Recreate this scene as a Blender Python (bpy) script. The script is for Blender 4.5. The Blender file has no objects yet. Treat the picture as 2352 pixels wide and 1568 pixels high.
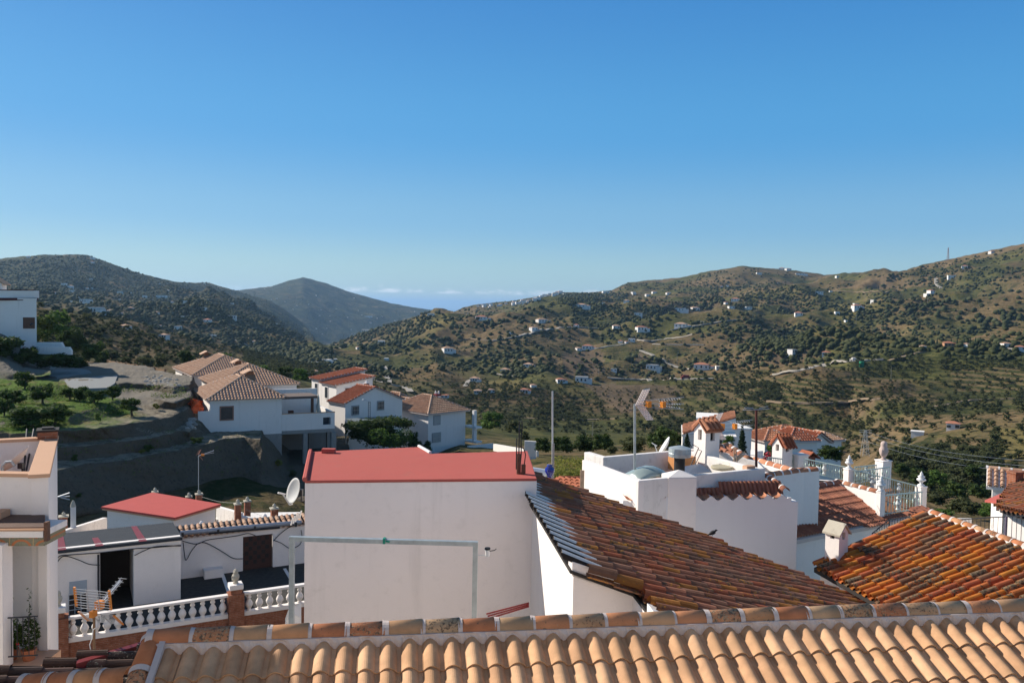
import bpy, bmesh, math, random
import numpy as np
from mathutils import Vector, Matrix, noise as mnoise
from mathutils.bvhtree import BVHTree
random.seed(7); np.random.seed(7)
R = math.radians
SC = bpy.context.scene
COL = SC.collection
# ---------------- camera ----------------
F = 1900.0; CXY = (1176.0, 784.0)            # focal length and centre in photo pixels (2352 wide)
PITCH = math.atan(83/1900); ROLL = 0.018
_f = Vector((0, math.cos(PITCH), -math.sin(PITCH)))
_u0 = Vector((0, math.sin(PITCH), math.cos(PITCH))); _r0 = Vector((1, 0, 0))
_r = _r0*math.cos(ROLL) + _u0*math.sin(ROLL)
_u = _u0*math.cos(ROLL) - _r0*math.sin(ROLL)
cam_d = bpy.data.cameras.new('camera'); cam = bpy.data.objects.new('camera', cam_d); COL.objects.link(cam)
cam_d.sensor_width = 36; cam_d.lens = 36*F/2352; cam_d.clip_start = 0.1; cam_d.clip_end = 80000
m = Matrix((_r, _u, -_f)).transposed().to_4x4(); cam.matrix_world = m
SC.camera = cam
# ---------------- light ----------------
SUN_AZ = R(66)      # to the left of the view direction
SUN_EL = R(32)
sdir = Vector((-math.sin(SUN_AZ)*math.cos(SUN_EL), math.cos(SUN_AZ)*math.cos(SUN_EL), math.sin(SUN_EL)))
sl = bpy.data.lights.new('sun', 'SUN'); sl.energy = 5.0; sl.angle = R(0.53); sl.color = (1, 0.93, 0.82)
so = bpy.data.objects.new('sun', sl); COL.objects.link(so); so.rotation_euler = (-sdir).to_track_quat('-Z', 'Y').to_euler()
W = bpy.data.worlds.new('World'); SC.world = W; W.use_nodes = True
wn = W.node_tree; wn.nodes.clear()
def wnode(t, **k):
    n = wn.nodes.new(t)
    for a, b in k.items(): setattr(n, a, b)
    return n
wo = wnode('ShaderNodeOutputWorld'); bg = wnode('ShaderNodeBackground'); sky = wnode('ShaderNodeTexSky')
sky.sky_type = 'NISHITA'; sky.sun_disc = False; sky.sun_elevation = SUN_EL; sky.sun_rotation = -SUN_AZ
sky.altitude = 300; sky.air_density = 1.0; sky.dust_density = 0.25; sky.ozone_density = 2.2
bg.inputs['Strength'].default_value = 0.125
# distant cumulus band over the sea, part of the sky
tc = wnode('ShaderNodeTexCoord'); sep = wnode('ShaderNodeSeparateXYZ'); wn.links.new(tc.outputs['Generated'], sep.inputs[0])
mp = wnode('ShaderNodeMapping'); mp.inputs['Scale'].default_value = (46, 46, 130); wn.links.new(tc.outputs['Generated'], mp.inputs[0])
nz = wnode('ShaderNodeTexNoise'); nz.inputs['Scale'].default_value = 1.0; nz.inputs['Detail'].default_value = 6; nz.inputs['Roughness'].default_value = 0.55
wn.links.new(mp.outputs[0], nz.inputs['Vector'])
def wmath(op, a, b=None, c=None):
    n = wnode('ShaderNodeMath', operation=op)
    for i, v in enumerate((a, b, c)):
        if v is None: continue
        if isinstance(v, (int, float)): n.inputs[i].default_value = v
        else: wn.links.new(v, n.inputs[i])
    return n.outputs[0]
def wramp(v, a, b, c=0.0, d=1.0):
    n = wnode('ShaderNodeMapRange'); n.interpolation_type = 'SMOOTHSTEP'; wn.links.new(v, n.inputs[0])
    for i, q in enumerate((a, b, c, d)): n.inputs[i+1].default_value = q
    return n.outputs[0]
up = wmath('MULTIPLY', wramp(sep.outputs[2], 0.0115, 0.0145), wramp(sep.outputs[2], 0.014, 0.026, 1, 0))
thr = wramp(sep.outputs[2], 0.0125, 0.023, 0.40, 0.62)
cl = wmath('MULTIPLY', up, wmath('MULTIPLY', wmath('SUBTRACT', nz.outputs['Fac'], thr), 3.5))
cl = wmath('MINIMUM', wmath('MAXIMUM', cl, 0.0), 0.6)
cl = wmath('MULTIPLY', cl, wmath('MULTIPLY', wramp(sep.outputs[0], -0.42, -0.2), wramp(sep.outputs[0], 0.1, 0.3, 1, 0)))
mx = wnode('ShaderNodeMixRGB'); mx.inputs[2].default_value = (6.6, 6.6, 6.9, 1)
hs = wnode('ShaderNodeMixRGB'); hs.inputs[0].default_value = 0.82; wn.links.new(sky.outputs[0], hs.inputs[1])
cr_ = wnode('ShaderNodeValToRGB'); wn.links.new(wramp(sep.outputs[2], -0.02, 1.0), cr_.inputs[0]); cr_.color_ramp.interpolation = 'EASE'
wn.links.new(wmath('POWER', wmath('MAXIMUM', sep.outputs[2], 0.0), 0.5), cr_.inputs[0])
while len(cr_.color_ramp.elements) < 6: cr_.color_ramp.elements.new(0.5)
for e_, (p_, c_) in zip(cr_.color_ramp.elements, ((0.0, (.35, .54, .62)), (0.20, (.285, .525, .645)), (0.32, (.15, .42, .70)), (0.45, (.045, .335, .72)), (0.63, (.015, .225, .625)), (0.80, (.07, .15, .30)))): e_.position = p_; e_.color = c_+(1,)
vm_ = wnode('ShaderNodeVectorMath', operation='SCALE'); wn.links.new(cr_.outputs[0], vm_.inputs[0]); vm_.inputs['Scale'].default_value = 5.6; wn.links.new(vm_.outputs[0], hs.inputs[2])
wn.links.new(cl, mx.inputs[0]); wn.links.new(hs.outputs[0], mx.inputs[1])
wn.links.new(mx.outputs[0], bg.inputs[0]); wn.links.new(bg.outputs[0], wo.inputs[0])
SC.view_settings.view_transform = 'Standard'; SC.view_settings.look = 'None'; SC.view_settings.gamma = 1; SC.view_settings.exposure = 0.45
SC.cycles.volume_bounces = 0; SC.cycles.max_bounces = 8; SC.cycles.use_denoising = True

# ---------------- pixel to point ----------------
def ray(px, py): return _f + _r*((px-CXY[0])/F) + _u*((CXY[1]-py)/F)
def at(px, py, D):
    v = ray(px, py); return v*(D/v.y)
def atz(px, py, z):
    v = ray(px, py); return v*(z/v.z)
def atx(px, py, X):
    v = ray(px, py); return v*(X/v.x)
def onpl(px, py, p0, n):
    v = ray(px, py); return v*(p0.dot(n)/v.dot(n))

# ---------------- materials ----------------
MATS = {}
class NT:
    def __init__(s, name):
        s.m = bpy.data.materials.new(name); s.m.use_nodes = True; s.t = s.m.node_tree
        s.b = s.t.nodes['Principled BSDF']; s.o = s.t.nodes['Material Output']; s.tc = s.n('ShaderNodeTexCoord'); s.g = s.n('ShaderNodeNewGeometry')
        s.b.inputs['Specular IOR Level'].default_value = 0.3
    def n(s, t, **k):
        q = s.t.nodes.new(t)
        for a, b in k.items(): setattr(q, a, b)
        return q
    def put(s, sock, v):
        if isinstance(v, (int, float)): sock.default_value = v
        elif isinstance(v, tuple): sock.default_value = v if len(v) == len(sock.default_value) else v + (1,)
        else: s.t.links.new(v, sock)
    def noise(s, scale, detail=4, rough=0.55, vec=None, dist=0, out='Fac'):
        q = s.n('ShaderNodeTexNoise'); q.inputs['Scale'].default_value = scale; q.inputs['Detail'].default_value = detail
        q.inputs['Roughness'].default_value = rough; q.inputs['Distortion'].default_value = dist
        s.t.links.new(vec or s.g.outputs['Position'], q.inputs['Vector']); return q.outputs[out]
    def vmap(s, sc=(1, 1, 1), rot=(0, 0, 0), vec=None):
        q = s.n('ShaderNodeMapping'); q.inputs['Scale'].default_value = sc; q.inputs['Rotation'].default_value = rot
        s.t.links.new(vec or s.g.outputs['Position'], q.inputs[0]); return q.outputs[0]
    def ramp(s, v, a, b, c=0.0, d=1.0, sm=True):
        q = s.n('ShaderNodeMapRange'); q.interpolation_type = 'SMOOTHSTEP' if sm else 'LINEAR'
        s.put(q.inputs[0], v)
        for i, w in enumerate((a, b, c, d)): s.put(q.inputs[i+1], w)
        return q.outputs[0]
    def math(s, op, a, b=0.0):
        q = s.n('ShaderNodeMath', operation=op); s.put(q.inputs[0], a); s.put(q.inputs[1], b); return q.outputs[0]
    def mix(s, f, a, b, mode='MIX'):
        q = s.n('ShaderNodeMixRGB', blend_type=mode); s.put(q.inputs[0], f); s.put(q.inputs[1], a); s.put(q.inputs[2], b); return q.outputs[0]
    def cramp(s, v, stops, interp='LINEAR'):
        q = s.n('ShaderNodeValToRGB'); q.color_ramp.interpolation = interp
        el = q.color_ramp.elements
        while len(el) < len(stops): el.new(0.5)
        for e, (p, c) in zip(el, stops): e.position = p; e.color = c + (1,)
        s.put(q.inputs[0], v); return q.outputs[0]
    def bump(s, h, strength=0.3, dist=0.02):
        q = s.n('ShaderNodeBump'); q.inputs['Strength'].default_value = strength; q.inputs['Distance'].default_value = dist
        s.t.links.new(h, q.inputs['Height']); s.t.links.new(q.outputs[0], s.b.inputs['Normal'])
    def done(s, col, rough=0.9, metal=0.0, spec=None):
        s.put(s.b.inputs['Base Color'], col); s.put(s.b.inputs['Roughness'], rough); s.put(s.b.inputs['Metallic'], metal)
        if spec is not None: s.b.inputs['Specular IOR Level'].default_value = spec
        return s.m
def simple(name, c, rough=0.6, metal=0.0, var=0.12, scale=3.0, bump=0.0, spec=0.3):
    if name in MATS: return MATS[name]
    t = NT(name); n = t.noise(scale, 5)
    col = t.mix(n, tuple(x*(1-var*1.6) for x in c), tuple(min(1, x*(1+var)) for x in c))
    if bump: t.bump(t.noise(scale*12, 4), bump, 0.01)
    MATS[name] = t.done(col, rough, metal, spec); return MATS[name]
def stucco(name, c, dirt=0.15, bump=0.25, streak=0.0, dc=(0.33, 0.29, 0.24)):
    if name in MATS: return MATS[name]
    t = NT(name)
    big = t.noise(0.7, 5, 0.6); mid = t.noise(4.5, 5, 0.65)
    col = t.mix(big, tuple(x*(1-0.09) for x in c), c)
    d = t.math('MULTIPLY', t.ramp(mid, 0.52, 0.8), dirt)
    col = t.mix(d, col, dc)
    if streak:
        st = t.noise(1.0, 5, 0.6, t.vmap((3.2, 3.2, 0.22)))
        col = t.mix(t.math('MULTIPLY', t.math('MULTIPLY', t.ramp(st, 0.52, 0.75), t.ramp(big, 0.35, 0.65)), streak), col, dc)
    h = t.math('ADD', t.noise(28, 4, 0.6), t.math('MULTIPLY', t.noise(2.2, 3), 2.5))
    t.bump(h, bump, 0.012)
    MATS[name] = t.done(col, 0.92, 0, 0.15); return MATS[name]
WHITE = stucco('white_stucco', (0.87, 0.80, 0.75), 0.10, 0.3, 0.12)
WHITE_DIRTY = stucco('weathered_white_stucco', (0.82, 0.765, 0.715), 0.5, 0.35, 0.8)
WHITE_FAR = stucco('distant_white_wash', (0.83, 0.78, 0.73), 0.12, 0.1, 0.2)
WARMWHITE = stucco('smooth_white_plaster', (0.90, 0.815, 0.775), 0.16, 0.2, 0.22)
CEMENT = stucco('grey_cement', (0.30, 0.29, 0.27), 0.4, 0.5, 0.4, (0.14, 0.13, 0.12))
REDPAINT = stucco('red_membrane', (0.46, 0.11, 0.088), 0.55, 0.4, 0.3, (0.36, 0.13, 0.10))
COPING = stucco('salmon_coping', (0.60, 0.36, 0.23), 0.15, 0.2, 0, (0.4, 0.22, 0.14))
def brick(name, c1, c2, mc, sx=1.0):
    t = NT(name); uv = t.tc.outputs['UV']
    q = t.n('ShaderNodeTexBrick'); t.t.links.new(uv, q.inputs['Vector'])
    q.inputs['Scale'].default_value = 1.0; q.inputs['Brick Width'].default_value = 0.26; q.inputs['Row Height'].default_value = 0.068
    q.inputs['Mortar Size'].default_value = 0.008; q.inputs['Color1'].default_value = c1+(1,); q.inputs['Color2'].default_value = c2+(1,); q.inputs['Mortar'].default_value = mc+(1,)
    q.inputs['Mortar Smooth'].default_value = 0.2
    col = t.mix(t.ramp(t.noise(6, 5), 0.35, 0.75), q.outputs['Color'], tuple(x*0.62 for x in c1))
    t.bump(t.math('SUBTRACT', 1.0, q.outputs['Fac']), 0.6, 0.01)
    MATS[name] = t.done(col, 0.9, 0, 0.15); return MATS[name]
BRICK = brick('red_brick', (0.36, 0.13, 0.07), (0.29, 0.10, 0.055), (0.34, 0.22, 0.16))
def tilemat(name, cols, lichen=0.0, lich_c=((0.09, 0.075, 0.055), (0.42, 0.36, 0.26)), sc=14, rough=0.8):
    """fired clay: each loose tile its own tone, optional lichen spots"""
    t = NT(name); ri = t.g.outputs['Random Per Island']
    n = len(cols); col = t.cramp(ri, [((i+0.0)/n, c) for i, c in enumerate(cols)], 'CONSTANT')
    off = t.n('ShaderNodeVectorMath', operation='ADD'); t.t.links.new(t.g.outputs['Position'], off.inputs[0])
    k = t.n('ShaderNodeCombineXYZ'); t.put(k.inputs[0], t.math('MULTIPLY', ri, 37.0)); t.put(k.inputs[1], t.math('MULTIPLY', ri, 91.0)); t.t.links.new(k.outputs[0], off.inputs[1])
    v = off.outputs[0]
    big = t.noise(3.0, 5, 0.6, v); col = t.mix(t.ramp(big, 0.3, 0.75), t.mix(0.35, col, (0.0, 0.0, 0.0), 'MIX'), col)
    ri2 = t.math('FRACT', t.math('MULTIPLY', ri, 17.31))
    if lichen > 0:
        amt = t.math('MULTIPLY', ri2, lichen)
        sp = t.noise(sc, 7, 0.7, v)
        e0 = t.math('SUBTRACT', 0.72, t.math('MULTIPLY', amt, 0.30))
        m1 = t.ramp(sp, e0, t.math('ADD', e0, 0.06))
        col = t.mix(m1, col, lich_c[0])
        m2 = t.ramp(t.noise(sc*1.7, 6, 0.7, v), t.math('ADD', e0, 0.02), t.math('ADD', e0, 0.07))
        col = t.mix(t.math('MULTIPLY', m2, 0.85), col, lich_c[1])
    t.bump(t.noise(60, 5, 0.65), 0.25, 0.006)
    MATS[name] = t.done(col, rough, 0, 0.2); return MATS[name]
T_NEW = tilemat('tan_clay', [(0.70, 0.405, 0.225), (0.67, 0.385, 0.21), (0.73, 0.44, 0.25), (0.69, 0.395, 0.21), (0.64, 0.36, 0.195)], 0.0)
T_RIDGE = tilemat('ridge_clay', [(0.64, 0.27, 0.125), (0.64, 0.36, 0.19), (0.58, 0.22, 0.10), (0.66, 0.32, 0.15), (0.62, 0.38, 0.21)], 0.8, ((0.13, 0.09, 0.06), (0.42, 0.30, 0.18)), 26)
T_OLD = tilemat('old_clay', [(0.36, 0.125, 0.06), (0.30, 0.14, 0.08), (0.42, 0.12, 0.055), (0.24, 0.12, 0.07), (0.44, 0.17, 0.04), (0.36, 0.17, 0.10), (0.40, 0.16, 0.09), (0.28, 0.11, 0.06), (0.33, 0.13, 0.07)], 0.75, ((0.11, 0.07, 0.045), (0.50, 0.21, 0.03)), 7)
T_ORANGE = tilemat('lichened_orange_clay', [(0.55, 0.19, 0.035), (0.50, 0.15, 0.045), (0.57, 0.21, 0.035), (0.46, 0.12, 0.05), (0.54, 0.16, 0.045), (0.26, 0.13, 0.07), (0.57, 0.175, 0.03)], 0.95, ((0.075, 0.055, 0.035), (0.24, 0.17, 0.10)), 9)
T_BROWN = tilemat('brown_red_clay', [(0.40, 0.16, 0.095), (0.37, 0.145, 0.09), (0.42, 0.175, 0.105), (0.35, 0.14, 0.09)], 0.35)
T_TANFAR = tilemat('buff_clay', [(0.54, 0.33, 0.215), (0.51, 0.305, 0.20), (0.56, 0.35, 0.23), (0.48, 0.28, 0.18)], 0.2)
T_RED = tilemat('red_clay', [(0.42, 0.13, 0.065), (0.39, 0.12, 0.06), (0.45, 0.145, 0.075)], 0.15)
T_SALMON = tilemat('salmon_clay', [(0.52, 0.22, 0.12), (0.49, 0.20, 0.11), (0.55, 0.25, 0.14)], 0.15)
MORTAR = stucco('lime_mortar', (0.62, 0.52, 0.47), 0.25, 0.35, 0.1)
GALV = simple('galvanised_steel', (0.42, 0.46, 0.46), 0.45, 0.35, 0.25, 9)
DKMETAL = simple('dark_metal', (0.045, 0.045, 0.05), 0.5, 0.4)
GREENMETAL = simple('green_painted_iron', (0.40, 0.50, 0.46), 0.45, 0.1)
ALU = simple('aluminium', (0.55, 0.56, 0.58), 0.35, 0.6)
ORANGEP = simple('orange_plastic', (0.72, 0.24, 0.03), 0.45)
WHITEP = simple('white_plastic', (0.72, 0.71, 0.69), 0.5)
BLACKR = simple('black_rubber', (0.02, 0.02, 0.022), 0.6)
DARKIN = simple('dark_interior', (0.035, 0.03, 0.028), 0.9)
GLASSD = simple('dark_window_glass', (0.05, 0.06, 0.07), 0.15, 0, 0.3, 2, 0, 0.6)
BROWNW = simple('brown_wood', (0.14, 0.07, 0.045), 0.7, 0, 0.3, 12)
PALEW = simple('pale_timber', (0.48, 0.33, 0.22), 0.8, 0, 0.25, 10)
FENCEW = simple('fence_timber', (0.40, 0.24, 0.13), 0.8, 0, 0.25, 6)
STONE = stucco('cast_stone', (0.50, 0.45, 0.36), 0.5, 0.5, 0.2, (0.15, 0.13, 0.1))
REDPL = simple('red_paint', (0.19, 0.02, 0.02), 0.5)
TERRA = simple('terracotta', (0.38, 0.13, 0.06), 0.8)
BLUEG = simple('blue_glaze', (0.01, 0.02, 0.25), 0.12, 0, 0.1, 3, 0, 0.8)
FELT = stucco('black_felt', (0.045, 0.05, 0.058), 0.5, 0.6, 0, (0.09, 0.09, 0.09))
ORNET = simple('orange_net', (0.75, 0.13, 0.04), 0.6)
TRUNK = simple('bark', (0.10, 0.075, 0.055), 0.9, 0, 0.4, 8, 0.3)
def leafmat(name, a, b, c):
    t = NT(name); ri = t.g.outputs['Random Per Island']
    col = t.cramp(ri, [(0.0, a), (0.5, b), (1.0, c)])
    oi = t.n('ShaderNodeObjectInfo'); col = t.mix(t.math('MULTIPLY', oi.outputs['Random'], 0.35), col, tuple(x*0.6 for x in b))
    m = t.done(col, 0.75, 0, 0.15)
    tr = t.n('ShaderNodeBsdfTranslucent'); t.t.links.new(col, tr.inputs[0]); ms = t.n('ShaderNodeMixShader'); ms.inputs[0].default_value = 0.38
    t.t.links.new(t.b.outputs[0], ms.inputs[1]); t.t.links.new(tr.outputs[0], ms.inputs[2]); t.t.links.new(ms.outputs[0], t.o.inputs['Surface'])
    MATS[name] = m; return m
L_OLIVE = leafmat('olive_leaf', (0.050, 0.058, 0.022), (0.078, 0.088, 0.034), (0.125, 0.135, 0.058))
L_DARK = leafmat('dark_green_leaf', (0.028, 0.048, 0.012), (0.045, 0.072, 0.018), (0.08, 0.115, 0.03))
L_GREEN = leafmat('bright_green_leaf', (0.05, 0.10, 0.02), (0.085, 0.15, 0.03), (0.13, 0.20, 0.045))
L_PINE = leafmat('conifer_leaf', (0.022, 0.040, 0.022), (0.035, 0.058, 0.030), (0.05, 0.08, 0.04))
L_YELLOW = leafmat('yellow_green_leaf', (0.12, 0.14, 0.03), (0.19, 0.20, 0.04), (0.27, 0.25, 0.05))

# ---------------- mesh building ----------------
class MB:
    """collects faces; build() links ONE mesh object"""
    def __init__(s): s.v = []; s.f = []; s.mi = []; s.uv = []; s.smooth = False
    def add(s, vs, fs, mi=0):
        o = len(s.v); s.v += [tuple(v) for v in vs]; s.f += [tuple(i+o for i in f) for f in fs]; s.mi += [mi]*len(fs)
    def quad(s, a, b, c, d, mi=0): s.add([a, b, c, d], [(0, 1, 2, 3)], mi)
    def prism(s, pts, z0, z1, mi=0):
        n = len(pts); a = [(p[0], p[1], z0) for p in pts]; b = [(p[0], p[1], z1) for p in pts]
        s.add(a+b, [tuple(range(n-1, -1, -1)), tuple(range(n, 2*n))] + [(i, (i+1) % n, n+(i+1) % n, n+i) for i in range(n)], mi)
    def slab(s, pts, dn, mi=0):
        """solid below a 3D polygon, thickness vector dn"""
        n = len(pts); a = [Vector(p) for p in pts]; b = [p+Vector(dn) for p in a]
        s.add(a+b, [tuple(range(n)), tuple(range(2*n-1, n-1, -1))] + [(i, n+i, n+(i+1) % n, (i+1) % n) for i in range(n)], mi)
    def box(s, o, x, y, z, mi=0):
        """corner o with edge vectors x y z"""
        o, x, y, z = map(Vector, (o, x, y, z)); P = [o, o+x, o+x+y, o+y]; P += [p+z for p in P]
        s.add(P, [(0, 3, 2, 1), (4, 5, 6, 7), (0, 1, 5, 4), (1, 2, 6, 5), (2, 3, 7, 6), (3, 0, 4, 7)], mi)
    def cbox(s, c, sx, sy, sz, rz=0, mi=0):
        X = Vector((math.cos(rz), math.sin(rz), 0)); Y = Vector((-math.sin(rz), math.cos(rz), 0)); c = Vector(c)
        s.box(c-X*sx/2-Y*sy/2, X*sx, Y*sy, Vector((0, 0, sz)), mi)
    def tube(s, pts, r, n=8, mi=0, r1=None, cap=True):
        pts = [Vector(p) for p in pts]; o = len(s.v); k = len(pts)
        prev = None
        for i, p in enumerate(pts):
            t = (pts[min(i+1, k-1)]-pts[max(i-1, 0)]).normalized()
            a = prev - t*prev.dot(t) if prev is not None else (Vector((0, 0, 1)).cross(t) if abs(t.z) < 0.9 else Vector((1, 0, 0)).cross(t))
            if a.length < 1e-5: a = t.orthogonal()
            a.normalize(); prev = a; b = t.cross(a); rr = r if r1 is None else r+(r1-r)*i/(k-1)
            for j in range(n):
                th = 2*math.pi*j/n; s.v.append(tuple(p+a*math.cos(th)*rr+b*math.sin(th)*rr))
        for i in range(k-1):
            for j in range(n):
                s.f.append((o+i*n+j, o+i*n+(j+1) % n, o+(i+1)*n+(j+1) % n, o+(i+1)*n+j)); s.mi.append(mi)
        if cap:
            s.f.append(tuple(o+j for j in range(n-1, -1, -1))); s.f.append(tuple(o+(k-1)*n+j for j in range(n))); s.mi += [mi, mi]
    def lathe(s, c, prof, n=12, mi=0, sc=1.0):
        c = Vector(c); o = len(s.v); k = len(prof)
        for (r, h) in prof:
            for j in range(n):
                th = 2*math.pi*j/n; s.v.append((c.x+r*sc*math.cos(th), c.y+r*sc*math.sin(th), c.z+h*sc))
        for i in range(k-1):
            for j in range(n):
                s.f.append((o+i*n+j, o+i*n+(j+1) % n, o+(i+1)*n+(j+1) % n, o+(i+1)*n+j)); s.mi.append(mi)
        s.f.append(tuple(o+j for j in range(n-1, -1, -1))); s.f.append(tuple(o+(k-1)*n+j for j in range(n))); s.mi += [mi, mi]
    def blob(s, c, rx, ry, rz, n=8, k=6, mi=0, jit=0.12, seed=0):
        rnd = random.Random(seed); c = Vector(c); o = len(s.v)
        s.v.append(tuple(c+Vector((0, 0, -rz))))
        for i in range(1, k):
            ph = math.pi*i/k
            for j in range(n):
                th = 2*math.pi*j/n; q = 1+rnd.uniform(-jit, jit)
                s.v.append((c.x+rx*q*math.sin(ph)*math.cos(th), c.y+ry*q*math.sin(ph)*math.sin(th), c.z-rz*q*math.cos(ph)))
        s.v.append(tuple(c+Vector((0, 0, rz)))); e = len(s.v)-1
        for j in range(n): s.f.append((o, o+1+(j+1) % n, o+1+j)); s.mi.append(mi)
        for i in range(k-2):
            for j in range(n): s.f.append((o+1+i*n+j, o+1+i*n+(j+1) % n, o+1+(i+1)*n+(j+1) % n, o+1+(i+1)*n+j)); s.mi.append(mi)
        for j in range(n): s.f.append((e, o+1+(k-2)*n+j, o+1+(k-2)*n+(j+1) % n)); s.mi.append(mi)
    def mesh(s, name, mats, smooth=False):
        me = bpy.data.meshes.new(name); me.from_pydata(s.v, [], s.f)
        if not isinstance(mats, (list, tuple)): mats = [mats]
        for q in mats: me.materials.append(q)
        if len(mats) > 1: me.polygons.foreach_set('material_index', s.mi)
        if smooth: me.polygons.foreach_set('use_smooth', [True]*len(s.f))
        me.update(); return me
    def build(s, name, mats, parent=None, smooth=False, uv=False, bevel=0):
        me = s.mesh(name, mats, smooth)
        if uv: boxuv(me)
        o = bpy.data.objects.new(name, me); COL.objects.link(o)
        if bevel:
            bv = o.modifiers.new('bevel', 'BEVEL'); bv.width = bevel; bv.segments = 2; bv.limit_method = 'ANGLE'; bv.angle_limit = R(40)
        if parent is not None:
            o.parent = parent; o.matrix_parent_inverse = Matrix.Translation(-parent.location)
        return o
def boxuv(me):
    uv = me.uv_layers.new(name='UVMap'); 
    for p in me.polygons:
        n = p.normal
        if abs(n.z) > 0.7: a, b = Vector((1, 0, 0)), Vector((0, 1, 0))
        else: a = Vector((-n.y, n.x, 0)).normalized(); b = Vector((0, 0, 1))
        for li in p.loop_indices:
            c = me.vertices[me.loops[li].vertex_index].co; uv.data[li].uv = (c.dot(a), c.dot(b))
def tag(o, label=None, cat=None, group=None, kind=None):
    if label: o['label'] = label
    if cat: o['category'] = cat
    if group: o['group'] = group
    if kind: o['kind'] = kind
    return o
def thing(name, label, cat, loc=(0, 0, 0), group=None):
    o = bpy.data.objects.new(name, None); COL.objects.link(o); o.location = loc; o.empty_display_size = 0.2
    return tag(o, label, cat, group)
def copy_tree(o, loc=None, rz=None, sc=None, label=None, parent=None):
    c = o.copy(); COL.objects.link(c)
    if parent is not None: c.parent = parent
    for ch in o.children: copy_tree(ch, parent=c)
    if loc is not None: c.location = loc
    if rz is not None: c.rotation_euler.z = rz
    if sc is not None: c.scale = sc if isinstance(sc, (tuple, list)) else (sc, sc, sc)
    if label: c['label'] = label
    return c
def instmesh(name, me, parent):
    o = bpy.data.objects.new(name, me); COL.objects.link(o); o.parent = parent; return o
# ================= terrain =================
def vnoise(x, y, seed=0):
    xi = np.floor(x).astype(np.int64); yi = np.floor(y).astype(np.int64); xf = x-xi; yf = y-yi
    def h(a, b):
        n = (a*374761393 + b*668265263 + seed*1442695041) & 0xffffffff
        n = ((n ^ (n >> 13))*1274126177) & 0xffffffff
        return ((n ^ (n >> 16)) & 0xffff)/65535.0
    u = xf*xf*xf*(xf*(xf*6-15)+10); v = yf*yf*yf*(yf*(yf*6-15)+10)
    return (h(xi, yi)*(1-u)+h(xi+1, yi)*u)*(1-v)+(h(xi, yi+1)*(1-u)+h(xi+1, yi+1)*u)*v
def fbm(x, y, o=4, seed=0, gain=0.5):
    a = 1.0; s = 0; t = 0
    for i in range(o):
        s = s+a*(vnoise(x, y, seed+i)*2-1); t += a; a *= gain; x = x*2.03+17.1; y = y*2.03-9.7
    return s/t
def ridged(x, y, o=4, seed=0):
    a = 1.0; s = 0; t = 0
    for i in range(o):
        s = s+a*(1-np.abs(vnoise(x, y, seed+i)*2-1)*2); t += a; a *= 0.5; x = x*2.1+3.3; y = y*2.1-7.7
    return s/t
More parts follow.
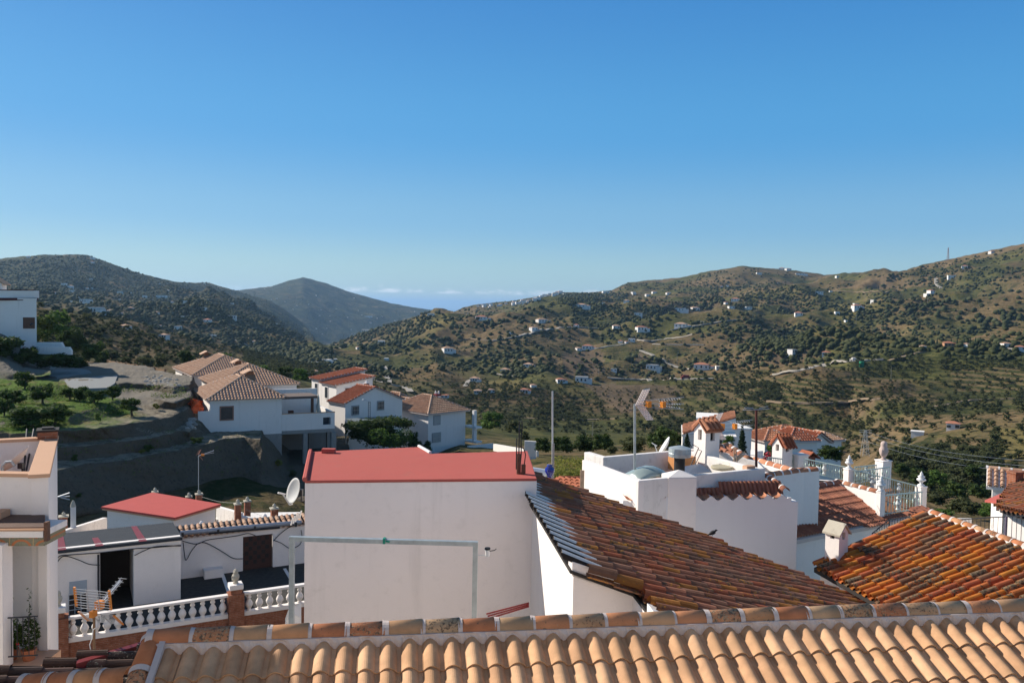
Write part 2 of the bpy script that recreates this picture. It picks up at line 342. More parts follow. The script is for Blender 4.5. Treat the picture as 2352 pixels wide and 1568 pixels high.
# radial profile per photo column: (distance, photo row) ; row None -> use explicit height
Zf = lambda z: ('z', z)
ST = [
 (-900, [(3,Zf(-14)),(30,Zf(-14)),(60,Zf(-15)),(120,Zf(-11)),(190,800),(300,640),(420,660),(700,650),(1000,640),(1500,620),(2200,600),(2900,Zf(-60)),(4500,720),(6500,Zf(-330))]),
 (0,    [(3,Zf(-14)),(30,Zf(-14)),(52,Zf(-16.5)),(118,Zf(-10.6)),(190,800),(300,690),(420,735),(700,715),(1000,688),(1500,650),(2200,599),(2900,Zf(-60)),(4500,720),(6500,Zf(-330))]),
 (100,  [(3,Zf(-14)),(30,Zf(-14)),(52,Zf(-16.5)),(118,Zf(-10.6)),(190,815),(300,706),(420,745),(700,722),(1000,690),(1500,648),(2200,588),(2900,Zf(-60)),(4500,720),(6500,Zf(-330))]),
 (200,  [(3,Zf(-14)),(30,Zf(-14)),(52,Zf(-16.5)),(120,Zf(-10.6)),(200,822),(320,726),(450,758),(750,722),(1100,690),(1600,650),(2200,588),(2900,Zf(-60)),(4500,720),(6500,Zf(-330))]),
 (300,  [(3,Zf(-14)),(30,Zf(-14)),(52,Zf(-16.5)),(125,Zf(-12)),(210,838),(340,756),(480,778),(800,738),(1200,700),(1700,664),(2100,623),(2900,Zf(-60)),(4500,710),(6500,Zf(-330))]),
 (400,  [(3,Zf(-14)),(30,Zf(-14)),(52,Zf(-16.5)),(100,Zf(-14)),(210,855),(350,795),(500,805),(800,758),(1200,718),(1650,684),(2400,649),(2900,Zf(-60)),(4500,690),(6500,Zf(-330))]),
 (480,  [(3,Zf(-14)),(30,Zf(-14)),(52,Zf(-16.5)),(100,Zf(-14.5)),(210,875),(360,818),(520,820),(800,782),(1500,688),(1950,706),(2700,651),(3000,Zf(-60)),(4500,674),(6500,Zf(-330))]),
 (540,  [(3,Zf(-14)),(30,Zf(-14)),(52,Zf(-16.5)),(100,Zf(-15)),(210,885),(365,830),(520,830),(800,795),(1480,713),(1900,730),(2700,668),(3000,Zf(-80)),(4500,668),(6500,Zf(-330))]),
 (620,  [(3,Zf(-14)),(30,Zf(-14)),(52,Zf(-16.5)),(100,Zf(-16)),(210,895),(370,848),(520,842),(800,812),(1450,748),(1850,762),(2700,692),(3000,Zf(-100)),(4500,659),(6500,Zf(-330))]),
 (660,  [(3,Zf(-14)),(30,Zf(-14)),(52,Zf(-16.5)),(100,Zf(-17)),(210,905),(370,857),(520,850),(800,825),(1400,771),(1800,784),(2700,716),(3100,Zf(-120)),(4500,645),(6500,Zf(-330))]),
 (695,  [(3,Zf(-14)),(30,Zf(-14)),(52,Zf(-16.5)),(100,Zf(-18)),(210,915),(370,868),(520,858),(800,835),(1350,794),(1750,804),(2700,742),(3200,Zf(-120)),(4500,637),(6500,Zf(-330))]),
 (740,  [(3,Zf(-14)),(30,Zf(-14)),(52,Zf(-16.5)),(100,Zf(-19)),(210,925),(370,880),(520,862),(700,830),(950,812),(1200,799),(1700,812),(3200,Zf(-170)),(4500,650),(6500,Zf(-330))]),
 (800,  [(3,Zf(-14)),(30,Zf(-14)),(52,Zf(-16.5)),(100,Zf(-19)),(210,940),(370,895),(520,868),(700,835),(950,803),(1200,778),(1600,800),(3200,Zf(-200)),(4500,671),(6500,Zf(-330))]),
 (900,  [(3,Zf(-14)),(30,Zf(-14)),(52,Zf(-16.5)),(100,Zf(-19)),(210,955),(370,915),(520,875),(700,838),(980,790),(1350,745),(1700,768),(3200,Zf(-230)),(4500,698),(6500,Zf(-330))]),
 (1000, [(3,Zf(-14)),(30,Zf(-14)),(52,Zf(-16)),(100,Zf(-19)),(210,990),(370,935),(520,888),(720,842),(1050,785),(1600,719),(2000,738),(3200,Zf(-260)),(4500,713),(6500,Zf(-330))]),
 (1060, [(3,Zf(-14)),(30,Zf(-14)),(52,Zf(-15)),(100,Zf(-18)),(210,995),(370,942),(520,895),(720,845),(1080,785),(1650,722),(1850,709),(3200,Zf(-300)),(4500,734),(6500,Zf(-330))]),
 (1100, [(3,Zf(-14)),(30,Zf(-13)),(52,Zf(-14)),(100,Zf(-18)),(210,1000),(370,948),(520,898),(720,848),(1080,785),(1500,735),(1900,701),(3200,Zf(-300)),(4500,Zf(-310)),(6500,Zf(-330))]),
 (1180, [(3,Zf(-14)),(30,Zf(-12)),(52,Zf(-12.5)),(100,Zf(-18)),(210,1005),(370,955),(520,905),(720,852),(1080,785),(1500,735),(2000,692),(3200,Zf(-300)),(4500,Zf(-310)),(6500,Zf(-330))]),
 (1290, [(3,Zf(-14)),(30,Zf(-12)),(60,Zf(-12.8)),(100,Zf(-18)),(210,1010),(370,960),(520,910),(720,855),(1080,785),(1500,732),(2200,674),(3200,Zf(-300)),(4500,Zf(-310)),(6500,Zf(-330))]),
 (1340, [(3,Zf(-14)),(30,Zf(-12)),(60,Zf(-12.8)),(100,Zf(-18)),(210,1012),(370,962),(520,912),(720,857),(1080,787),(1550,732),(2200,674),(3200,Zf(-300)),(4500,Zf(-310)),(6500,Zf(-330))]),
 (1400, [(3,Zf(-14)),(30,Zf(-12)),(60,Zf(-13.5)),(100,Zf(-18)),(210,1014),(370,964),(520,915),(720,858),(1080,788),(1600,730),(2250,669),(3200,Zf(-200)),(4500,Zf(-310)),(6500,Zf(-330))]),
 (1440, [(3,Zf(-14)),(30,Zf(-12)),(60,Zf(-14)),(100,Zf(-18)),(210,1014),(370,964),(520,915),(720,858),(1080,788),(1600,725),(2300,651),(3200,Zf(-200)),(4500,Zf(-310)),(6500,Zf(-330))]),
 (1560, [(3,Zf(-14)),(30,Zf(-12)),(60,Zf(-14)),(100,Zf(-18)),(210,1016),(370,966),(520,915),(720,858),(1080,788),(1600,720),(2300,641),(3200,Zf(-200)),(4500,Zf(-310)),(6500,Zf(-330))]),
 (1620, [(3,Zf(-14)),(30,Zf(-12)),(60,Zf(-14)),(100,Zf(-18)),(210,1018),(370,968),(520,916),(720,858),(1080,788),(1600,715),(2250,627),(3200,Zf(-200)),(4500,Zf(-310)),(6500,Zf(-330))]),
 (1700, [(3,Zf(-14)),(30,Zf(-12)),(60,Zf(-14)),(100,Zf(-18)),(210,1020),(370,968),(520,916),(720,858),(1080,786),(1600,710),(2200,615),(3200,Zf(-200)),(4500,Zf(-310)),(6500,Zf(-330))]),
 (1760, [(3,Zf(-14)),(30,Zf(-12)),(60,Zf(-14.5)),(100,Zf(-19)),(210,1025),(370,970),(520,905),(720,862),(1080,788),(1600,708),(2200,621),(3200,Zf(-200)),(4500,Zf(-310)),(6500,Zf(-330))]),
 (1830, [(3,Zf(-14)),(30,Zf(-12)),(60,Zf(-15)),(100,Zf(-19.5)),(210,1030),(370,965),(520,880),(720,862),(1080,788),(1600,708),(2200,627),(3200,Zf(-200)),(4500,Zf(-310)),(6500,Zf(-330))]),
 (1890, [(3,Zf(-14)),(30,Zf(-13)),(60,Zf(-16)),(100,Zf(-20)),(200,1035),(360,960),(520,868),(740,858),(1100,788),(1600,710),(2250,638),(3200,Zf(-200)),(4500,Zf(-310)),(6500,Zf(-330))]),
 (1960, [(3,Zf(-14)),(30,Zf(-14)),(60,Zf(-17)),(100,Zf(-21)),(190,1045),(340,965),(520,872),(740,835),(1100,785),(1550,710),(2300,632),(3200,Zf(-200)),(4500,Zf(-310)),(6500,Zf(-330))]),
 (2030, [(3,Zf(-14)),(30,Zf(-15)),(55,Zf(-17)),(95,Zf(-21.5)),(180,1050),(300,1000),(500,888),(740,828),(1100,780),(1500,708),(2300,628),(3200,Zf(-200)),(4500,Zf(-310)),(6500,Zf(-330))]),
 (2060, [(3,Zf(-14)),(30,Zf(-15)),(55,Zf(-17)),(95,Zf(-22)),(175,1058),(285,1010),(500,890),(740,825),(1100,778),(1450,705),(2050,628),(3200,Zf(-200)),(4500,Zf(-310)),(6500,Zf(-330))]),
 (2110, [(3,Zf(-14)),(30,Zf(-15)),(55,Zf(-17)),(95,Zf(-22)),(170,1075),(270,1000),(500,900),(740,822),(1050,775),(1400,700),(1950,612),(3000,Zf(-200)),(4500,Zf(-310)),(6500,Zf(-330))]),
 (2180, [(3,Zf(-14)),(30,Zf(-15)),(55,Zf(-17)),(95,Zf(-22)),(165,1095),(265,990),(500,905),(740,820),(1000,772),(1350,695),(1850,600),(3000,Zf(-200)),(4500,Zf(-310)),(6500,Zf(-330))]),
 (2260, [(3,Zf(-14)),(30,Zf(-15)),(55,Zf(-17)),(95,Zf(-22)),(160,1100),(260,980),(500,910),(740,818),(980,770),(1300,690),(1800,585),(3000,Zf(-200)),(4500,Zf(-310)),(6500,Zf(-330))]),
 (2352, [(3,Zf(-14)),(30,Zf(-15)),(55,Zf(-17)),(95,Zf(-22)),(160,1110),(260,975),(500,905),(740,815),(960,768),(1250,680),(1700,565),(3000,Zf(-200)),(4500,Zf(-310)),(6500,Zf(-330))]),
 (3300, [(3,Zf(-14)),(30,Zf(-15)),(55,Zf(-17)),(95,Zf(-22)),(160,1100),(260,950),(500,880),(740,780),(960,720),(1250,620),(1600,420),(3000,Zf(-200)),(4500,Zf(-310)),(6500,Zf(-330))]),
]
K = 14
for _i, (_px, _c) in enumerate(ST):
    if _px >= 1000:
        nd = {4: 255, 5: 385, 6: 455, 7: 560, 8: 800, 9: 1300} if _px < 2000 else {6: 420, 7: 560, 8: 800, 9: 1200}
        if _px < 1080: nd[9] = _c[9][0]
        for _k, _D in nd.items():
            _y = _c[_k][1]
            if _k == 5 and not isinstance(_y, tuple): _y = _y+18
            if _k == 6 and not isinstance(_y, tuple): _y = _y+14
            _c[_k] = (_D, _y)
sx_ = np.array([s[0] for s in ST], float)
sD = np.array([[c[0] for c in s[1]] for s in ST], float)
def _zh(px, D, v):
    if isinstance(v, tuple): return v[1]
    q = ray(px, v); h = math.hypot(q.x, q.y); return q.z/h*D
sZ = np.array([[_zh(s[0], c[0]/1.0, c[1]) for c in s[1]] for s in ST])
NA, NR = 760, 620
pxs = np.linspace(-880, 3200, NA)
az = np.arctan((pxs-1176)/1900)          # azimuth from +Y
lr = np.concatenate([np.linspace(math.log(3), math.log(60), 60), np.linspace(math.log(60), math.log(2600), 470)[1:], np.linspace(math.log(2600), math.log(6500), 91)[1:]])
rad = np.exp(lr); NR = len(rad)
HD = np.empty((NA, K)); HZ = np.empty((NA, K))
for k in range(K):
    HD[:, k] = np.interp(pxs, sx_, sD[:, k]); HZ[:, k] = np.interp(pxs, sx_, sZ[:, k])
Zg = np.empty((NA, NR))
for i in range(NA):
    # smooth monotone-ish interpolation in log distance
    x = np.log(HD[i]); y = HZ[i]; h = np.diff(x); d = np.diff(y)/h
    mm = np.zeros(K); 
    for k in range(1, K-1):
        mm[k] = 0 if d[k-1]*d[k] <= 0 else 2*d[k-1]*d[k]/(d[k-1]+d[k])
    mm[0] = d[0]; mm[-1] = d[-1]
    idx = np.clip(np.searchsorted(x, lr)-1, 0, K-2); t = np.clip((lr-x[idx])/h[idx], 0, 1)
    t2 = t*t; t3 = t2*t
    Zg[i] = (2*t3-3*t2+1)*y[idx]+(t3-2*t2+t)*h[idx]*mm[idx]+(-2*t3+3*t2)*y[idx+1]+(t3-t2)*h[idx]*mm[idx+1]
AZ, RR = np.meshgrid(az, rad, indexing='ij')
X = RR*np.sin(AZ); Y = RR*np.cos(AZ)
crest = HD[:, 10][:, None]
base_amp = np.clip((RR-140)/500, 0, 1)
nearc = np.exp(-((np.log(RR)-np.log(crest))/0.30)**2)
sil9 = (np.clip((pxs-715)/30, 0, 1)*np.clip((1230-pxs)/120, 0, 1))[:, None]*np.exp(-((np.log(RR)-np.log(HD[:, 9][:, None]))/0.30)**2)
near12 = np.exp(-((np.log(RR)-np.log(HD[:, 12][:, None]))/0.2)**2)
hil5 = np.where((pxs < 620), 1.0, 0.0)[:, None]*np.exp(-((np.log(RR)-np.log(HD[:, 5][:, None]))/0.25)**2)
damp = 1-0.93*np.clip(nearc+near12*.85+sil9+hil5*0.8, 0, 1)
amp = base_amp*np.minimum(0.016*RR, 26)*damp*(1+0.75*np.clip((pxs-760)/200, 0, 1)[:, None]*np.clip(1.3-RR/1500, 0, 1))
wx = X+60*fbm(X/300, Y/300, 3, 5); wy = Y+60*fbm(X/300+9, Y/300, 3, 6)
Zg += amp*1.35*ridged(wx/260, wy/330, 4, 11) + amp*0.5*fbm(X/70, Y/70, 4, 21)
Zg += np.clip((RR-60)/200, 0, 1)*0.9*fbm(X/18, Y/18, 3, 31)*np.clip(RR/400, 0.3, 2.5)
Zg += np.clip((RR-60)/60, 0.15, 1)*0.35*fbm(X/6, Y/6, 3, 41)
# bare knoll with a road cut on its near side
_D0 = 610.0; _a0 = math.atan((1835-1176)/1900); _tt = (AZ-_a0)*RR; _rr = RR-_D0
_kn = 19.0*np.exp(-(np.abs(_tt)/58)**2.6)*np.exp(-(np.clip(_rr, 0, None)/60)**2)*np.clip((_rr+34+0.22*_tt)/16, 0, 1)
Zg += _kn
# stepped terraces in patches
tm = np.clip((fbm(X/190, Y/190, 3, 51)-0.02)*6, 0, 1)*np.clip((RR-200)/100, 0, 1)*np.clip((1800-RR)/500, 0, 1)
st = 3.2; q = Zg/st; fl = np.floor(q); fr = q-fl; stepz = (fl+np.clip((fr-0.62)/0.38, 0, 1)**1.0)*st
Zg = Zg*(1-tm*0.6)+stepz*tm*0.6
def gridmesh(name, X, Y, Z, mat):
    na, nr = X.shape; co = np.stack([X, Y, Z], -1).reshape(-1, 3)
    i = np.arange(na-1)[:, None]*nr+np.arange(nr-1)[None, :]
    f = np.stack([i, i+nr, i+nr+1, i+1], -1).reshape(-1, 4)
    return npmesh(name, co, f, mat, True)
def npmesh(name, co, f, mat, smooth=False):
    me = bpy.data.meshes.new(name); me.vertices.add(len(co)); me.vertices.foreach_set('co', co.astype(np.float32).ravel())
    n = len(f); k = f.shape[1]
    me.loops.add(n*k); me.loops.foreach_set('vertex_index', f.astype(np.int32).ravel())
    me.polygons.add(n); me.polygons.foreach_set('loop_start', np.arange(0, n*k, k, dtype=np.int32)); me.polygons.foreach_set('loop_total', np.full(n, k, dtype=np.int32))
    if smooth: me.polygons.foreach_set('use_smooth', np.ones(n, dtype=bool))
    me.materials.append(mat); me.update(calc_edges=True); me.validate()
    return me
def terrain_mat():
    t = NT('hillside_earth'); P = t.g.outputs['Position']
    soil = t.cramp(t.noise(0.012, 6, 0.6), [(0.3, (0.125, 0.086, 0.044)), (0.5, (0.20, 0.135, 0.068)), (0.68, (0.28, 0.19, 0.098))])
    grass = t.cramp(t.noise(0.03, 5, 0.6), [(0.35, (0.075, 0.078, 0.025)), (0.6, (0.13, 0.12, 0.038)), (0.75, (0.19, 0.165, 0.055))])
    f1 = t.ramp(t.noise(0.0065, 7, 0.62, dist=0.6), 0.43, 0.57)
    col = t.mix(f1, soil, grass)
    fine = t.noise(0.22, 6, 0.7); col = t.mix(t.ramp(fine, 0.35, 0.7), t.mix(0.42, col, (0.02, 0.02, 0.012)), col)
    # scrub speckle
    sc = t.ramp(t.noise(0.11, 6, 0.72), 0.50, 0.58); scm = t.ramp(t.noise(0.009, 5, 0.6, dist=1.0), 0.36, 0.54)
    col = t.mix(t.math('MULTIPLY', t.math('MULTIPLY', sc, scm), 0.85), col, (0.026, 0.034, 0.013))
    # crop rows following the contour, in patches
    sp = t.n('ShaderNodeSeparateXYZ'); t.t.links.new(P, sp.inputs[0])
    w = t.math('SINE', t.math('ADD', t.math('MULTIPLY', sp.outputs[2], 4.2), t.math('MULTIPLY', t.noise(0.02, 3), 14)))
    pm = t.ramp(t.noise(0.0075, 3, 0.5, t.vmap((1, 1, 0.2), (0, 0, 1.0))), 0.49, 0.53)
    brk = t.ramp(t.noise(0.9, 4, 0.7), 0.42, 0.55)
    col = t.mix(t.math('MULTIPLY', t.math('MULTIPLY', t.math('MULTIPLY', t.ramp(w, 0.0, 0.5), pm), brk), 0.92), col, (0.024, 0.034, 0.010))
    # continuous scrub and pine cover on the seaward mountains left of the valley
    wd = t.ramp(t.math('ADD', sp.outputs[0], t.math('MULTIPLY', sp.outputs[1], 0.225)), -60, 20, 1, 0); wd = t.math('MAXIMUM', t.math('MULTIPLY', wd, t.ramp(sp.outputs[1], 600, 1500)), t.ramp(sp.outputs[1], 2900, 3500))
    col = t.mix(t.math('MULTIPLY', wd, t.ramp(t.noise(0.02, 6, 0.7), 0.33, 0.55)), col, (0.022, 0.030, 0.014))
    at_ = t.n('ShaderNodeAttribute'); at_.attribute_name = 'fields'; fs_ = t.n('ShaderNodeSeparateColor'); t.t.links.new(at_.outputs['Color'], fs_.inputs[0])
    col = t.mix(t.math('MULTIPLY', fs_.outputs[2], .7), col, t.mix(fine, (.12, .10, .035), (.22, .175, .065)))
    col = t.mix(t.math('MULTIPLY', fs_.outputs[1], .75), col, t.mix(fine, (.10, .068, .045), (.19, .135, .092)))
    w2 = t.math('SINE', t.math('MULTIPLY', sp.outputs[2], 3.4)); vr_ = t.math('MULTIPLY', t.ramp(w2, -.5, .3), t.ramp(t.noise(.7, 4, .7), .34, .5))
    col = t.mix(t.math('MULTIPLY', fs_.outputs[0], .9), col, t.mix(vr_, (.135, .10, .05), (.030, .040, .013)))
    # steep banks: bare darker earth
    gn = t.n('ShaderNodeSeparateXYZ'); t.t.links.new(t.g.outputs['True Normal'], gn.inputs[0])
    col = t.mix(t.math('MULTIPLY', t.ramp(gn.outputs[2], 0.62, 0.84, 1, 0), 0.6), col, (0.12, 0.085, 0.055))
    h = t.math('ADD', t.math('MULTIPLY', fine, 1.0), t.math('MULTIPLY', t.noise(0.06, 5, 0.65), 3.0))
    t.bump(h, 0.55, 1.4)
    return t.done(col, 0.95, 0, 0.05)
M_HILL = terrain_mat()
FIELDS = [('vine', [(1600, 872), (1700, 866), (1850, 872), (1985, 862), (2030, 905), (1960, 922), (1760, 922), (1600, 920)]), ('vine', [(1650, 925), (1760, 928), (1860, 935), (1920, 1015), (1840, 1040), (1700, 1010), (1630, 975)]), ('vine', [(2060, 1012), (2120, 1000), (2195, 1010), (2245, 1085), (2120, 1070)]), ('vine', [(2180, 850), (2352, 845), (2400, 905), (2200, 900)]),
 ('bare', [(1295, 806), (1385, 805), (1395, 862), (1290, 864)]), ('bare', [(1465, 808), (1500, 820), (1495, 845), (1465, 848)]), ('bare', [(1340, 880), (1560, 885), (1540, 940), (1420, 945)]), ('bare', [(1770, 800), (1850, 790), (1900, 812), (1790, 840)]),
 ('gold', [(1810, 745), (1900, 735), (1960, 770), (1940, 805), (1830, 800)]), ('gold', [(1900, 700), (1990, 690), (2030, 720), (1930, 735)]), ('gold', [(940, 735), (1010, 722), (1060, 735), (1000, 765)]), ('gold', [(2290, 980), (2380, 985), (2380, 1040), (2300, 1060)]), ('gold', [(1120, 872), (1190, 868), (1200, 895), (1120, 905)])]
def pip(px, py, P):
    c = np.zeros(px.shape, bool); j = len(P)-1
    for i in range(len(P)):
        (xi, yi), (xj, yj) = P[i], P[j]
        if yi != yj: c ^= ((yi > py) != (yj > py)) & (px < (xj-xi)*(py-yi)/(yj-yi)+xi)
        j = i
    return c
_V = np.stack([X, Y, Zg], -1); _d = _V@np.array(_f); _px = CXY[0]+F*(_V@np.array(_r))/_d; _py = CXY[1]-F*(_V@np.array(_u))/_d
_wob = 9*fbm(X/25, Y/25, 3, 91); FM = np.zeros(X.shape+(4,), np.float32); FM[..., 3] = 1
for nm, P_ in FIELDS: FM[..., {'vine': 0, 'bare': 1, 'gold': 2}[nm]][pip(_px+_wob, _py+_wob*.5, P_) & (RR > 150)] = 1.0
hm = gridmesh('hills', X, Y, Zg, M_HILL)
_ca = hm.color_attributes.new('fields', 'FLOAT_COLOR', 'POINT'); _ca.data.foreach_set('color', FM.ravel())
hills = bpy.data.objects.new('hills', hm); COL.objects.link(hills); tag(hills, kind='structure')
def bvh_of(me):
    co = np.empty(len(me.vertices)*3); me.vertices.foreach_get('co', co); co = co.reshape(-1, 3)
    return BVHTree.FromPolygons([Vector(c) for c in co], [tuple(p.vertices) for p in me.polygons])
BV = bvh_of(hm)
ORG = Vector((0, 0, 0))
def hit(px, py, dmin=0.0):
    """first point of the hills seen through a photo pixel, beyond dmin"""
    d = ray(px, py).normalized(); h = BV.ray_cast(d*dmin, d, 9000); return h[0]
def zat(x, y):
    h = BV.ray_cast(Vector((x, y, 900)), Vector((0, 0, -1)), 2000); return h[0].z if h[0] else -20
# sea
t = NT('sea_water'); t.bump(t.noise(0.02, 3), 0.1, 1.0); SEA = t.done((0.035, 0.085, 0.14), 0.35, 0, 0.4)
mb = MB(); mb.add([(-60000, 3000, -300), (60000, 3000, -300), (60000, 62000, -300), (-60000, 62000, -300)], [(0, 1, 2, 3)]); tag(mb.build('sea', SEA), kind='structure')
# ================= clay tile helpers =================
def inpoly(x, y, P):
    c = False; j = len(P)-1
    for i in range(len(P)):
        if (P[i][1] > y) != (P[j][1] > y) and x < (P[j][0]-P[i][0])*(y-P[i][1])/(P[j][1]-P[i][1])+P[i][0]: c = not c
        j = i
    return c
def frame_of(poly3, ridge_dir):
    """plane frame: u along the ridge, d down the slope, n up"""
    P = [Vector(p) for p in poly3]; n = Vector((0, 0, 0))
    for i in range(len(P)): n += P[i].cross(P[(i+1) % len(P)])
    n.normalize()
    if n.z < 0: n = -n
    u = Vector(ridge_dir); u = (u-n*u.dot(n)).normalized(); d = u.cross(n)
    if d.z > 0 : d = -d
    return P[0], u, d, n
def tile_field(mb, poly3, ridge_dir, w=0.23, c=0.4, style='mixta', seg=8, jit=0.0, h=None, lip=0.014, lift=0.02, seed=1, start=0.0, flipd=False, shrink=0.0, mi=0):
    O, u, d, n = frame_of(poly3, ridge_dir)
    if flipd: d = -d
    pl = [((Vector(p)-O).dot(u), (Vector(p)-O).dot(d)) for p in poly3]
    u0, u1 = min(p[0] for p in pl), max(p[0] for p in pl); d0, d1 = min(p[1] for p in pl), max(p[1] for p in pl)
    rnd = random.Random(seed); h = h or w*0.3
    nu = int((u1-u0)/w)+2; nd = int((d1-d0)/c)+2
    for i in range(-1, nu):
        for j in range(-1, nd):
            uc = u0+(i+0.5)*w; a = d0+start+j*c; dc = a+c*0.5
            aa, bb = a, a+c*1.06
            if not inpoly(uc, dc, pl):
                # shorten cut tiles at the edges
                ok = False
                for fr in (0.25, 0.75):
                    if inpoly(uc, a+c*fr, pl): ok = True; break
                if not ok: continue
                if fr == 0.25: bb = a+c*0.55
                else: aa = a+c*0.45
            du = rnd.uniform(-jit, jit)*w; sk = rnd.uniform(-jit, jit)*w*0.8; lf = lift*(1+rnd.uniform(-1, 1)*min(1, jit*4)); bb2 = bb+rnd.uniform(-jit, jit)*c*0.7
            if style == 'mixta':
                prof = []
                for k in range(seg+1):
                    t = k/seg; prof.append((-0.5*w+0.80*w*t, h*math.sin(math.pi*t)**0.8))
                prof.append((0.5*w-0.02*w, 0.0)); prof.append((0.5*w+0.02*w, 0.012))
                put_strip(mb, O, u, d, n, uc, du, sk, aa, bb2, prof, prof, 0.0, lf, lip, mi)
            else:
                r1 = 0.37*w; r0 = 0.31*w     # cover: narrow end uphill
                hh = h*1.05
                pr0 = [(-r0*math.cos(math.pi*k/seg), hh*0.9*math.sin(math.pi*k/seg)) for k in range(seg+1)]
                pr1 = [(-r1*math.cos(math.pi*k/seg), hh*math.sin(math.pi*k/seg)) for k in range(seg+1)]
                put_strip(mb, O, u, d, n, uc, du, sk, aa, bb2, pr0, pr1, 0.016, 0.016+lf, lip*1.3, mi)
                if style == 'far': continue
                s2 = max(3, seg//2)
                pc = [(0.5*w-0.32*w*math.cos(math.pi*k/s2), 0.0-0.045*math.sin(math.pi*k/s2)) for k in range(s2+1)]
                put_strip(mb, O, u, d, n, uc, du*0.3, 0, aa, bb, pc, pc, 0.0, lf*0.6, lip, mi)
def put_strip(mb, O, u, d, n, uc, du, sk, a, b, p0, p1, l0, l1, lip, mi):
    k = len(p0); vs = []
    for (x, z) in p0: vs.append(O+u*(uc+du+x)+d*a+n*(z+l0))
    for (x, z) in p1: vs.append(O+u*(uc+du+sk+x)+d*b+n*(z+l1))
    for (x, z) in p1: vs.append(O+u*(uc+du+sk+x*0.97)+d*(b-0.002)+n*(z+l1-lip))
    fs = [(i, k+i, k+i+1, i+1) for i in range(k-1)]+[(k+i, 2*k+i, 2*k+i+1, k+i+1) for i in range(k-1)]
    mb.add(vs, fs, mi)
def ridge_tiles(mbt, mbm, p0, p1, r=0.11, L=0.4, seg=8, seed=3, band=0.045, taper=0.9, up=Vector((0, 0, 1)), bandr=1.05, drop=1.0):
    p0, p1 = Vector(p0), Vector(p1); t = (p1-p0); tot = t.length; t.normalize(); s = t.cross(up).normalized(); up = s.cross(t)
    n = max(1, round(tot/L)); L = tot/n; rnd = random.Random(seed)
    for i in range(n):
        a = p0+t*(i*L+band*0.6); b = p0+t*((i+1)*L)
        off = s*rnd.uniform(-.05, .05)*r+up*rnd.uniform(-.04, .04)*r
        vs = []
        for (q, rr) in ((a, r*taper), (b, r)):
            for k in range(seg+1):
                th = math.pi*(k/seg); vs.append(q+off+s*math.cos(th)*rr+up*(math.sin(th)*rr))
        for k in range(seg+1):
            th = math.pi*(k/seg); vs.append(b+off+s*math.cos(th)*r*0.9+up*(math.sin(th)*r*0.9))
        m = seg+1
        mbt.add(vs, [(k, k+1, m+k+1, m+k) for k in range(seg)]+[(m+k, m+k+1, 2*m+k+1, 2*m+k) for k in range(seg)])
        if mbm is not None and band > 0:
            vs = []
            wob = rnd.uniform(0.8, 1.25)
            for (q, rr) in ((p0+t*(i*L-band*0.5*wob), r*bandr*0.97), (p0+t*(i*L+band*0.75*wob), r*taper*bandr*1.02)):
                for k in range(seg+1):
                    th = math.pi*(k/seg); vs.append(q+s*math.cos(th)*rr+up*(math.sin(th)*rr))
            mbm.add(vs, [(k, k+1, m+k+1, m+k) for k in range(seg)])
def gable_cap(mb, c, w, l, h, rz, over=0.05, th=0.05, mi=0):
    """little pitched slab roof centred at c (ridge along local y)"""
    X = Vector((math.cos(rz), math.sin(rz), 0)); Y = Vector((-math.sin(rz), math.cos(rz), 0)); c = Vector(c); Z = Vector((0, 0, 1))
    for sgn in (-1, 1):
        a = c-Y*(l/2+over)+Z*h; b = c+Y*(l/2+over)+Z*h; e = X*sgn*(w/2+over)-Z*h*(w/2+over)/(w/2)
        mb.slab([a, b, b+e, a+e] if sgn > 0 else [a, a+e, b+e, b], (0, 0, -th), mi)
def hvec(a): return Vector((math.cos(a), math.sin(a), 0))
ZV = Vector((0, 0, 1))
# ================= foreground tiled roof =================
ZR = -3.5
RA = atz(346, 1446, ZR); RB = atz(2352, 1376, ZR)
e = (RB-RA).normalized(); RB = RB+e*4.5; g = Vector((e.y, -e.x, 0))
SL = R(22.5); dn = g*math.cos(SL)-ZV*math.sin(SL)
fr = thing('tiled_roof', 'new tan clay tile roof with mortared ridge in the foreground', 'roof', RA)
base = Vector((0, 0, -0.17))
P0 = RA+base+e*0.12+dn*0.10; P1 = RB+base+dn*0.10
tb = MB(); tile_field(tb, [P0, P1, P1+dn*4.2, P0+dn*4.2], e, w=0.228, c=0.455, style='mixta', seg=10, lip=0.018, lift=0.026, jit=0.012, h=0.068, start=-0.06)
tb.build('roof_tiles', T_NEW, fr, smooth=False)
mt = MB(); rt = MB()
ridge_tiles(rt, mt, RA+Vector((0, 0, -0.115)), RB+Vector((0, 0, -0.115)), r=0.125, L=0.405, seg=12, band=0.05, seed=5, bandr=1.03)
rt.build('ridge_tiles', T_RIDGE, fr, smooth=True)
# mortar bed with a scalloped foot
nn = e.cross(dn); nn = nn if nn.z > 0 else -nn
bed = MB(); tot = (RB-RA).length; N = int(tot/0.228*8); prev = None
for i in range(N+1):
    s = tot*i/N; ph = ((s-0.12)/0.228) % 1.0
    foot = 0.155-0.04*(math.sin(math.pi*min(1, ph/0.80))**.6 if ph < 0.80 else 0.0)+0.01*math.sin(i*0.37)
    hh = 0.070*(math.sin(math.pi*ph/0.80) if ph < 0.80 else 0)
    top = RA+base+e*s+nn*0.075+g*0.11; mid = RA+base+e*s+dn*(foot-0.02)+nn*(0.085); low = RA+base+e*s+dn*foot+nn*(0.008+hh)
    cur = [top-g*0.12, top, mid, low]
    if prev: bed.add(prev+cur, [(k, k+1, k+5, k+4) for k in range(3)])
    prev = cur
for v, f in ((mt.v, mt.f),): bed.add(v, f)
bed.build('mortar_bed', MORTAR, fr, smooth=False)
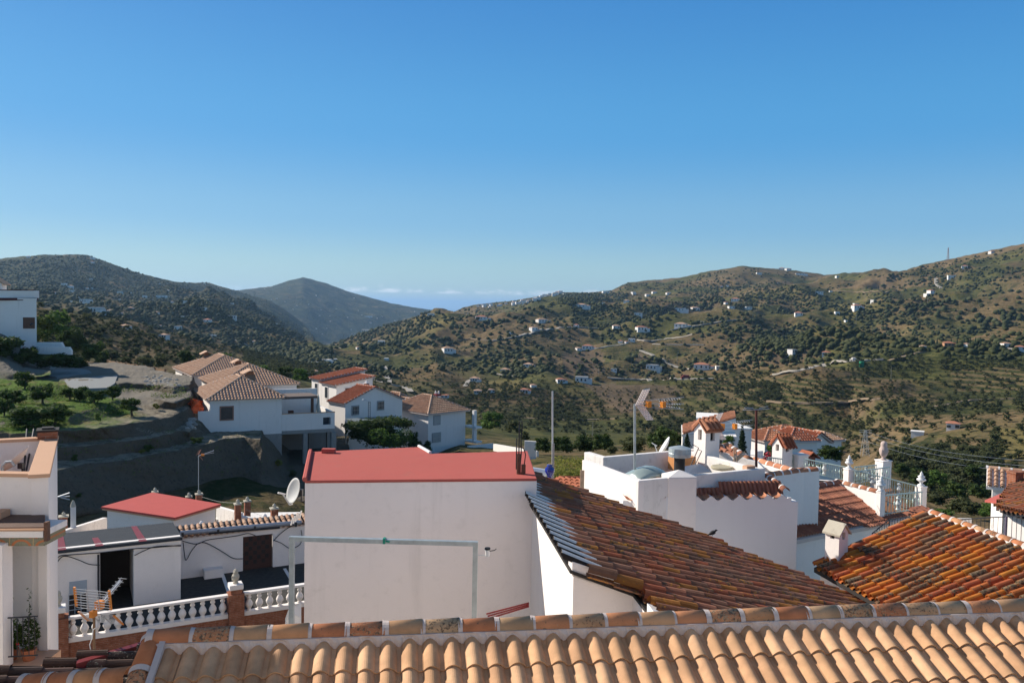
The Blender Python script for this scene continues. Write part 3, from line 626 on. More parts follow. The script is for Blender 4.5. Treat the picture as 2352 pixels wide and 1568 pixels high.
# verge at the left end
vg = MB(); vm = MB(); V0 = RA+e*0.02+Vector((0, 0, -0.14)); V1 = V0+dn*4.3
ridge_tiles(vg, vm, V0, V1, r=0.125, L=0.42, seg=12, band=0.05, seed=9)
vg.build('verge_tiles', T_RIDGE, fr, smooth=True)
vm.box(V0+e*0.10-nn*0.02, e*0.06, dn*4.3, nn*0.12); vm.build('verge_mortar', MORTAR, fr)
sb = MB(); q0 = RA+base-nn*0.03; sb.slab([q0-e*0.1, q0+e*(tot+0.2), q0+e*(tot+0.2)+dn*4.4, q0-e*0.1+dn*4.4], (0, 0, -0.12))
bk = RA+Vector((0, 0, -0.2)); sb.slab([bk-e*0.1-g*0.06, bk+e*tot-g*0.06, bk+e*tot-g*0.16-ZV*0.5, bk-e*0.1-g*0.16-ZV*0.5], -g*0.05)
sb.build('roof_deck', MORTAR, fr)
wl = MB(); c0 = RA-e*0.05+g*0.1; wl.prism([tuple(c0)[:2], tuple(RB+g*0.1)[:2], tuple(RB+g*4.3)[:2], tuple(c0+g*4.3)[:2]], -14, -5.6); wl.build('wall', WHITE, fr)

# lower dark roof, left of the verge
lr_ = thing('tiled_roof', 'dark weathered tile roof in shade at the bottom left, below the foreground roof', 'roof', at(150, 1540, 11.5))
A = at(-60, 1548, 11.2); B = at(345, 1487, 12.6); e2 = (B-A).normalized(); zz = Vector((0, 0, 0))
g2 = Vector((e2.y, -e2.x, 0)).normalized()
d2 = (g2*0.95-ZV*0.3+e2*0.0).normalized()
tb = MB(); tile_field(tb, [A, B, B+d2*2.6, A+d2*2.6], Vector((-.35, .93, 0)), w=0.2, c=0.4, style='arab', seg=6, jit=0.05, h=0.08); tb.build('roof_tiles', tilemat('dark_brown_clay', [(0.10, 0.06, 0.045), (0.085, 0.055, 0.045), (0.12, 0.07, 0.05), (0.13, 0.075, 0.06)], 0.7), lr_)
dk = MB(); dk.slab([A-ZV*.1, B-ZV*.1, B+d2*2.6-ZV*.1, A+d2*2.6-ZV*.1], (0, 0, -0.2)); dk.build('roof_deck', MORTAR, lr_)
mt = MB(); rt = MB(); C0 = at(60, 1572, 9.6); C1 = at(300, 1556, 9.2)
ridge_tiles(rt, mt, C0, C1, r=0.13, L=0.42, seg=10, band=0.06, seed=12); rt.build('ridge_tiles', T_RIDGE, lr_, smooth=True); mt.build('mortar_bed', MORTAR, lr_)
ft = MB(); a1 = at(175, 1531, 11.7); b1 = at(335, 1484, 12.65)
ft.slab([a1+ZV*.05, b1+ZV*.05, b1+ZV*.05+Vector((-.05, .12, 0)), a1+ZV*.05+Vector((-.05, .12, 0))], (0, 0, -0.3)); ft.build('flashing', REDPL, lr_)

# ================= galvanised pipe frame behind the ridge =================
pf = thing('pipe_frame', 'galvanised square pipe frame of two posts and a crossbar before the big blank wall', 'frame', at(880, 1400, 13))
PL = at(671, 1241, 13.0); PR = at(1095, 1251, 13.0); PR.z = PL.z-0.03
mb = MB(); mb.box(PL+Vector((-.04, -.035, -2.2)), (0.078, 0, 0), (0, 0.07, 0), (0, 0, 2.2)); mb.build('post', GALV, pf, bevel=0.004)
mb = MB(); mb.box(PR+Vector((-.06, -.035, -2.2)), (0.078, 0, 0), (0, 0.07, 0), (0, 0, 2.2)); mb.build('post', GALV, pf, bevel=0.004)
mb = MB(); mb.box(PL+Vector((-.045, -.04, -0.0)), (PR-PL)+Vector((0.065, 0, 0)), (0, 0.08, 0), (0, 0, 0.07)); mb.build('crossbar', GALV, pf, bevel=0.004)
mb = MB(); md = (PL+PR)/2; mb.cbox(md+Vector((0, 0, 0.0)), 0.04, 0.095, 0.085, 0); mb.tube([md+Vector((0.03, -.05, .05)), md+Vector((0.09, -.06, .04))], 0.015, 6); mb.build('cord_knot', simple('green_cord', (0.02, 0.25, 0.17), 0.6), pf)
br = thing('wall_bracket', 'small white pipe bracket with a black cap beside the right post of the frame', 'bracket', PR)
b0 = at(1096, 1274, 13.0); b1 = at(1121, 1275, 13.0)
mb = MB(); mb.tube([b0, b1], 0.009, 6); mb.build('arm', WHITEP, br)
mb = MB(); mb.lathe(b1+Vector((-.01, 0, -.01)), [(0.035, 0), (0.035, 0.10), (0.03, 0.105)], 10); mb.build('cup', WHITEP, br)
mb = MB(); mb.lathe(b1+Vector((-.01, 0, 0.095)), [(0.045, 0), (0.045, 0.03), (0.02, 0.035)], 10); mb.tube([b1+Vector((.02, 0, .07)), b1+Vector((.10, 0, .085)), b1+Vector((.13, 0, .11))], 0.008, 5); mb.build('cap', BLACKR, br)

# ================= big white building with the red roof =================
ZB = -3.5
bb = [atz(700, 1103, ZB), atz(1233, 1098, ZB), atz(1212, 1035, ZB), atz(988, 1041, ZB), atz(962, 1026, ZB), atz(713, 1037, ZB)]
bh = thing('white_building', 'big blank white building with a flat red painted roof in the middle', 'building', (bb[0].x, bb[0].y, -12))
fx = (bb[1]-bb[0]).normalized()
mb = MB(); inn = [b+Vector((0, 0.02, 0)) for b in bb]; mb.prism([(p.x, p.y) for p in inn], -13, ZB-0.06); mb.build('wall', WARMWHITE, bh)
mb = MB(); mb.slab([b+Vector((0, 0, 0)) for b in bb], (0, 0, -0.055)); 
mb.build('roof', REDPAINT, bh, bevel=0.015)
mb = MB(); mb.tube([bb[0]+Vector((.0, 0, .02)), bb[5]+Vector((.0, 0, .02))], 0.05, 6); k = bb[5]; mb.cbox(k+Vector((.45, -.1, 0)), .3, .15, .1); mb.build('upstand', REDPAINT, bh)
mb = MB(); mb.tube([bb[4]+Vector((.0, 0, .02)), bb[3]+Vector((.0, 0, .02))], 0.04, 6); mb.build('edge_flashing', WHITEP, bh)
# mast with pipes on the right corner
def pole(name, label, cat, base, top, r, mat, parts=True):
    t = thing(name, label, cat, base); m_ = MB(); m_.tube([base, top], r, 8); m_.build('pole', mat, t); return t
b0 = atz(1191, 1088, ZB)
ms = thing('cable_mast', 'brown mast with looped black cables on the corner of the red roof', 'mast', b0)
mb = MB(); mb.tube([b0, b0+Vector((0.0, 0, 0.42))], 0.045, 8); mb.cbox(b0+Vector((.1, 0, 0)), .09, .09, .2); mb.build('base', BROWNW, ms)
mb = MB(); tp = at(1193, 975, b0.y); mb.tube([b0+Vector((0, 0, .2)), tp], 0.016, 6); mb.tube([b0+Vector((-.05, 0, .1)), b0+Vector((-.05, 0, .75))], 0.014, 6); mb.build('pole', DKMETAL, ms)
mb = MB()
mb.tube([tp+Vector((x, 0, z)) for x, z in ((0, 0), (.0, .06), (.05, .07), (.06, -.02), (.04, -.3), (.05, -.6), (0.02, -1.0))], 0.014, 6)
mb.tube([tp+Vector((x, 0, z)) for x, z in ((0.02, -.45), (.10, -.5), (.14, -.62), (.12, -.8), (.06, -1.0), (.05, -1.1))], 0.012, 6); mb.build('cable', BLACKR, ms)
# satellite dish builder
def dish(name, label, c, rad, aim, mat=None, armlen=0.5, mount=None, tilt=1.0):
    t = thing(name, label, 'satellite dish', c); mat = mat or WHITEP
    aim = Vector(aim).normalized(); a = aim.orthogonal().normalized(); a = (ZV.cross(aim)).normalized(); b = aim.cross(a)
    mb = MB(); n = 28; k = 6; vs = []
    for sh in (0, -0.012):
        for i in range(k+1):
            r = rad*i/k
            for j in range(n):
                th = 2*math.pi*j/n; vs.append(Vector(c)+a*math.cos(th)*r*0.92+b*math.sin(th)*r+aim*(0.28*r*r/rad+sh))
    fs = []
    for s in (0, 1):
        o = s*(k+1)*n
        for i in range(k):
            for j in range(n):
                f = (o+i*n+j, o+i*n+(j+1) % n, o+(i+1)*n+(j+1) % n, o+(i+1)*n+j); fs.append(f if s == 0 else f[::-1])
    for j in range(n): fs.append((k*n+j, k*n+(j+1) % n, (2*k+1)*n+(j+1) % n, (2*k+1)*n+j))
    mb.add(vs, fs); mb.build('reflector', mat, t, smooth=True)
    mb = MB(); low = Vector(c)-b*rad*0.95; fo = Vector(c)+aim*rad*1.05-b*rad*0.35
    mb.tube([low, low+aim*rad*0.2-b*0.03, fo], 0.018*max(1, rad/0.5), 6); mb.build('arm', ALU, t)
    mb = MB(); mb.tube([fo-aim*0.02, fo-aim*0.13*rad/0.5], 0.03*rad/0.5, 8); mb.tube([fo, fo+aim*.1], 0.02, 6); mb.build('receiver', WHITEP, t)
    mb = MB(); mo = Vector(mount) if mount is not None else Vector(c)-aim*0.2-ZV*rad*1.1
    mb.tube([Vector(c)-aim*0.02, Vector(c)-aim*0.12, mo], 0.022, 6); mb.cbox(Vector(c)-aim*0.1-ZV*0.06, 0.1, 0.1, 0.12); mb.build('mount', DKMETAL, t)
    return t
dish('satellite_dish', 'grey satellite dish fixed to the left side of the big building', at(680, 1128, 16.9), 0.27, (-0.72, -0.62, 0.30), simple('grey_dish', (0.42, 0.42, 0.41), 0.6), mount=at(694, 1150, 17.2))
# fan of white slats and cables below the dish
mb = MB()
for i in range(5): mb.box(at(666+i*5, 1206-i*4, 17.3), (0.025, 0, 0), (0.0, .03, 0), (0.04, 0, 0.16))
tag(mb.build('slatted_screen', WHITEP), 'small white slatted screen tucked below the grey satellite dish', 'screen')
# red pipe bundle and gutter in the corner of the big wall
mb = MB()
for i in range(3): mb.tube([at(1118+i*3, 1409+i*5, 14.5), at(1214, 1384+i*4, 15.2)], 0.016, 8)
tag(mb.build('gutter', REDPL), 'dark red gutter pipes at the foot of the big blank wall', 'gutter')
mb = MB(); c = [at(662, 1400, 14.0), at(692, 1384, 14.6), at(692, 1420, 14.4), at(655, 1420, 14.0)]
mb.slab(c, (0, 0, -0.1)); tag(mb.build('canopy', WHITEP), 'cream ribbed canopy corner at the lower left of the big wall', 'canopy')

# ================= house with the old orange-red tile roof =================
oh = thing('old_house', 'white house with an old lichen-spotted orange clay tile roof', 'house', (3, 16, -12))
ZL = -3.95
L0 = atz(1222, 1150, ZL); L1 = atz(1313, 1296, ZL); ld = (L1-L0).normalized()      # left edge heading toward the camera
rd = Vector((-ld.y, ld.x, 0)); rd = rd if rd.x > 0 else -rd
tt = 0.385; rs = (rd-ZV*tt).normalized()
TL = L0-ld*2.6                                  # far end of the left edge
def onroof(a, s): return TL+ld*a+rd*s-ZV*tt*s   # a along the edge, s out along the slope
far_len = 8.6; tl_ = (L1-TL).dot(ld)
poly = [onroof(-0.5, 0.2), onroof(-1.15, 4.3), onroof(-0.5, far_len), onroof(10.5, far_len), onroof(10.5, 1.35), onroof(tl_+1.15, 1.35), onroof(tl_+1.15, 0.95), onroof(tl_+0.1, 0.95), onroof(tl_+0.1, 0.2)]
tb = MB(); tile_field(tb, poly, ld, w=0.30, c=0.43, style='arab', seg=7, jit=0.07, h=0.12, lip=0.03, lift=0.05, seed=4)
tb.build('roof_tiles', T_OLD, oh)
mb = MB(); poly2 = [onroof(-0.5, -0.04), onroof(-1.1, 4.3), onroof(-0.5, far_len), onroof(10.5, far_len), onroof(10.5, 1.35), onroof(tl_+1.15, 1.35), onroof(tl_+1.15, 0.95), onroof(tl_+0.08, 0.95), onroof(tl_+0.08, -0.04)]
mb.slab([p-ZV*0.075 for p in poly2], (0, 0, -0.05)); mb.build('roof_deck', DARKIN, oh)
# whitewashed first course along the left edge
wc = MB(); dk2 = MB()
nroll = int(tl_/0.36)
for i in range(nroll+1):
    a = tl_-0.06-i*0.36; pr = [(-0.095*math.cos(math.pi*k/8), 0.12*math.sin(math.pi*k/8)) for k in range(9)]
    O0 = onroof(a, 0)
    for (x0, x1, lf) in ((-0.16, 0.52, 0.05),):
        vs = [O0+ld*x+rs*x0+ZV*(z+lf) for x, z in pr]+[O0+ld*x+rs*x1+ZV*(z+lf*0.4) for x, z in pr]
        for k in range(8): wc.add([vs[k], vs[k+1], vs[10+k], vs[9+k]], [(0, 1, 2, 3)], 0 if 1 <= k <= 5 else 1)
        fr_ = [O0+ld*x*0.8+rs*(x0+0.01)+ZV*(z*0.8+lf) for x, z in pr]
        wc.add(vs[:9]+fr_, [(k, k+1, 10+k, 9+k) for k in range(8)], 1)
wc.build('whitewashed_verge', [stucco('whitewash_on_tile', (0.74, 0.70, 0.65), 0.5, 0.6, 0.3, (0.1, 0.09, 0.08)), simple('mould_and_shade', (0.03, 0.022, 0.018), .9, 0, .5, 14)], oh)  # roll sides and ends coloured dark: mould plus the shade on them
S0 = tl_+0.05
foot = [onroof(-0.4, 0.02), onroof(S0, 0.02), onroof(S0, 0.95), onroof(S0+1.1, 0.95), onroof(S0+1.1, 1.35), onroof(10.4, 1.35), onroof(10.4, far_len-0.15), onroof(-0.4, far_len-0.15)]
mb = MB(); k = len(foot); lo = [Vector((p.x, p.y, -13)) for p in foot]; up_ = [p-ZV*0.125 for p in foot]
mb.add(lo+up_, [(i, (i+1) % k, k+(i+1) % k, k+i) for i in range(k)]); mb.build('wall', WHITE, oh)
# stepped verge blocks near the corner
mb = MB(); c = onroof(S0, 0.0); mb.slab([c+ZV*.06, c+rd*0.75-ZV*.20, c+rd*0.75-ZV*.20-ld*.3, c+ZV*.06-ld*.3], (0, 0, -.22)); 
c = onroof(S0+1.1, 0.95); mb.build('verge_mortar', WHITE, oh); mb = MB(); mb.slab([c+ZV*.05, c+rd*0.6-ZV*.16, c+rd*0.6-ZV*.16-ld*.3, c+ZV*.05-ld*.3], (0, 0, -.22)); mb.build('verge_mortar', WHITE, oh)
bd = atz(1636, 1222, onroof(2.0, 4.6).z)

# unseen house front added behind the camera to bounce warm sunlight forward
bounce_front = thing('white_house', 'white house front at the viewpoint, facing the valley', 'house', (0, -5, -14)); mb = MB(); mb.prism([(-16, -9), (14, -9), (14, -3.2), (-16, -3.2)], -14, 4.5); mb.build('wall', WHITE, bounce_front); mb = MB(); mb.prism([(-16.3, -9), (14.3, -9), (14.3, -2.9), (-16.3, -2.9)], 4.52, 4.7); mb.build('roof', COPING, bounce_front)
# ================= terracotta-coped building at the left edge =================
zc = -3.27
N1 = atz(111, 1087, zc); N0 = atz(130, 1006, zc); I1 = atz(74, 1086, zc); I0 = atz(97, 1006, zc)
fy = N1.y; dl = (N0-N1).normalized(); pn = Vector((-dl.y, dl.x, 0))     # into the building (left)
lb = thing('terrace_house', 'white house at the left edge, salmon coping round its roof terrace', 'house', (-11, 17, -12))
th = 0.31; FL = Vector((-13.5, fy, zc)); BL = N0+pn*4+dl*0.0
def lbq(a, b): return N1+dl*a+pn*b
Lw = (N0-N1).length+0.35
mb = MB(); zt = zc-0.07
mb.prism([(lbq(0, 0).x, lbq(0, 0).y), (lbq(Lw, 0).x, lbq(Lw, 0).y), (lbq(Lw, th-.03).x, lbq(Lw, th-.03).y), (lbq(0.1, th-.03).x, lbq(0.1, th-.03).y)], -13, zt)
mb.prism([(lbq(Lw-.16, th).x, lbq(Lw-.16, th).y), (lbq(Lw, th).x, lbq(Lw, th).y), (lbq(Lw, 5).x, lbq(Lw, 5).y), (lbq(Lw-.16, 5).x, lbq(Lw-.16, 5).y)], -13, zt)
mb.box((-14, fy, -13), (14+lbq(0, th).x-0.002, 0, 0), (0, 0.14, 0), (0, 0, zt+13)); mb.build('wall', WHITE, lb)
mb = MB(); o_ = 0.03
mb.slab([lbq(-o_, -o_)+ZV*0, lbq(Lw+o_, -o_), lbq(Lw+o_, th+.02), lbq(0, th+.02)], (0, 0, -0.068)); mb.build('coping', COPING, lb, bevel=0.008)
mb = MB(); mb.box((-14, fy-0.05, zc-0.068), (14+lbq(0, th).x-0.03, 0, 0), (0, 0.22, 0), (0, 0, .065)); mb.build('coping', COPING, lb)
mb = MB(); a, b = lbq(Lw-.2, th+.03), lbq(Lw-.2, 5); mb.slab([a, b, b+dl*.25, a+dl*.25], (0, 0, -0.066)); mb.build('coping', COPING, lb)
mb = MB(); mb.slab([Vector((-14, fy+.14, -4.22)), Vector((lbq(0, th).x, fy+.14, -4.22)), lbq(Lw-.16, th)+ZV*(-.95), lbq(Lw-.16, 5)+ZV*(-.95)], (0, 0, -0.2)); mb.build('terrace_floor', simple('red_floor_tile', (0.22, 0.07, 0.045), 0.6), lb)
ch = MB(); c = lbq(Lw-0.25, 0.18); ch.cbox((c.x, c.y, zc), 0.40, 0.42, 0.17, math.atan2(dl.y, dl.x)-math.pi/2); cho = ch.build('chimney', BRICK, lb, uv=True)
ch = MB(); ch.cbox((c.x, c.y, zc+0.17), 0.46, 0.48, 0.045, math.atan2(dl.y, dl.x)-math.pi/2); ch.cbox((c.x, c.y, zc+0.215), 0.24, 0.24, 0.04, 0.5); ch.build('chimney_cap', DARKIN, cho)
# balcony canopy with painted tile frieze
zk = at(50, 1185, fy).z
def fX(px, D): return at(px, 1200, D).x
XL = fX(-90, fy); yc = fy-.80
mb = MB(); mb.slab([Vector((XL, fy-.02, zk+.02)), Vector((fX(105, fy), fy-.02, zk+.04)), Vector((fX(103, yc), yc, zk+.03)), Vector((XL, yc, zk-.03))], (0, 0, -.05)); mb.build('canopy_roof', simple('brown_paving', (0.13, 0.075, 0.055), 0.8, 0, 0.2, 4), lb)
xr = fX(103, yc)
mb = MB(); mb.box((XL, yc-.05, zk-.075), (xr-XL, 0, 0.05), (0, .06, 0), (0, 0, .035)); mb.build('canopy_edge', COPING, lb)
mb = MB(); mb.box((XL, yc-.03, zk-.19), (xr-XL-.02, 0, 0.04), (0, .8, 0), (0, 0, .112)); mb.build('canopy_fascia', WHITE_DIRTY, lb)
t = NT('painted_ceramic'); uvn = t.vmap((1/0.42, 1/0.42, 1/0.16), (0, 0, 0)); sp = t.n('ShaderNodeSeparateXYZ'); t.t.links.new(uvn, sp.inputs[0])
fx_ = t.math('SUBTRACT', t.math('FRACT', sp.outputs[0]), 0.5); fz_ = t.math('FRACT', t.math('ADD', sp.outputs[2], 0.65))
rr_ = t.math('SQRT', t.math('ADD', t.math('MULTIPLY', t.math('MULTIPLY', fx_, fx_), 4.0), t.math('MULTIPLY', t.math('MULTIPLY', fz_, fz_), 1.0)))
ring = t.math('MULTIPLY', t.ramp(rr_, 0.62, 0.66), t.ramp(rr_, 0.84, 0.88, 1, 0)); cr = t.mix(t.noise(40, 3), (0.30, 0.27, 0.17), (0.05, 0.06, 0.03))
cr = t.mix(ring, cr, (0.40, 0.12, 0.03)); cr = t.mix(t.ramp(t.math('ABSOLUTE', fx_), 0.47, 0.48), cr, (0.35, 0.25, 0.12)); CERAM = t.done(cr, 0.4, 0, 0.5)
mb = MB(); mb.box((XL, yc+.03, zk-.355), (xr-XL-.03, 0, 0.04), (0, .7, 0), (0, 0, .165)); mb.build('ceramic_frieze', CERAM, lb)
mb = MB(); mb.box((xr-.01, yc-.02, zk-.22), (.06, 0, 0), (0, .10, 0), (0, 0, .34)); mb.build('canopy_bracket', BROWNW, lb)
mb = MB(); mb.box((fX(8, fy), fy-.35, zk+.03), (.16, 0, 0), (0, .3, 0), (0, 0, .12)); mb.build('canopy_block', COPING, lb)
mb = MB(); xa, xb = fX(87, fy-.1), fX(107, fy-.1); mb.box((xa, fy-0.10, -9), (xb-xa, 0, 0), (0, .0985, 0), (0, 0, 9+zk-.05)); mb.build('pillar', WHITE, lb)
yb = yc-.15; xe = at(5, 1300, yb).x; mb = MB(); mb.box((xe-1.2, yb, -9), (1.2, 0, 0), (0, .3, 0), (0, 0, 9+at(0, 1252, yb).z)); mb.build('pillar', WHITE, lb)
# unseen block added beyond the frame to cast shade on the lower left
mb = MB(); mb.prism([(-15, 3.5), (-8.35, 3.5), (-8.35, 11.2), (-15, 11.2)], -13, 0.37); mb.build('shade_block', WHITE, lb)
z0 = at(45, 1528, yc).z; XA, XB = at(4, 1400, yc).x, at(86, 1400, yc).x
mb = MB(); mb.box((XA-.6, yc-.05, z0-.22), (XB-XA+.6, 0, 0), (0, .8, 0), (0, 0, .2)); mb.build('balcony_floor', COPING, lb)
rg = thing('balcony_railing', 'dark wrought iron balcony railing in front of the potted plants, far left', 'railing', (XA, yc, z0))
zt2 = at(45, 1420, yc).z; r0_ = Vector((XA-.3, yc, zt2-.02)); dv = Vector((XB-XA+.3, 0, .07))
mb = MB(); mb.tube([r0_, r0_+dv], .014, 6); mb.build('top_rail', DKMETAL, rg); mb = MB(); mb.tube([r0_-ZV*.70, r0_-ZV*.70+dv], .012, 6); mb.build('bottom_rail', DKMETAL, rg)
for i in range(9): q = r0_+dv*((i+.5)/9); mb = MB(); mb.tube([q-ZV*.70, q], .008, 5); mb.tube([q-ZV*.02+Vector((.0, 0, 0)), q+Vector((.03, 0, -.05)), q+Vector((.02, 0, -.08))], .005, 4); mb.build('baluster', DKMETAL, rg)
# generic leaf cloud
def leaves(mb, c, rx, ry, rz, n, s, rnd, shell=0.55, flat=0.0):
    c = Vector(c)
    for _ in range(n):
        th = rnd.uniform(0, 2*math.pi); ct = rnd.uniform(-1, 1); r = shell+(1-shell)*rnd.random()**0.6; st = math.sqrt(1-ct*ct)
        p = c+Vector((rx*r*st*math.cos(th), ry*r*st*math.sin(th), rz*r*ct))
        a = Vector((rnd.uniform(-1, 1), rnd.uniform(-1, 1), rnd.uniform(-.6, .6))).normalized(); b = a.cross(Vector((rnd.uniform(-1, 1), rnd.uniform(-1, 1), rnd.uniform(-1, 1)))).normalized()
        l = s*rnd.uniform(.6, 1.4); w_ = l*.45
        mb.add([p-a*l*.5, p+b*w_*.5, p+a*l*.5, p-b*w_*.5], [(0, 1, 2, 3)])
rnd = random.Random(4)
for i, (x, lab) in enumerate(((at(25, 1500, yc+.3).x, 'leafy plant in a terracotta pot at the far left of the balcony'), (at(66, 1500, yc+.3).x, 'leafy plant with a red flower in a terracotta pot, right of the other pot'))):
    pl = thing('potted_plant', lab, 'plant', (x, yc+.3, z0), 'potted plants on the balcony')
    mb = MB(); mb.lathe((x, yc+.3, z0-.05), [(.09, 0), (.12, .2), (.13, .2), (.13, .23), (.1, .23)], 12); mb.build('pot', TERRA, pl)
    mb = MB(); leaves(mb, (x, yc+.3, z0+.45), .19, .19, .30, 520, .07, rnd); leaves(mb, (x+.02*i, yc+.3, z0+.9), .05, .05, .5, 60, .045, rnd, 0); mb.build('foliage', L_GREEN if i == 0 else L_DARK, pl)
    if i: mb = MB(); mb.blob((x-.08, yc+.1, z0+.35), .025, .025, .025); mb.build('flower', simple('red_petal', (.5, .01, .01), .6), pl)
# dish and pipes on that terrace
dish('satellite_dish', 'pale satellite dish on the coped roof terrace at the far left', at(40, 1062, 18.0), 0.40, (-0.75, -0.22, 0.80), simple('beige_dish', (0.60, 0.52, 0.47), 0.5), mount=at(52, 1082, 18.2))
for x0, x1 in ((62, 55), (78, 60)):
    tag_ = 'steel pipe leaning against the terrace wall, behind the dish' if x0 == 62 else 'steel pipe leaning at a slant, right of the upright one, behind the dish'
    mb = MB(); mb.tube([at(x1, 1083, 18.6), at(x0, 985, 19.6)], 0.022, 8); tag(mb.build('steel_pipe', DKMETAL), tag_, 'pipe', 'steel pipes on the left roof terrace')
mb = MB(); mb.tube([at(x, y, 19.2) for x, y in ((105, 986), (98, 985), (90, 990), (86, 1000), (85, 1015), (87, 1030))], 0.028, 8); tag(mb.build('black_hose', BLACKR), 'black hose looping down beside the brick chimney at the left', 'hose')
mb = MB(); mb.tube([at(x, y, 17.6) for x, y in ((6, 1083), (6, 1070), (14, 1061), (26, 1060), (34, 1070))], 0.03, 8); tag(mb.build('grey_hose', GALV), 'grey hose curled on the floor under the pale dish', 'hose')

# ================= house and terrace behind the balustrade =================
hb = hvec(R(27)); hp = Vector((-hb.y, hb.x, 0))
zr = -11.5; zf = -12.35
RL = atz(120, 1421, zr); RR_ = atz(694, 1340, zr); hb2 = (RR_-RL).normalized(); hb = hb2; hp = Vector((-hb.y, hb.x, 0))
hd = math.atan2(hb.y, hb.x)
bp = thing('balustrade', 'white concrete balustrade on a red brick wall with two brick piers', 'balustrade', RL)
tot = (RR_-RL).length
def onr(px): # distance along rail of a photo column
    q = onpl(px, 1380, RL, hp); return (q-RL).dot(hb)
spans = [(onr(154), onr(523)), (onr(560), tot+.5)]
PROF = [(.055, 0), (.055, .04), (.035, .06), (.05, .10), (.085, .2), (.09, .26), (.07, .34), (.04, .42), (.035, .46), (.055, .49), (.055, .53), (.035, .56), (.05, .6), (.055, .64)]
nb = 0
for (a, b) in spans:
    mb = MB(); mb.box(RL+hb*a-hp*.12-ZV*.09, hb*(b-a), hp*.24, ZV*.09); mb.build('top_rail', WHITE, bp, bevel=.01)
    mb = MB(); mb.box(RL+hb*a-hp*.12-ZV*.92, hb*(b-a), hp*.24, ZV*.17); mb.build('bottom_rail', WHITE, bp, bevel=.01)
    n = int((b-a)/.36); n = max(1, n)
    for i in range(n):
        p = RL+hb*(a+(b-a)*(i+.5)/n)-ZV*.75
        mb = MB(); mb.lathe(p, [(r*1.65, h*1.03) for r, h in PROF], 10); mb.build('baluster', WHITE, bp, smooth=True)
mb = MB(); mb.box(RL-hb*.1-hp*.10-ZV*3.6, hb*(tot+.6), hp*.2, ZV*2.68); mb.build('brick_wall', BRICK, bp, uv=True)
def finial(mb, c, s=1.0):
    mb.lathe(c, [(.10, 0), (.10, .05), (.06, .08), (.12, .16), (.145, .24), (.13, .32), (.09, .37), (.10, .42), (.075, .5), (.02, .55)], 10, 0, s)
def pier(px0, px1, ytop, pw, fin, label=None):
    c = RL+hb*((onr(px0)+onr(px1))/2); zt_ = onpl((px0+px1)/2, ytop, RL, hp).z
    mb = MB(); mb.cbox((c.x, c.y, -15), pw, pw, zt_+15, hd); mb.build('pier', BRICK, bp, uv=True)
    return c, zt_
c, z = pier(112, 154, 1416, .66, True)
mb = MB(); mb.cbox((c.x, c.y, z), .40, .40, .19, hd); mb.build('pier_neck', BRICK, bp, uv=True)
mb = MB(); mb.cbox((c.x, c.y, z+.19), .50, .50, .20, hd); mb.build('pier_cap', WHITE, bp, bevel=.02)
c1 = Vector((c.x, c.y, z+.39))
c, z = pier(524, 558, 1360, .58, True)
mb = MB(); mb.cbox((c.x, c.y, z), .42, .42, .17, hd); mb.build('pier_neck', BRICK, bp, uv=True)
mb = MB(); mb.cbox((c.x, c.y, z+.17), .52, .52, .20, hd); mb.build('pier_cap', WHITE, bp, bevel=.02)
c2 = Vector((c.x, c.y, z+.37))
for cc, lab in ((c1, 'carved stone finial on the left pier of the balustrade'), (c2, 'carved stone finial on the right pier of the balustrade')):
    mb = MB(); finial(mb, cc, 1.05); mb.blob(cc+Vector((0, -.07, .24)), .13, .08, .14, jit=.3, seed=3); mb.blob(cc+Vector((0, -.03, .44)), .085, .085, .11, jit=.2, seed=5)
    tag(mb.build('stone_finial', STONE), lab, 'finial', 'stone finials on the brick piers')
th_ = thing('white_house', 'low white terrace house with a black felt roof behind the balustrade', 'house', (-12, 36, -13))
W0 = atz(640, 1300, zf)            # main wall base
def onw(px, py): return onpl(px, py, W0, hp)
a = (onw(412, 1240)-W0).dot(hb); b = (onw(700, 1205)-W0).dot(hb); ztop = onw(560, 1222).z
d0, d1 = (onw(558, 1260)-W0).dot(hb), (onw(627, 1260)-W0).dot(hb); zd = onw(590, 1229).z
Wp = Vector((W0.x, W0.y, 0))
def wallpiece(mb, s0, s1, z0, z1, off=0.0, t_=.25): mb.box(Wp+hb*s0+hp*off+ZV*z0, hb*(s1-s0), hp*t_, ZV*(z1-z0))
mb = MB(); wallpiece(mb, a-1, d0, zf-.5, ztop); wallpiece(mb, d1, b+1.2, zf-.5, ztop); wallpiece(mb, d0, d1, zd, ztop); wallpiece(mb, d0-.1, d1+.1, zf-.5, ztop-.03, 1.2, .1); mb.build('wall', WHITE, th_)
mb = MB(); wallpiece(mb, d0+.02, d1-.02, zf, zd-.02, .10, .05); dro = mb.build('door', simple('dark_red_brown_door', (0.06, 0.028, 0.022), .7), th_)
mb = MB()
for j in range(6):
    for i in range(3): q = Wp+hb*(d0+.3+(d1-d0-.6)*i/2+(.12 if j % 2 else -.05))+hp*.09+ZV*(zf+.25+j*(zd-zf-.4)/5.5); mb.cbox(q-hb*.07, .16, .03, .18, hd)
mb.build('lattice', DARKIN, dro)
mb = MB(); wallpiece(mb, a-.5, b+1.2, ztop, ztop+.10, -.05, .35); mb.build('eave', MORTAR, th_)
tb = MB(); pA = Wp+hb*(a-.5)-hp*.12+ZV*(ztop+.12); pB = Wp+hb*(b+1.2)-hp*.12+ZV*(ztop+.12); up = hp*.95+ZV*.22
tile_field(tb, [pA, pB, pB+up*1.0, pA+up*1.0], hb, w=.25, c=.4, style='arab', seg=5, h=.09, seed=2); tb.build('eave_tiles', T_TANFAR, th_)
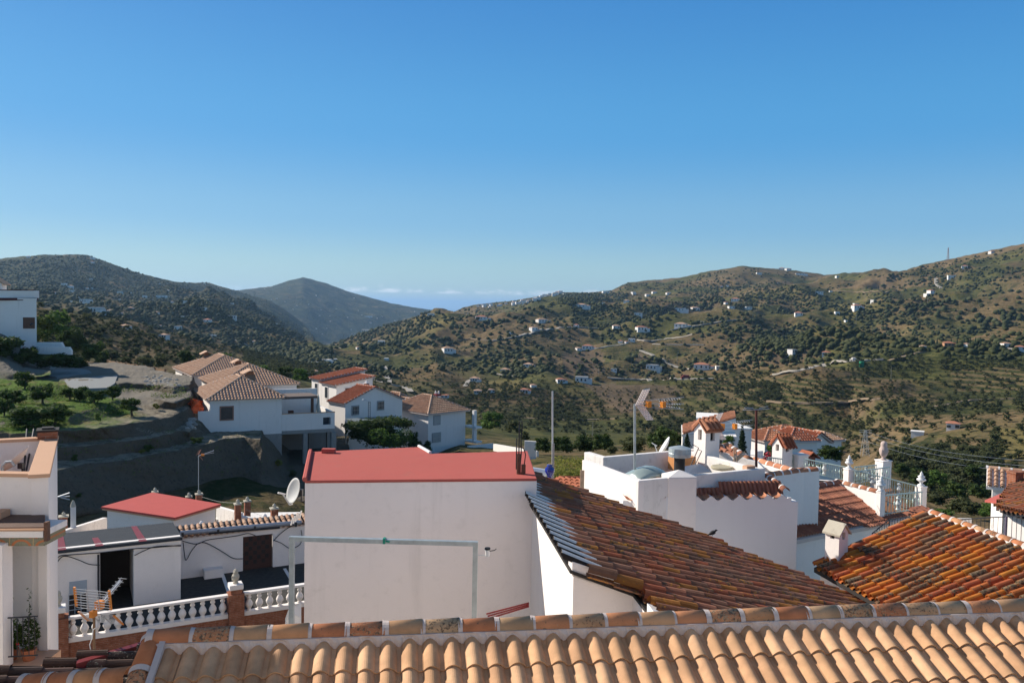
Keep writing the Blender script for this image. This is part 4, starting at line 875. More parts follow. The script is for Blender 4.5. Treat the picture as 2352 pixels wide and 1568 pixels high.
mb = MB(); mb.slab([pA+up*.3-ZV*.02, pB+up*.3-ZV*.02, pB+up*1.1, pA+up*1.1], (0, 0, -.1)); mb.build('roof', FELT, th_)
# felt-roofed block
K0 = atz(307, 1390, zf)
def onk(px, py): return onpl(px, py, K0, hp)
Kp = Vector((K0.x, K0.y, 0)); s0 = (onk(100, 1300)-K0).dot(hb); sd0 = (onk(230, 1300)-K0).dot(hb); s1 = (onk(415, 1300)-K0).dot(hb); zk2 = onk(270, 1262).z; zk3 = onk(270, 1248).z
back = onpl(402, 1200, K0+hp*3.4, hp).z
def kp(mb, u0, u1, z0, z1, off=0, t_=.2): mb.box(Kp+hb*u0+hp*off+ZV*z0, hb*(u1-u0), hp*t_, ZV*(z1-z0))
mb = MB(); kp(mb, s0, sd0, zf-.5, zk2-.03, .06); kp(mb, 0, s1, zf-.5, zk2-.03, 0); kp(mb, 0, .2, zf-.5, back-.2, .2, 3.3); kp(mb, s1-.2, s1, zf-.5, back-.2, .2, 3.3); kp(mb, s0, s1, zk2-.025, zk3, -.06, .4)
mb.build('wall', WHITE, th_)
mb = MB(); kp(mb, sd0-.4, .4, zf-.3, zk2, 2.6, .1); kp(mb, sd0-.3, sd0-.2, zf-.3, zk2, .3, 2.2); mb.build('doorway_interior', DARKIN, th_)
fL, fR = Kp+hb*(s0-.1)-hp*.15+ZV*(zk3+.02), Kp+hb*(s1+.05)-hp*.15+ZV*(zk3+.02)
rL, rR = fL+hp*3.7, fR+hp*3.7; rL.z = rR.z = back
mb = MB(); mb.slab([fL, fR, rR, rL], (0, 0, -.12)); ro = mb.build('felt_roof', FELT, th_)
for px in (320, 220, 133):
    q = onpl(px, 1250, fL, hp); s = (q-fL).dot(hb); mb = MB(); A_ = fL+hb*s+(ZV*.012); v = (rL-fL); mb.slab([A_, A_+hb*.28, A_+hb*.12+v*(.98 if px != 220 else .5), A_-hb*.1+v*(.98 if px != 220 else .5)], (0, 0, -.008)); mb.build('red_strip', REDPL, ro)
mb = MB(); u0, u1 = (onk(158, 1390)-K0).dot(hb), (onk(200, 1390)-K0).dot(hb); z0, z1 = onk(180, 1410).z, onk(180, 1363).z
kp(mb, u0, u1, z0, z1, .03, .03); wf = mb.build('window', DARKIN, th_)
mb = MB()
for i in range(5): mb.tube([Kp+hb*u0+ZV*(z0+(z1-z0)*i/4), Kp+hb*u1+ZV*(z0+(z1-z0)*i/4)], .012, 5)
for i in range(4): mb.tube([Kp+hb*(u0+(u1-u0)*i/3)+ZV*z0, Kp+hb*(u0+(u1-u0)*i/3)+ZV*z1], .012, 5)
mb.build('grille', WHITEP, wf)
mb = MB(); kp(mb, u0+.02, u1, z1+.03, onk(180, 1334).z, .02, .04); mb.build('shutter_box', simple('blue_grey_panel', (.35, .40, .45), .6), th_)
mb = MB(); q = Kp+hb*((onk(226, 1300)-K0).dot(hb))-hp*.03; mb.tube([q+ZV*(zf), q+ZV*(zk2-.1)], .04, 8); mb.build('downpipe', DKMETAL, th_)
mb = MB(); w0_ = (onw(466, 1325)-W0).dot(hb); mb.box(Wp+hb*w0_-hp*.5+ZV*zf, hb*.8, hp*.5, ZV*.38); tag(mb.build('white_box', WHITE), 'low white masonry box at the foot of the terrace wall', 'box')
# floor
mb = MB(); mb.slab([RL+hp*.1+ZV*(zf-zr), RR_+hb*3+hp*.1+ZV*(zf-zr), Wp+hb*6+hp*.3+ZV*zf, Wp-hb*20+hp*.3+ZV*zf], (0, 0, -.2))
tag(mb.build('terrace_floor', simple('dark_gravel_floor', (0.055, 0.05, 0.044), .95, 0, .4, 6, .5)), kind='structure')
mb = MB()
for p, q in (((502, 1303), (522, 1362)), ((650, 1305), (672, 1342))): A_ = atz(p[0], p[1], zf+.015); B_ = atz(q[0], q[1], zf+.015); mb.slab([A_, B_, B_+hb*.14, A_+hb*.14], (0, 0, -.01))
tag(mb.build('floor_joint', WHITE_DIRTY), kind='structure')
# big grey awning tube
tb0, tb1 = onw(412, 1222)-hp*.15, onw(690, 1197)-hp*.15
aw = thing('rolled_awning', 'rolled grey awning tube on brackets along the eave of the low terrace house', 'awning', tb0)
mb = MB(); mb.tube([tb0, tb1], .10, 10); mb.build('tube', simple('grey_tube', (.33, .34, .37), .4, .3), aw); mb = MB(); mb.tube([tb0-ZV*.12+hb*1.2, tb1-ZV*.12-hb*1], .07, 8)
for k in (.02, .3, .6, .95): mb.cbox(tb0.lerp(tb1, k)-ZV*.16, .1, .2, .2, hd)
mb.build('bracket_rail', DKMETAL, aw)
# cables
def cable(name, label, pts, pl, off, r=.018, mat=BLACKR):
    P = [pl(x, y)-hp*off for x, y in pts]; out = []
    for i in range(len(P)-1):
        p0 = P[max(i-1, 0)]; p1 = P[i]; p2 = P[i+1]; p3 = P[min(i+2, len(P)-1)]
        for k in range(6):
            t_ = k/6; out.append(0.5*((2*p1)+(p2-p0)*t_+(2*p0-5*p1+4*p2-p3)*t_*t_+(3*p1-p0-3*p2+p3)*t_**3))
    out.append(P[-1]); mb = MB(); mb.tube(out, r, 6); o = mb.build(name, mat, smooth=True); return tag(o, label, 'cable', 'black cables on the terrace house walls')
cable('cable', 'black cable running under the felt roof edge and down the left corner', [(415, 1250), (380, 1253), (340, 1256), (308, 1258), (230, 1267), (160, 1272), (135, 1276), (127, 1295), (124, 1330), (128, 1365)], onk, .1)
cable('cable', 'black cable sagging from the left corner across the small window wall', [(128, 1330), (127, 1300), (140, 1278), (155, 1275), (180, 1283), (205, 1293), (229, 1295)], onk, .12)
cable('cable', 'black cable rising from the dark doorway to the felt roof corner', [(308, 1273), (330, 1262), (360, 1252), (415, 1251)], onk, .14)
cable('cable', 'black cable drooping in a deep V beside the felt-roofed block', [(420, 1244), (423, 1270), (427, 1284), (440, 1262), (455, 1246), (475, 1246), (510, 1265), (535, 1280), (558, 1281)], onw, .1)
cable('cable', 'black cable running high along the main wall of the terrace house', [(418, 1240), (450, 1247), (475, 1238), (510, 1233), (545, 1228), (570, 1223), (590, 1230)], onw, .12)
cable('cable', 'black cable looping from the lattice door up to the big wall', [(627, 1240), (645, 1222), (665, 1208), (690, 1200)], onw, .1)
cable('cable', 'black cable sagging right of the lattice door', [(627, 1238), (645, 1245), (665, 1257), (685, 1250), (692, 1235), (690, 1215)], onw, .13)

# ================= orange TV antenna in front of the balustrade =================
def uhf(name, label, c, s, yaw, pole_base, polemat=GALV, grid=ALU, boomang=0.0, orange=ORANGEP):
    """grid reflector antenna: two reflector panels, boom, dipole, directors"""
    t = thing(name, label, 'antenna', pole_base); c = Vector(c)
    fw = hvec(yaw); fw = (fw*math.cos(boomang)+ZV*math.sin(boomang)); sd = hvec(yaw+math.pi/2); upv = sd.cross(fw)*-1 if sd.cross(fw).z < 0 else sd.cross(fw)
    mb = MB(); mb.tube([pole_base, (c.x, c.y, c.z+.05)], .018*max(1, s/0.6), 8); mb.build('pole', polemat, t)
    for sg in (1, -1):
        u = (upv*sg*math.cos(.5)+fw*math.sin(.5)*0.6); mb = MB()
        for k in range(8): p = c+u*(s*(.08+.07*k)); mb.tube([p-sd*s*.45, p+sd*s*.45], .005*max(1, s), 5)
        for q in (-.15, .15): mb.tube([c+u*s*.05+sd*s*q, c+u*s*.6+sd*s*q], .007, 5)
        mb.build('reflector', grid, t)
        for q in (-1, 1): mb = MB(); mb.box(c+u*s*.1+sd*s*.45*q-sd*.012, sd*.035*s/.6, fw*.02, u*s*.5); mb.build('end_bracket', orange, t)
    mb = MB(); mb.tube([c-fw*s*.05, c+fw*s*1.0], .011*max(1, s), 6)
    for q in (-.07, .07): mb.tube([c+upv*q*s+fw*s*.1, c+upv*q*s*.6+fw*s*1.05], .007, 5)
    mb.build('boom', grid, t)
    mb = MB()
    for k in range(7): p = c+fw*s*(.35+.12*k); mb.tube([p-sd*s*.11, p+sd*s*.11], .005*max(1, s), 5)
    mb.build('directors', grid, t)
    mb = MB(); mb.cbox(c+fw*s*.2-ZV*.05, .09*s/.6, .09*s/.6, .11*s/.6, yaw); mb.cbox(c-ZV*.06-fw*.02, .10*s/.6, .06, .1, yaw); mb.build('dipole_box', orange, t)
    return t
ac = at(216, 1405, 12.6); ab = at(213, 1508, 12.6)
an = uhf('tv_antenna', 'large TV antenna with orange brackets standing in front of the balustrade', ac, .68, R(78), (ac.x, ac.y, ab.z), simple('rusty_pole', (.28, .17, .09), .7), boomang=.45)
mb = MB(); mb.cbox((ac.x+.03, ac.y, ab.z-.02), .12, .1, .11, .3); mb.cbox((ac.x-.05, ac.y, ab.z+.04), .05, .05, .05); mb.build('clamp_box', WHITEP, an)
mb = MB(); mb.tube([at(x, y, 12.5) for x, y in ((210, 1500), (206, 1480), (212, 1463), (214, 1445), (222, 1440), (232, 1425), (230, 1412))], .008, 5); mb.build('cable', WHITEP, an)
# ================= red-roofed hut and brick posts behind =================
zh = -11.0
hc = [atz(232, 1163, zh), atz(402, 1188, zh), atz(508, 1157, zh), atz(350, 1130, zh)]
cc = sum(hc, Vector())/4
rh = thing('red_roofed_hut', 'small white hut with a low red four-sided roof behind the black felt roof', 'hut', (cc.x, cc.y, -15))
t = NT('red_sheet_tile'); wv = t.n('ShaderNodeTexWave'); wv.inputs['Scale'].default_value = 1.6; wv.inputs['Distortion'].default_value = .0; t.t.links.new(t.vmap((1, 1, 1), (0, 0, hd)), wv.inputs[0])
REDSHEET = t.done(t.mix(t.math('MULTIPLY', wv.outputs['Fac'], .3), t.mix(t.noise(2, 5), (.43, .075, .06), (.52, .10, .08)), (.36, .06, .05)), .75, 0, .2)
mb = MB(); mb.slab([p+ZV*.0 for p in hc], (0, 0, -.10)); mb.build('roof', REDSHEET, rh)
mb = MB(); mb.slab([cc+(p-cc)*.985-ZV*.102 for p in hc], (0, 0, -.08)); mb.build('roof_edge', COPING, rh)
mb = MB(); mb.prism([tuple((cc+(p-cc)*.90)[:2]) for p in hc], -16, zh-.18); mb.build('wall', WHITE, rh)
def brickpost(px, y0, y1, D, label, w_=.28, cap=STONE, mat=None):
    p1 = at(px, y1, D); p0 = at(px, y0, D); t_ = thing('brick_post', label, 'post', p1, 'brick posts with stone caps round the hut')
    mb = MB(); mb.cbox((p1.x, p1.y, p1.z), w_, w_, p0.z-p1.z, hd); mb.build('shaft', mat or BRICK, t_, uv=True)
    mb = MB(); mb.cbox((p0.x, p0.y, p0.z), w_*1.25, w_*1.25, .06, hd); mb.lathe((p0.x, p0.y, p0.z+.06), [(.12, 0), (.09, .08), (.10, .14), (.02, .22)], 8); mb.build('cap', cap, t_)
brickpost(146, 1186, 1240, 46, 'brick post beside the white post, left of the red-roofed hut', .42)
brickpost(356, 1130, 1160, 49, 'brick post whose cap peeps over the top of the red roof', .3)
brickpost(434, 1141, 1180, 49, 'brick post just left of the aerial pole behind the red roof', .3)
brickpost(457, 1135, 1180, 48.5, 'brick post carrying the thin aerial pole behind the red roof', .34)
brickpost(546, 1158, 1205, 43, 'tall brick post at the near corner right of the red-roofed hut', .3)
brickpost(568, 1151, 1185, 47, 'brick post behind the tall corner post, right of the hut', .32)
brickpost(630, 1168, 1205, 43, 'brick post nearest the big white building', .34)
t_ = thing('white_post', 'white square post with a stone lantern top, left of the hut', 'post', at(168, 1240, 43)); p0 = at(168, 1163, 43)
mb = MB(); mb.cbox((p0.x, p0.y, -15), .26, .26, p0.z+15, hd); mb.build('shaft', WHITE, t_); mb = MB(); mb.lathe((p0.x, p0.y, p0.z), [(.16, 0), (.13, .12), (.06, .3), (.02, .34)], 6); mb.build('cap', STONE, t_)
for px, y0, y1, D, lab in ((463, 1195, 1212, 40.5, 'white egg-shaped finial behind the awning, right of the felt roof'), (608, 1179, 1196, 40.5, 'white egg-shaped finial near the brick post by the big building')):
    p1 = at(px, y1, D); mb = MB(); mb.lathe(p1, [(.1, 0), (.05, .06), (.11, .16), (.12, .24), (.07, .33), (.01, .37)], 10); tag(mb.build('white_finial', WHITE), lab, 'finial', 'white finials behind the awning')
def wallseg(name, label, p0, p1, D0, D1, zb, t_=.25, mat=WHITE, z=None):
    A_ = at(p0[0], p0[1], D0); B_ = at(p1[0], p1[1], D1); n_ = Vector((-(B_-A_).y, (B_-A_).x, 0)).normalized()*t_
    lo0, lo1 = Vector((A_.x, A_.y, zb)), Vector((B_.x, B_.y, zb)); mb = MB()
    mb.add([lo0, lo1, lo1+n_, lo0+n_, A_, B_, B_+n_, A_+n_], [(0, 3, 2, 1), (4, 5, 6, 7), (0, 1, 5, 4), (1, 2, 6, 5), (2, 3, 7, 6), (3, 0, 4, 7)])
    return tag(mb.build(name, mat), label, 'wall')
wallseg('garden_wall', 'white sloping wall rising to the red-roofed hut from the left', (150, 1218), (246, 1188), 42, 46, -15, mat=WHITE_DIRTY)
wallseg('garden_wall', 'white terrace parapet right of the red-roofed hut', (496, 1163), (548, 1178), 47.5, 44, -15, mat=WHITE_DIRTY)
wallseg('garden_wall', 'low white parapet between the brick posts and the big building', (555, 1186), (690, 1205), 44, 44, -15, mat=WHITE_DIRTY)
mb = MB(); mb.slab([atz(496, 1192, -12.6), atz(690, 1200, -12.6), atz(690, 1175, -12.6), atz(496, 1178, -12.6)], (0, 0, -.2)); tag(mb.build('yard_floor', WHITE_DIRTY), kind='structure')
# thin aerial on the earth bank side
def thinaerial(label, px, y0, y1, D, group=None):
    b_ = at(px, y1, D); t_ = at(px+3, y0, D); b_.x = t_.x
    a_ = thing('aerial', label, 'antenna', b_); mb = MB(); mb.tube([b_, t_], .022, 6); mb.build('pole', GALV, a_); return a_, t_
a_, tp = thinaerial('thin aerial pole with a small orange-tipped antenna behind the red-roofed hut', 453, 1047, 1134, 48)
mb = MB(); mb.tube([tp, tp+Vector((.9, 0, .35))], .015, 5); mb.tube([tp+ZV*.05, tp+Vector((.9, 0, .22))], .012, 5)
for k in range(6): q = tp+Vector((.3+.1*k, 0, .12+.04*k)); mb.tube([q+Vector((0, -.12, 0)), q+Vector((0, .12, 0))], .01, 4)
mb.build('boom', ALU, a_)
mb = MB(); 
for k in range(5): q = tp+Vector((-.05+.03*k, 0, .1+.06*k)); mb.tube([q+Vector((0, -.25, 0)), q+Vector((0, .25, 0))], .012, 4)
mb.tube([tp+Vector((0, 0, .1)), tp+Vector((.12, 0, .36))], .02, 4); mb.tube([tp+Vector((0.05, 0, 0)), tp+Vector((.25, 0, -.22))], .02, 4); mb.build('reflector', simple('pinkish_plastic', (.45, .22, .14), .6), a_)
mb = MB(); mb.cbox(tp+Vector((.25, 0, .02)), .18, .1, .12); mb.build('dipole_box', ORANGEP, a_)
mb = MB()
for y in (1131, 1139, 1147): mb.tube([at(133, y+9-(y-1131), 30), at(160, y, 30)], .02, 4)
tag(mb.build('clothes_line', ALU), 'three thin clothes-line rods sticking out from the left house wall', 'clothes line')
for (p, q, lab) in (((463, 1140), (560, 1153), 'thin wire strung between the brick posts behind the hut'), ((565, 1170), (690, 1200), 'thin dark wire sagging from the brick post to the big building')):
    A_, B_ = at(p[0], p[1], 46), at(q[0], q[1], 44); mb = MB(); mb.tube([A_.lerp(B_, k/8)-ZV*(.15*math.sin(math.pi*k/8)) for k in range(9)], .007, 4); tag(mb.build('wire', DKMETAL), lab, 'wire')
# ================= second orange tile roof, right =================
z2 = -5.6
R1 = atz(2125, 1182, z2); R2 = atz(2352, 1265, z2); rdv = (R2-R1).normalized(); q = Vector((-rdv.y, rdv.x, 0)); q = q if q.x < 0 else -q
r2 = thing('old_house', 'old house at the right with a bright orange lichened clay roof', 'house', R1)
T2 = .385; ds = (q-ZV*T2)
RF = R1+rdv*3.9; EL = 3.35
poly = [R1, RF+rdv*3, RF+rdv*3+ds*EL, R1+ds*EL]
tb = MB(); tile_field(tb, poly, rdv, w=.245, c=.40, style='arab', seg=8, jit=.05, h=.125, lip=.02, lift=.03, seed=8); tb.build('roof_tiles', T_ORANGE, r2)
mb = MB(); mb.slab([p-ZV*.04 for p in poly], (0, 0, -.12)); mb.build('roof_deck', DARKIN, r2)
rt, mt = MB(), MB(); k0 = R1-q*.22+ZV*.02; ridge_tiles(rt, mt, k0, RF+rdv*3-q*.22+ZV*.02, r=.13, L=.40, seg=10, band=.05, seed=21); rt.build('ridge_tiles', T_RIDGE, r2, smooth=True); mt.build('mortar_band', MORTAR, r2)
mb = MB(); mb.box(R1-q*.26-ZV*.3, rdv*7, q*.20, ZV*.36); mb.build('mortar_bed', WHITE_DIRTY, r2)
rt, mt = MB(), MB(); ridge_tiles(rt, mt, R1+rdv*.02+ZV*.02, R1+ds*(EL-.02)+rdv*.02+ZV*.02, r=.12, L=.40, seg=8, band=.03, seed=23); rt.build('verge_tiles', T_ORANGE, r2, smooth=True)
mb = MB(); mb.prism([tuple((R1+rdv*.08)[:2]), tuple((RF+rdv*3)[:2]), tuple((RF+rdv*3+q*(EL-.15))[:2]), tuple((R1+rdv*.08+q*(EL-.15))[:2])], -13, z2-T2*EL-.1)
a_, b_ = R1+rdv*.08-ZV*.12, R1+rdv*.08+ds*(EL-.15)-ZV*.12; mb.add([a_, b_, (b_.x, b_.y, z2-T2*EL-.1), (a_.x, a_.y, z2-T2*EL-.1), a_+rdv*.2, b_+rdv*.2, (b_+rdv*.2)*1, Vector(((a_+rdv*.2).x, (a_+rdv*.2).y, z2-2))], [(0, 1, 2, 3)])
mb.build('wall', WHITE, r2)
# small white chimney in front of it
def chimney_tower(name, label, px0, px1, ytop, ybase, D, rz, depth=None, capmat=STONE, openings=True, zbot=None, cat='chimney', roofh=.28, tiles=None):
    p0, p1 = at(px0, ybase, D), at(px1, ybase, D); w_ = (p1-p0).length; w_ = w_/(abs(math.cos(rz))+abs(math.sin(rz))*.6); depth = depth or w_
    c = (p0+p1)/2; zt_ = at(px0, ytop, D).z; zb = zbot if zbot is not None else c.z; t_ = thing(name, label, cat, (c.x, c.y, zb))
    zw = zt_-roofh; X_ = hvec(rz); Y_ = Vector((-X_.y, X_.x, 0)); oh_ = min(.34, (zw-c.z)*.28)
    mb = MB(); mb.cbox((c.x, c.y, zb), w_, depth, zw-oh_-zb, rz)
    for sx in (-1, 1):
        for sy in (-1, 1): q_ = Vector((c.x, c.y, zw-oh_))+X_*sx*(w_/2-w_*.17)+Y_*sy*(depth/2-depth*.17); mb.cbox(q_, w_*.34, depth*.34, oh_, rz)
    # gable ends
    for sy in (-1, 1):
        b0 = Vector((c.x, c.y, zw))+Y_*sy*depth*.5; mb.slab([b0-X_*w_*.5, b0+X_*w_*.5, b0+X_*w_*.5-Y_*sy*.08, b0-X_*w_*.5-Y_*sy*.08], (0, 0, .02))
        v = [b0-X_*w_*.5+ZV*.02, b0+X_*w_*.5+ZV*.02, b0+ZV*(roofh-.03)]; v2 = [x_-Y_*sy*.08 for x_ in v]; mb.add(v+v2, [(0, 1, 2), (5, 4, 3), (0, 3, 4, 1), (1, 4, 5, 2), (2, 5, 3, 0)])
    mb.build('shaft', WHITE, t_)
    mb = MB(); mb.cbox((c.x, c.y, zw-oh_+.003), w_*.62, depth*.62, oh_, rz); mb.build('flue', DARKIN, t_)
    mb = MB(); gable_cap(mb, (c.x, c.y, zw+.03), w_, depth, roofh, rz, .06, .05); mb.build('cap', capmat, t_)
    if tiles:
        tb = MB()
        for sg in (-1, 1):
            A_ = Vector((c.x, c.y, zw+.04+roofh))-Y_*(depth/2+.05); B_ = Vector((c.x, c.y, zw+.04+roofh))+Y_*(depth/2+.05); e_ = X_*sg*(w_/2+.12)-ZV*roofh*(w_/2+.12)/(w_/2)
            tile_field(tb, [A_, B_, B_+e_, A_+e_], Y_, w=depth/3.2, c=.45, style='arab', seg=6, h=.09, seed=3)
        tb.build('cap_tiles', tiles, t_)
    return t_
chimney_tower('chimney', 'squat white chimney with a rough stone gable cap below the brown-red roof', 1900, 1941, 1199, 1275, 22.0, R(35), capmat=STONE, zbot=-11, roofh=.22)

# ================= white wall with scalloped tile edge =================
Dw = 22.3
wh = thing('white_house', 'white house with a scalloped tile edge along its big shaded wall', 'house', (3, 22, -12))
A = at(1431, 1151, Dw); B = at(1818, 1141, Dw+.75); hw = (B-A); hw.z = 0; Lg = hw.length; hw.normalize(); hn = Vector((-hw.y, hw.x, 0)); rzw = math.atan2(hw.y, hw.x)
ztw = (A.z+B.z)/2
def wtop(s): return ztw
pc0, pc1 = (onpl(1535, 1100, A, hn)-A).dot(hw), (onpl(1601, 1100, A, hn)-A).dot(hw)
prof = []; N = 160
wv_ = .42
for i in range(N+1):
    s = Lg*i/N; z = ztw+.02+(.062*math.cos(2*math.pi*s/wv_) if .1 < s < Lg-.1 else -.02); prof.append((s, z))
mb = MB(); vs = []
for (s, z) in prof: p = A+hw*s; vs += [Vector((p.x, p.y, -12)), Vector((p.x, p.y, z)), Vector((p.x, p.y, z))+hn*.22, Vector((p.x, p.y, -12))+hn*.22]
fs = []
for i in range(N): o = 4*i; fs += [(o, o+4, o+5, o+1), (o+1, o+5, o+6, o+2), (o+2, o+6, o+7, o+3)]
fs += [(0, 1, 2, 3), (4*N, 4*N+3, 4*N+2, 4*N+1)]; mb.add(vs, fs)
# return wall at the right end
rb = A+hw*Lg; mb.box(rb-hw*.001+ZV*(-12-rb.z), hw*.2, hn*2.2, ZV*(12+ztw-.12)); 
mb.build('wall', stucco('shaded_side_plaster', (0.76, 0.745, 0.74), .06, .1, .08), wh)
mb = MB()
for i in range(int(Lg/wv_)):
    s = (i+.5)*wv_
    if pc0-.15 < s < pc1+.15: continue
    p = A+hw*s; p.z = ztw-.045; pr = [(-.15*math.cos(math.pi*k/8), -.085*math.sin(math.pi*k/8)+.145) for k in range(9)]
    vs = [p+hw*x+ZV*z_-hn*.03 for x, z_ in pr]+[p+hw*x+ZV*(z_+.05)+hn*.26 for x, z_ in pr]; mb.add(vs, [(k, k+1, 10+k, 9+k) for k in range(8)])
mb.build('edge_tiles', T_SALMON, wh, smooth=True)
mb = MB(); pcm = A+hw*((pc0+pc1)/2)+hn*.30; zc0 = onpl(1560, 1096, A, hn).z; zc1 = onpl(1570, 1083, A, hn).z; cwid = (pc1-pc0)
mb.cbox((pcm.x, pcm.y, -7), cwid, .62, zc0+7, rzw)
X_, Y_ = hw*cwid/2, hn*.31; b = Vector((pcm.x, pcm.y, zc0+.001)); mb.add([b-X_-Y_, b+X_-Y_, b+X_+Y_, b-X_+Y_, b+ZV*(zc1-zc0)], [(0, 1, 4), (1, 2, 4), (2, 3, 4), (3, 0, 4)]); mb.build('chimney_block', WHITE, wh, bevel=.03)
# dark tiled roof between the wall and the terrace parapet
pL, pR = at(1598, 1127, 22.95), at(1795, 1104, 23.5); qL, qR = A+hw*(pc1+.05)+hn*.25, A+hw*(Lg-.1)+hn*.25; qL.z = qR.z = ztw-.01
pR2 = at(1764, 1096, 24.2)
tb = MB(); 
for poly in ([pL, pR, qR, qL],): tile_field(tb, poly, hw, w=.125, c=.38, style='mixta', seg=5, h=.05, seed=6, lift=.03)
tb.build('roof_tiles', T_BROWN, wh); tb = MB(); l0, l1 = at(1470, 1143, 22.9), at(1534, 1138, 22.9); tile_field(tb, [l0, l1, A+hw*(pc0)+hn*.25, A+hw*.5+hn*.25], hw, w=.125, c=.38, style='mixta', seg=5, h=.05, seed=7, lift=.03)
tb.build('roof_tiles', T_BROWN, wh)
rt, mt = MB(), MB(); ra, rb_ = at(1760, 1092, 24.4), at(1806, 1128, 23.0); ridge_tiles(rt, mt, ra, rb_, r=.11, L=.3, seg=8, band=.05, seed=31); rt.build('ridge_tiles', T_BROWN, wh, smooth=True); mt.build('mortar_band', WHITE, wh)
bd = onpl(1637, 1219, A, hn)-hn*.25
brd = MB(); bq = onroof(0, 0)
# black bird on the roof edge
bz = at(1637, 1230, 20.1)
mb = MB(); mb.v = []; 
import itertools
def chain(mb, pts, n=8):
    P = [Vector(p) for p, r in pts]; o = len(mb.v)
    for i, (p, r) in enumerate(pts):
        t_ = (P[min(i+1, len(P)-1)]-P[max(i-1, 0)]).normalized(); a = t_.orthogonal().normalized(); b = t_.cross(a)
        for j in range(n): th = 2*math.pi*j/n; mb.v.append(tuple(P[i]+a*math.cos(th)*r+b*math.sin(th)*r))
    for i in range(len(P)-1):
        for j in range(n): mb.f.append((o+i*n+j, o+i*n+(j+1) % n, o+(i+1)*n+(j+1) % n, o+(i+1)*n+j)); mb.mi.append(0)
    mb.f.append(tuple(o+j for j in range(n-1, -1, -1))); mb.f.append(tuple(o+(len(P)-1)*n+j for j in range(n))); mb.mi += [0, 0]
b = bz+ZV*.03
chain(mb, [(b+Vector((-.14, 0, -.02)), .008), (b+Vector((-.10, 0, .0)), .02), (b+Vector((-.05, 0, .03)), .045), (b+Vector((0, 0, .05)), .055), (b+Vector((.045, 0, .075)), .045), (b+Vector((.065, 0, .10)), .028), (b+Vector((.085, 0, .115)), .026), (b+Vector((.105, 0, .112)), .008), (b+Vector((.125, 0, .108)), .003)])
mb.tube([b+Vector((.0, .01, .02)), b+Vector((.0, .01, -.03))], .005, 4)
tag(mb.build('bird', BLACKR, smooth=True), 'small black bird perched on the edge of the old orange roof', 'bird')

# ================= roof terrace with parapets =================
zt3 = -4.65; FZ = -5.42
TA, TB = atz(1467, 1104, zt3), atz(1758, 1075, zt3); TC = atz(1337, 1056, zt3); u3 = (TB-TA).normalized(); v3 = Vector((-u3.y, u3.x, 0)); Lu = (TB-TA).length; Lv = 3.25
def tq(a, b, z=zt3): p = TA+u3*a+v3*b; return Vector((p.x, p.y, z))
rz3 = math.atan2(u3.y, u3.x)
tr = thing('roof_terrace', 'flat roof terrace cluttered with odds and ends, weathered white parapets', 'terrace', tq(0, 0, -9))
mb = MB(); P_ = .2
lw = (TC-TA); 
mb.box(tq(0, 0, -9), u3*Lu, v3*.16, ZV*(9+zt3))
mb.box(tq(Lu-.16, .16, -9), u3*.16, v3*(Lv-.16), ZV*(9+zt3-.03)); mb.build('front_parapet', WHITE_DIRTY, tr, bevel=.02)
mb = MB(); e_ = lw.copy(); e_.z = 0; eL = e_.length; e_.normalize(); en = Vector((e_.y, -e_.x, 0)); en = en if en.dot(u3) > 0 else -en
mb.box(Vector((TA.x, TA.y, -9))-e_*.0, e_*eL, en*.18, ZV*(9+zt3+.004)); mb.build('left_wall', WHITE, tr, bevel=.02)
b0, b1 = atz(1386, 1050, zt3), atz(1604, 1031, zt3); bu = (b1-b0).normalized(); bn = Vector((-bu.y, bu.x, 0)); mb = MB(); mb.box(Vector((b0.x, b0.y, -9)), bu*((b1-b0).length+.6), bn*.18, ZV*(9+zt3)); mb.box(Vector((b0.x, b0.y, -9))+bn*.18, bu*.22, bn*.9, ZV*(9+zt3-.01)); mb.build('back_parapet', WHITE_DIRTY, tr, bevel=.02)
mb = MB(); ff_ = [tq(.12, .1), tq(Lu-.1, .1), b1+bu*.5, b0, TC+u3*.15]; mb.slab([Vector((p.x, p.y, FZ)) for p in ff_], (0, 0, -.2)); mb.build('floor', CEMENT, tr)
# gable-roofed stair house behind: sloping white wall with tile verge
s0, s1, s2 = at(1651, 1038, 27.6), at(1720, 1038, 27.3), at(1822, 1083, 26.0)
mb = MB(); pts = [(1650, 1037, 28.0), (1672, 1041, 27.8), (1741, 1062, 27.0), (1755, 1076, 26.6)]
top = [at(*p) for p in pts]; top[0].z += .0; bo = [Vector((p.x, p.y, -9)) for p in top]; bk = [p+Vector((.1, .25, 0)) for p in top]; bb_ = [p+Vector((.1, .25, 0)) for p in bo]; k = len(pts)
fs = [(i, i+1, k+i+1, k+i) for i in range(k-1)]
mb.add(bo+top, fs); mb.add(top+bk, fs); mb.add(bk+bb_, fs); mb.build('right_wall', WHITE_DIRTY, tr)
rt, mt = MB(), MB(); ridge_tiles(rt, mt, at(1640, 1030, 28.3), at(1672, 1025, 28.6), r=.14, L=.35, seg=8, band=.05, seed=2); ridge_tiles(rt, mt, at(1674, 1025, 28.6), at(1722, 1058, 27.4), r=.14, L=.36, seg=8, band=.06, seed=4); ro_ = rt.build('roof_ridge', T_SALMON, tr, smooth=True); mt.build('mortar_band', WHITE, tr)
tb = MB(); tile_field(tb, [at(1642, 1031, 28.3), at(1676, 1027, 28.6), at(1715, 1057, 27.5), at(1645, 1038, 27.9)], (at(1676, 1027, 28.6)-at(1642, 1031, 28.3)), w=.26, c=.4, style='arab', seg=6, h=.1); tb.build('roof_tiles', T_BROWN, tr)
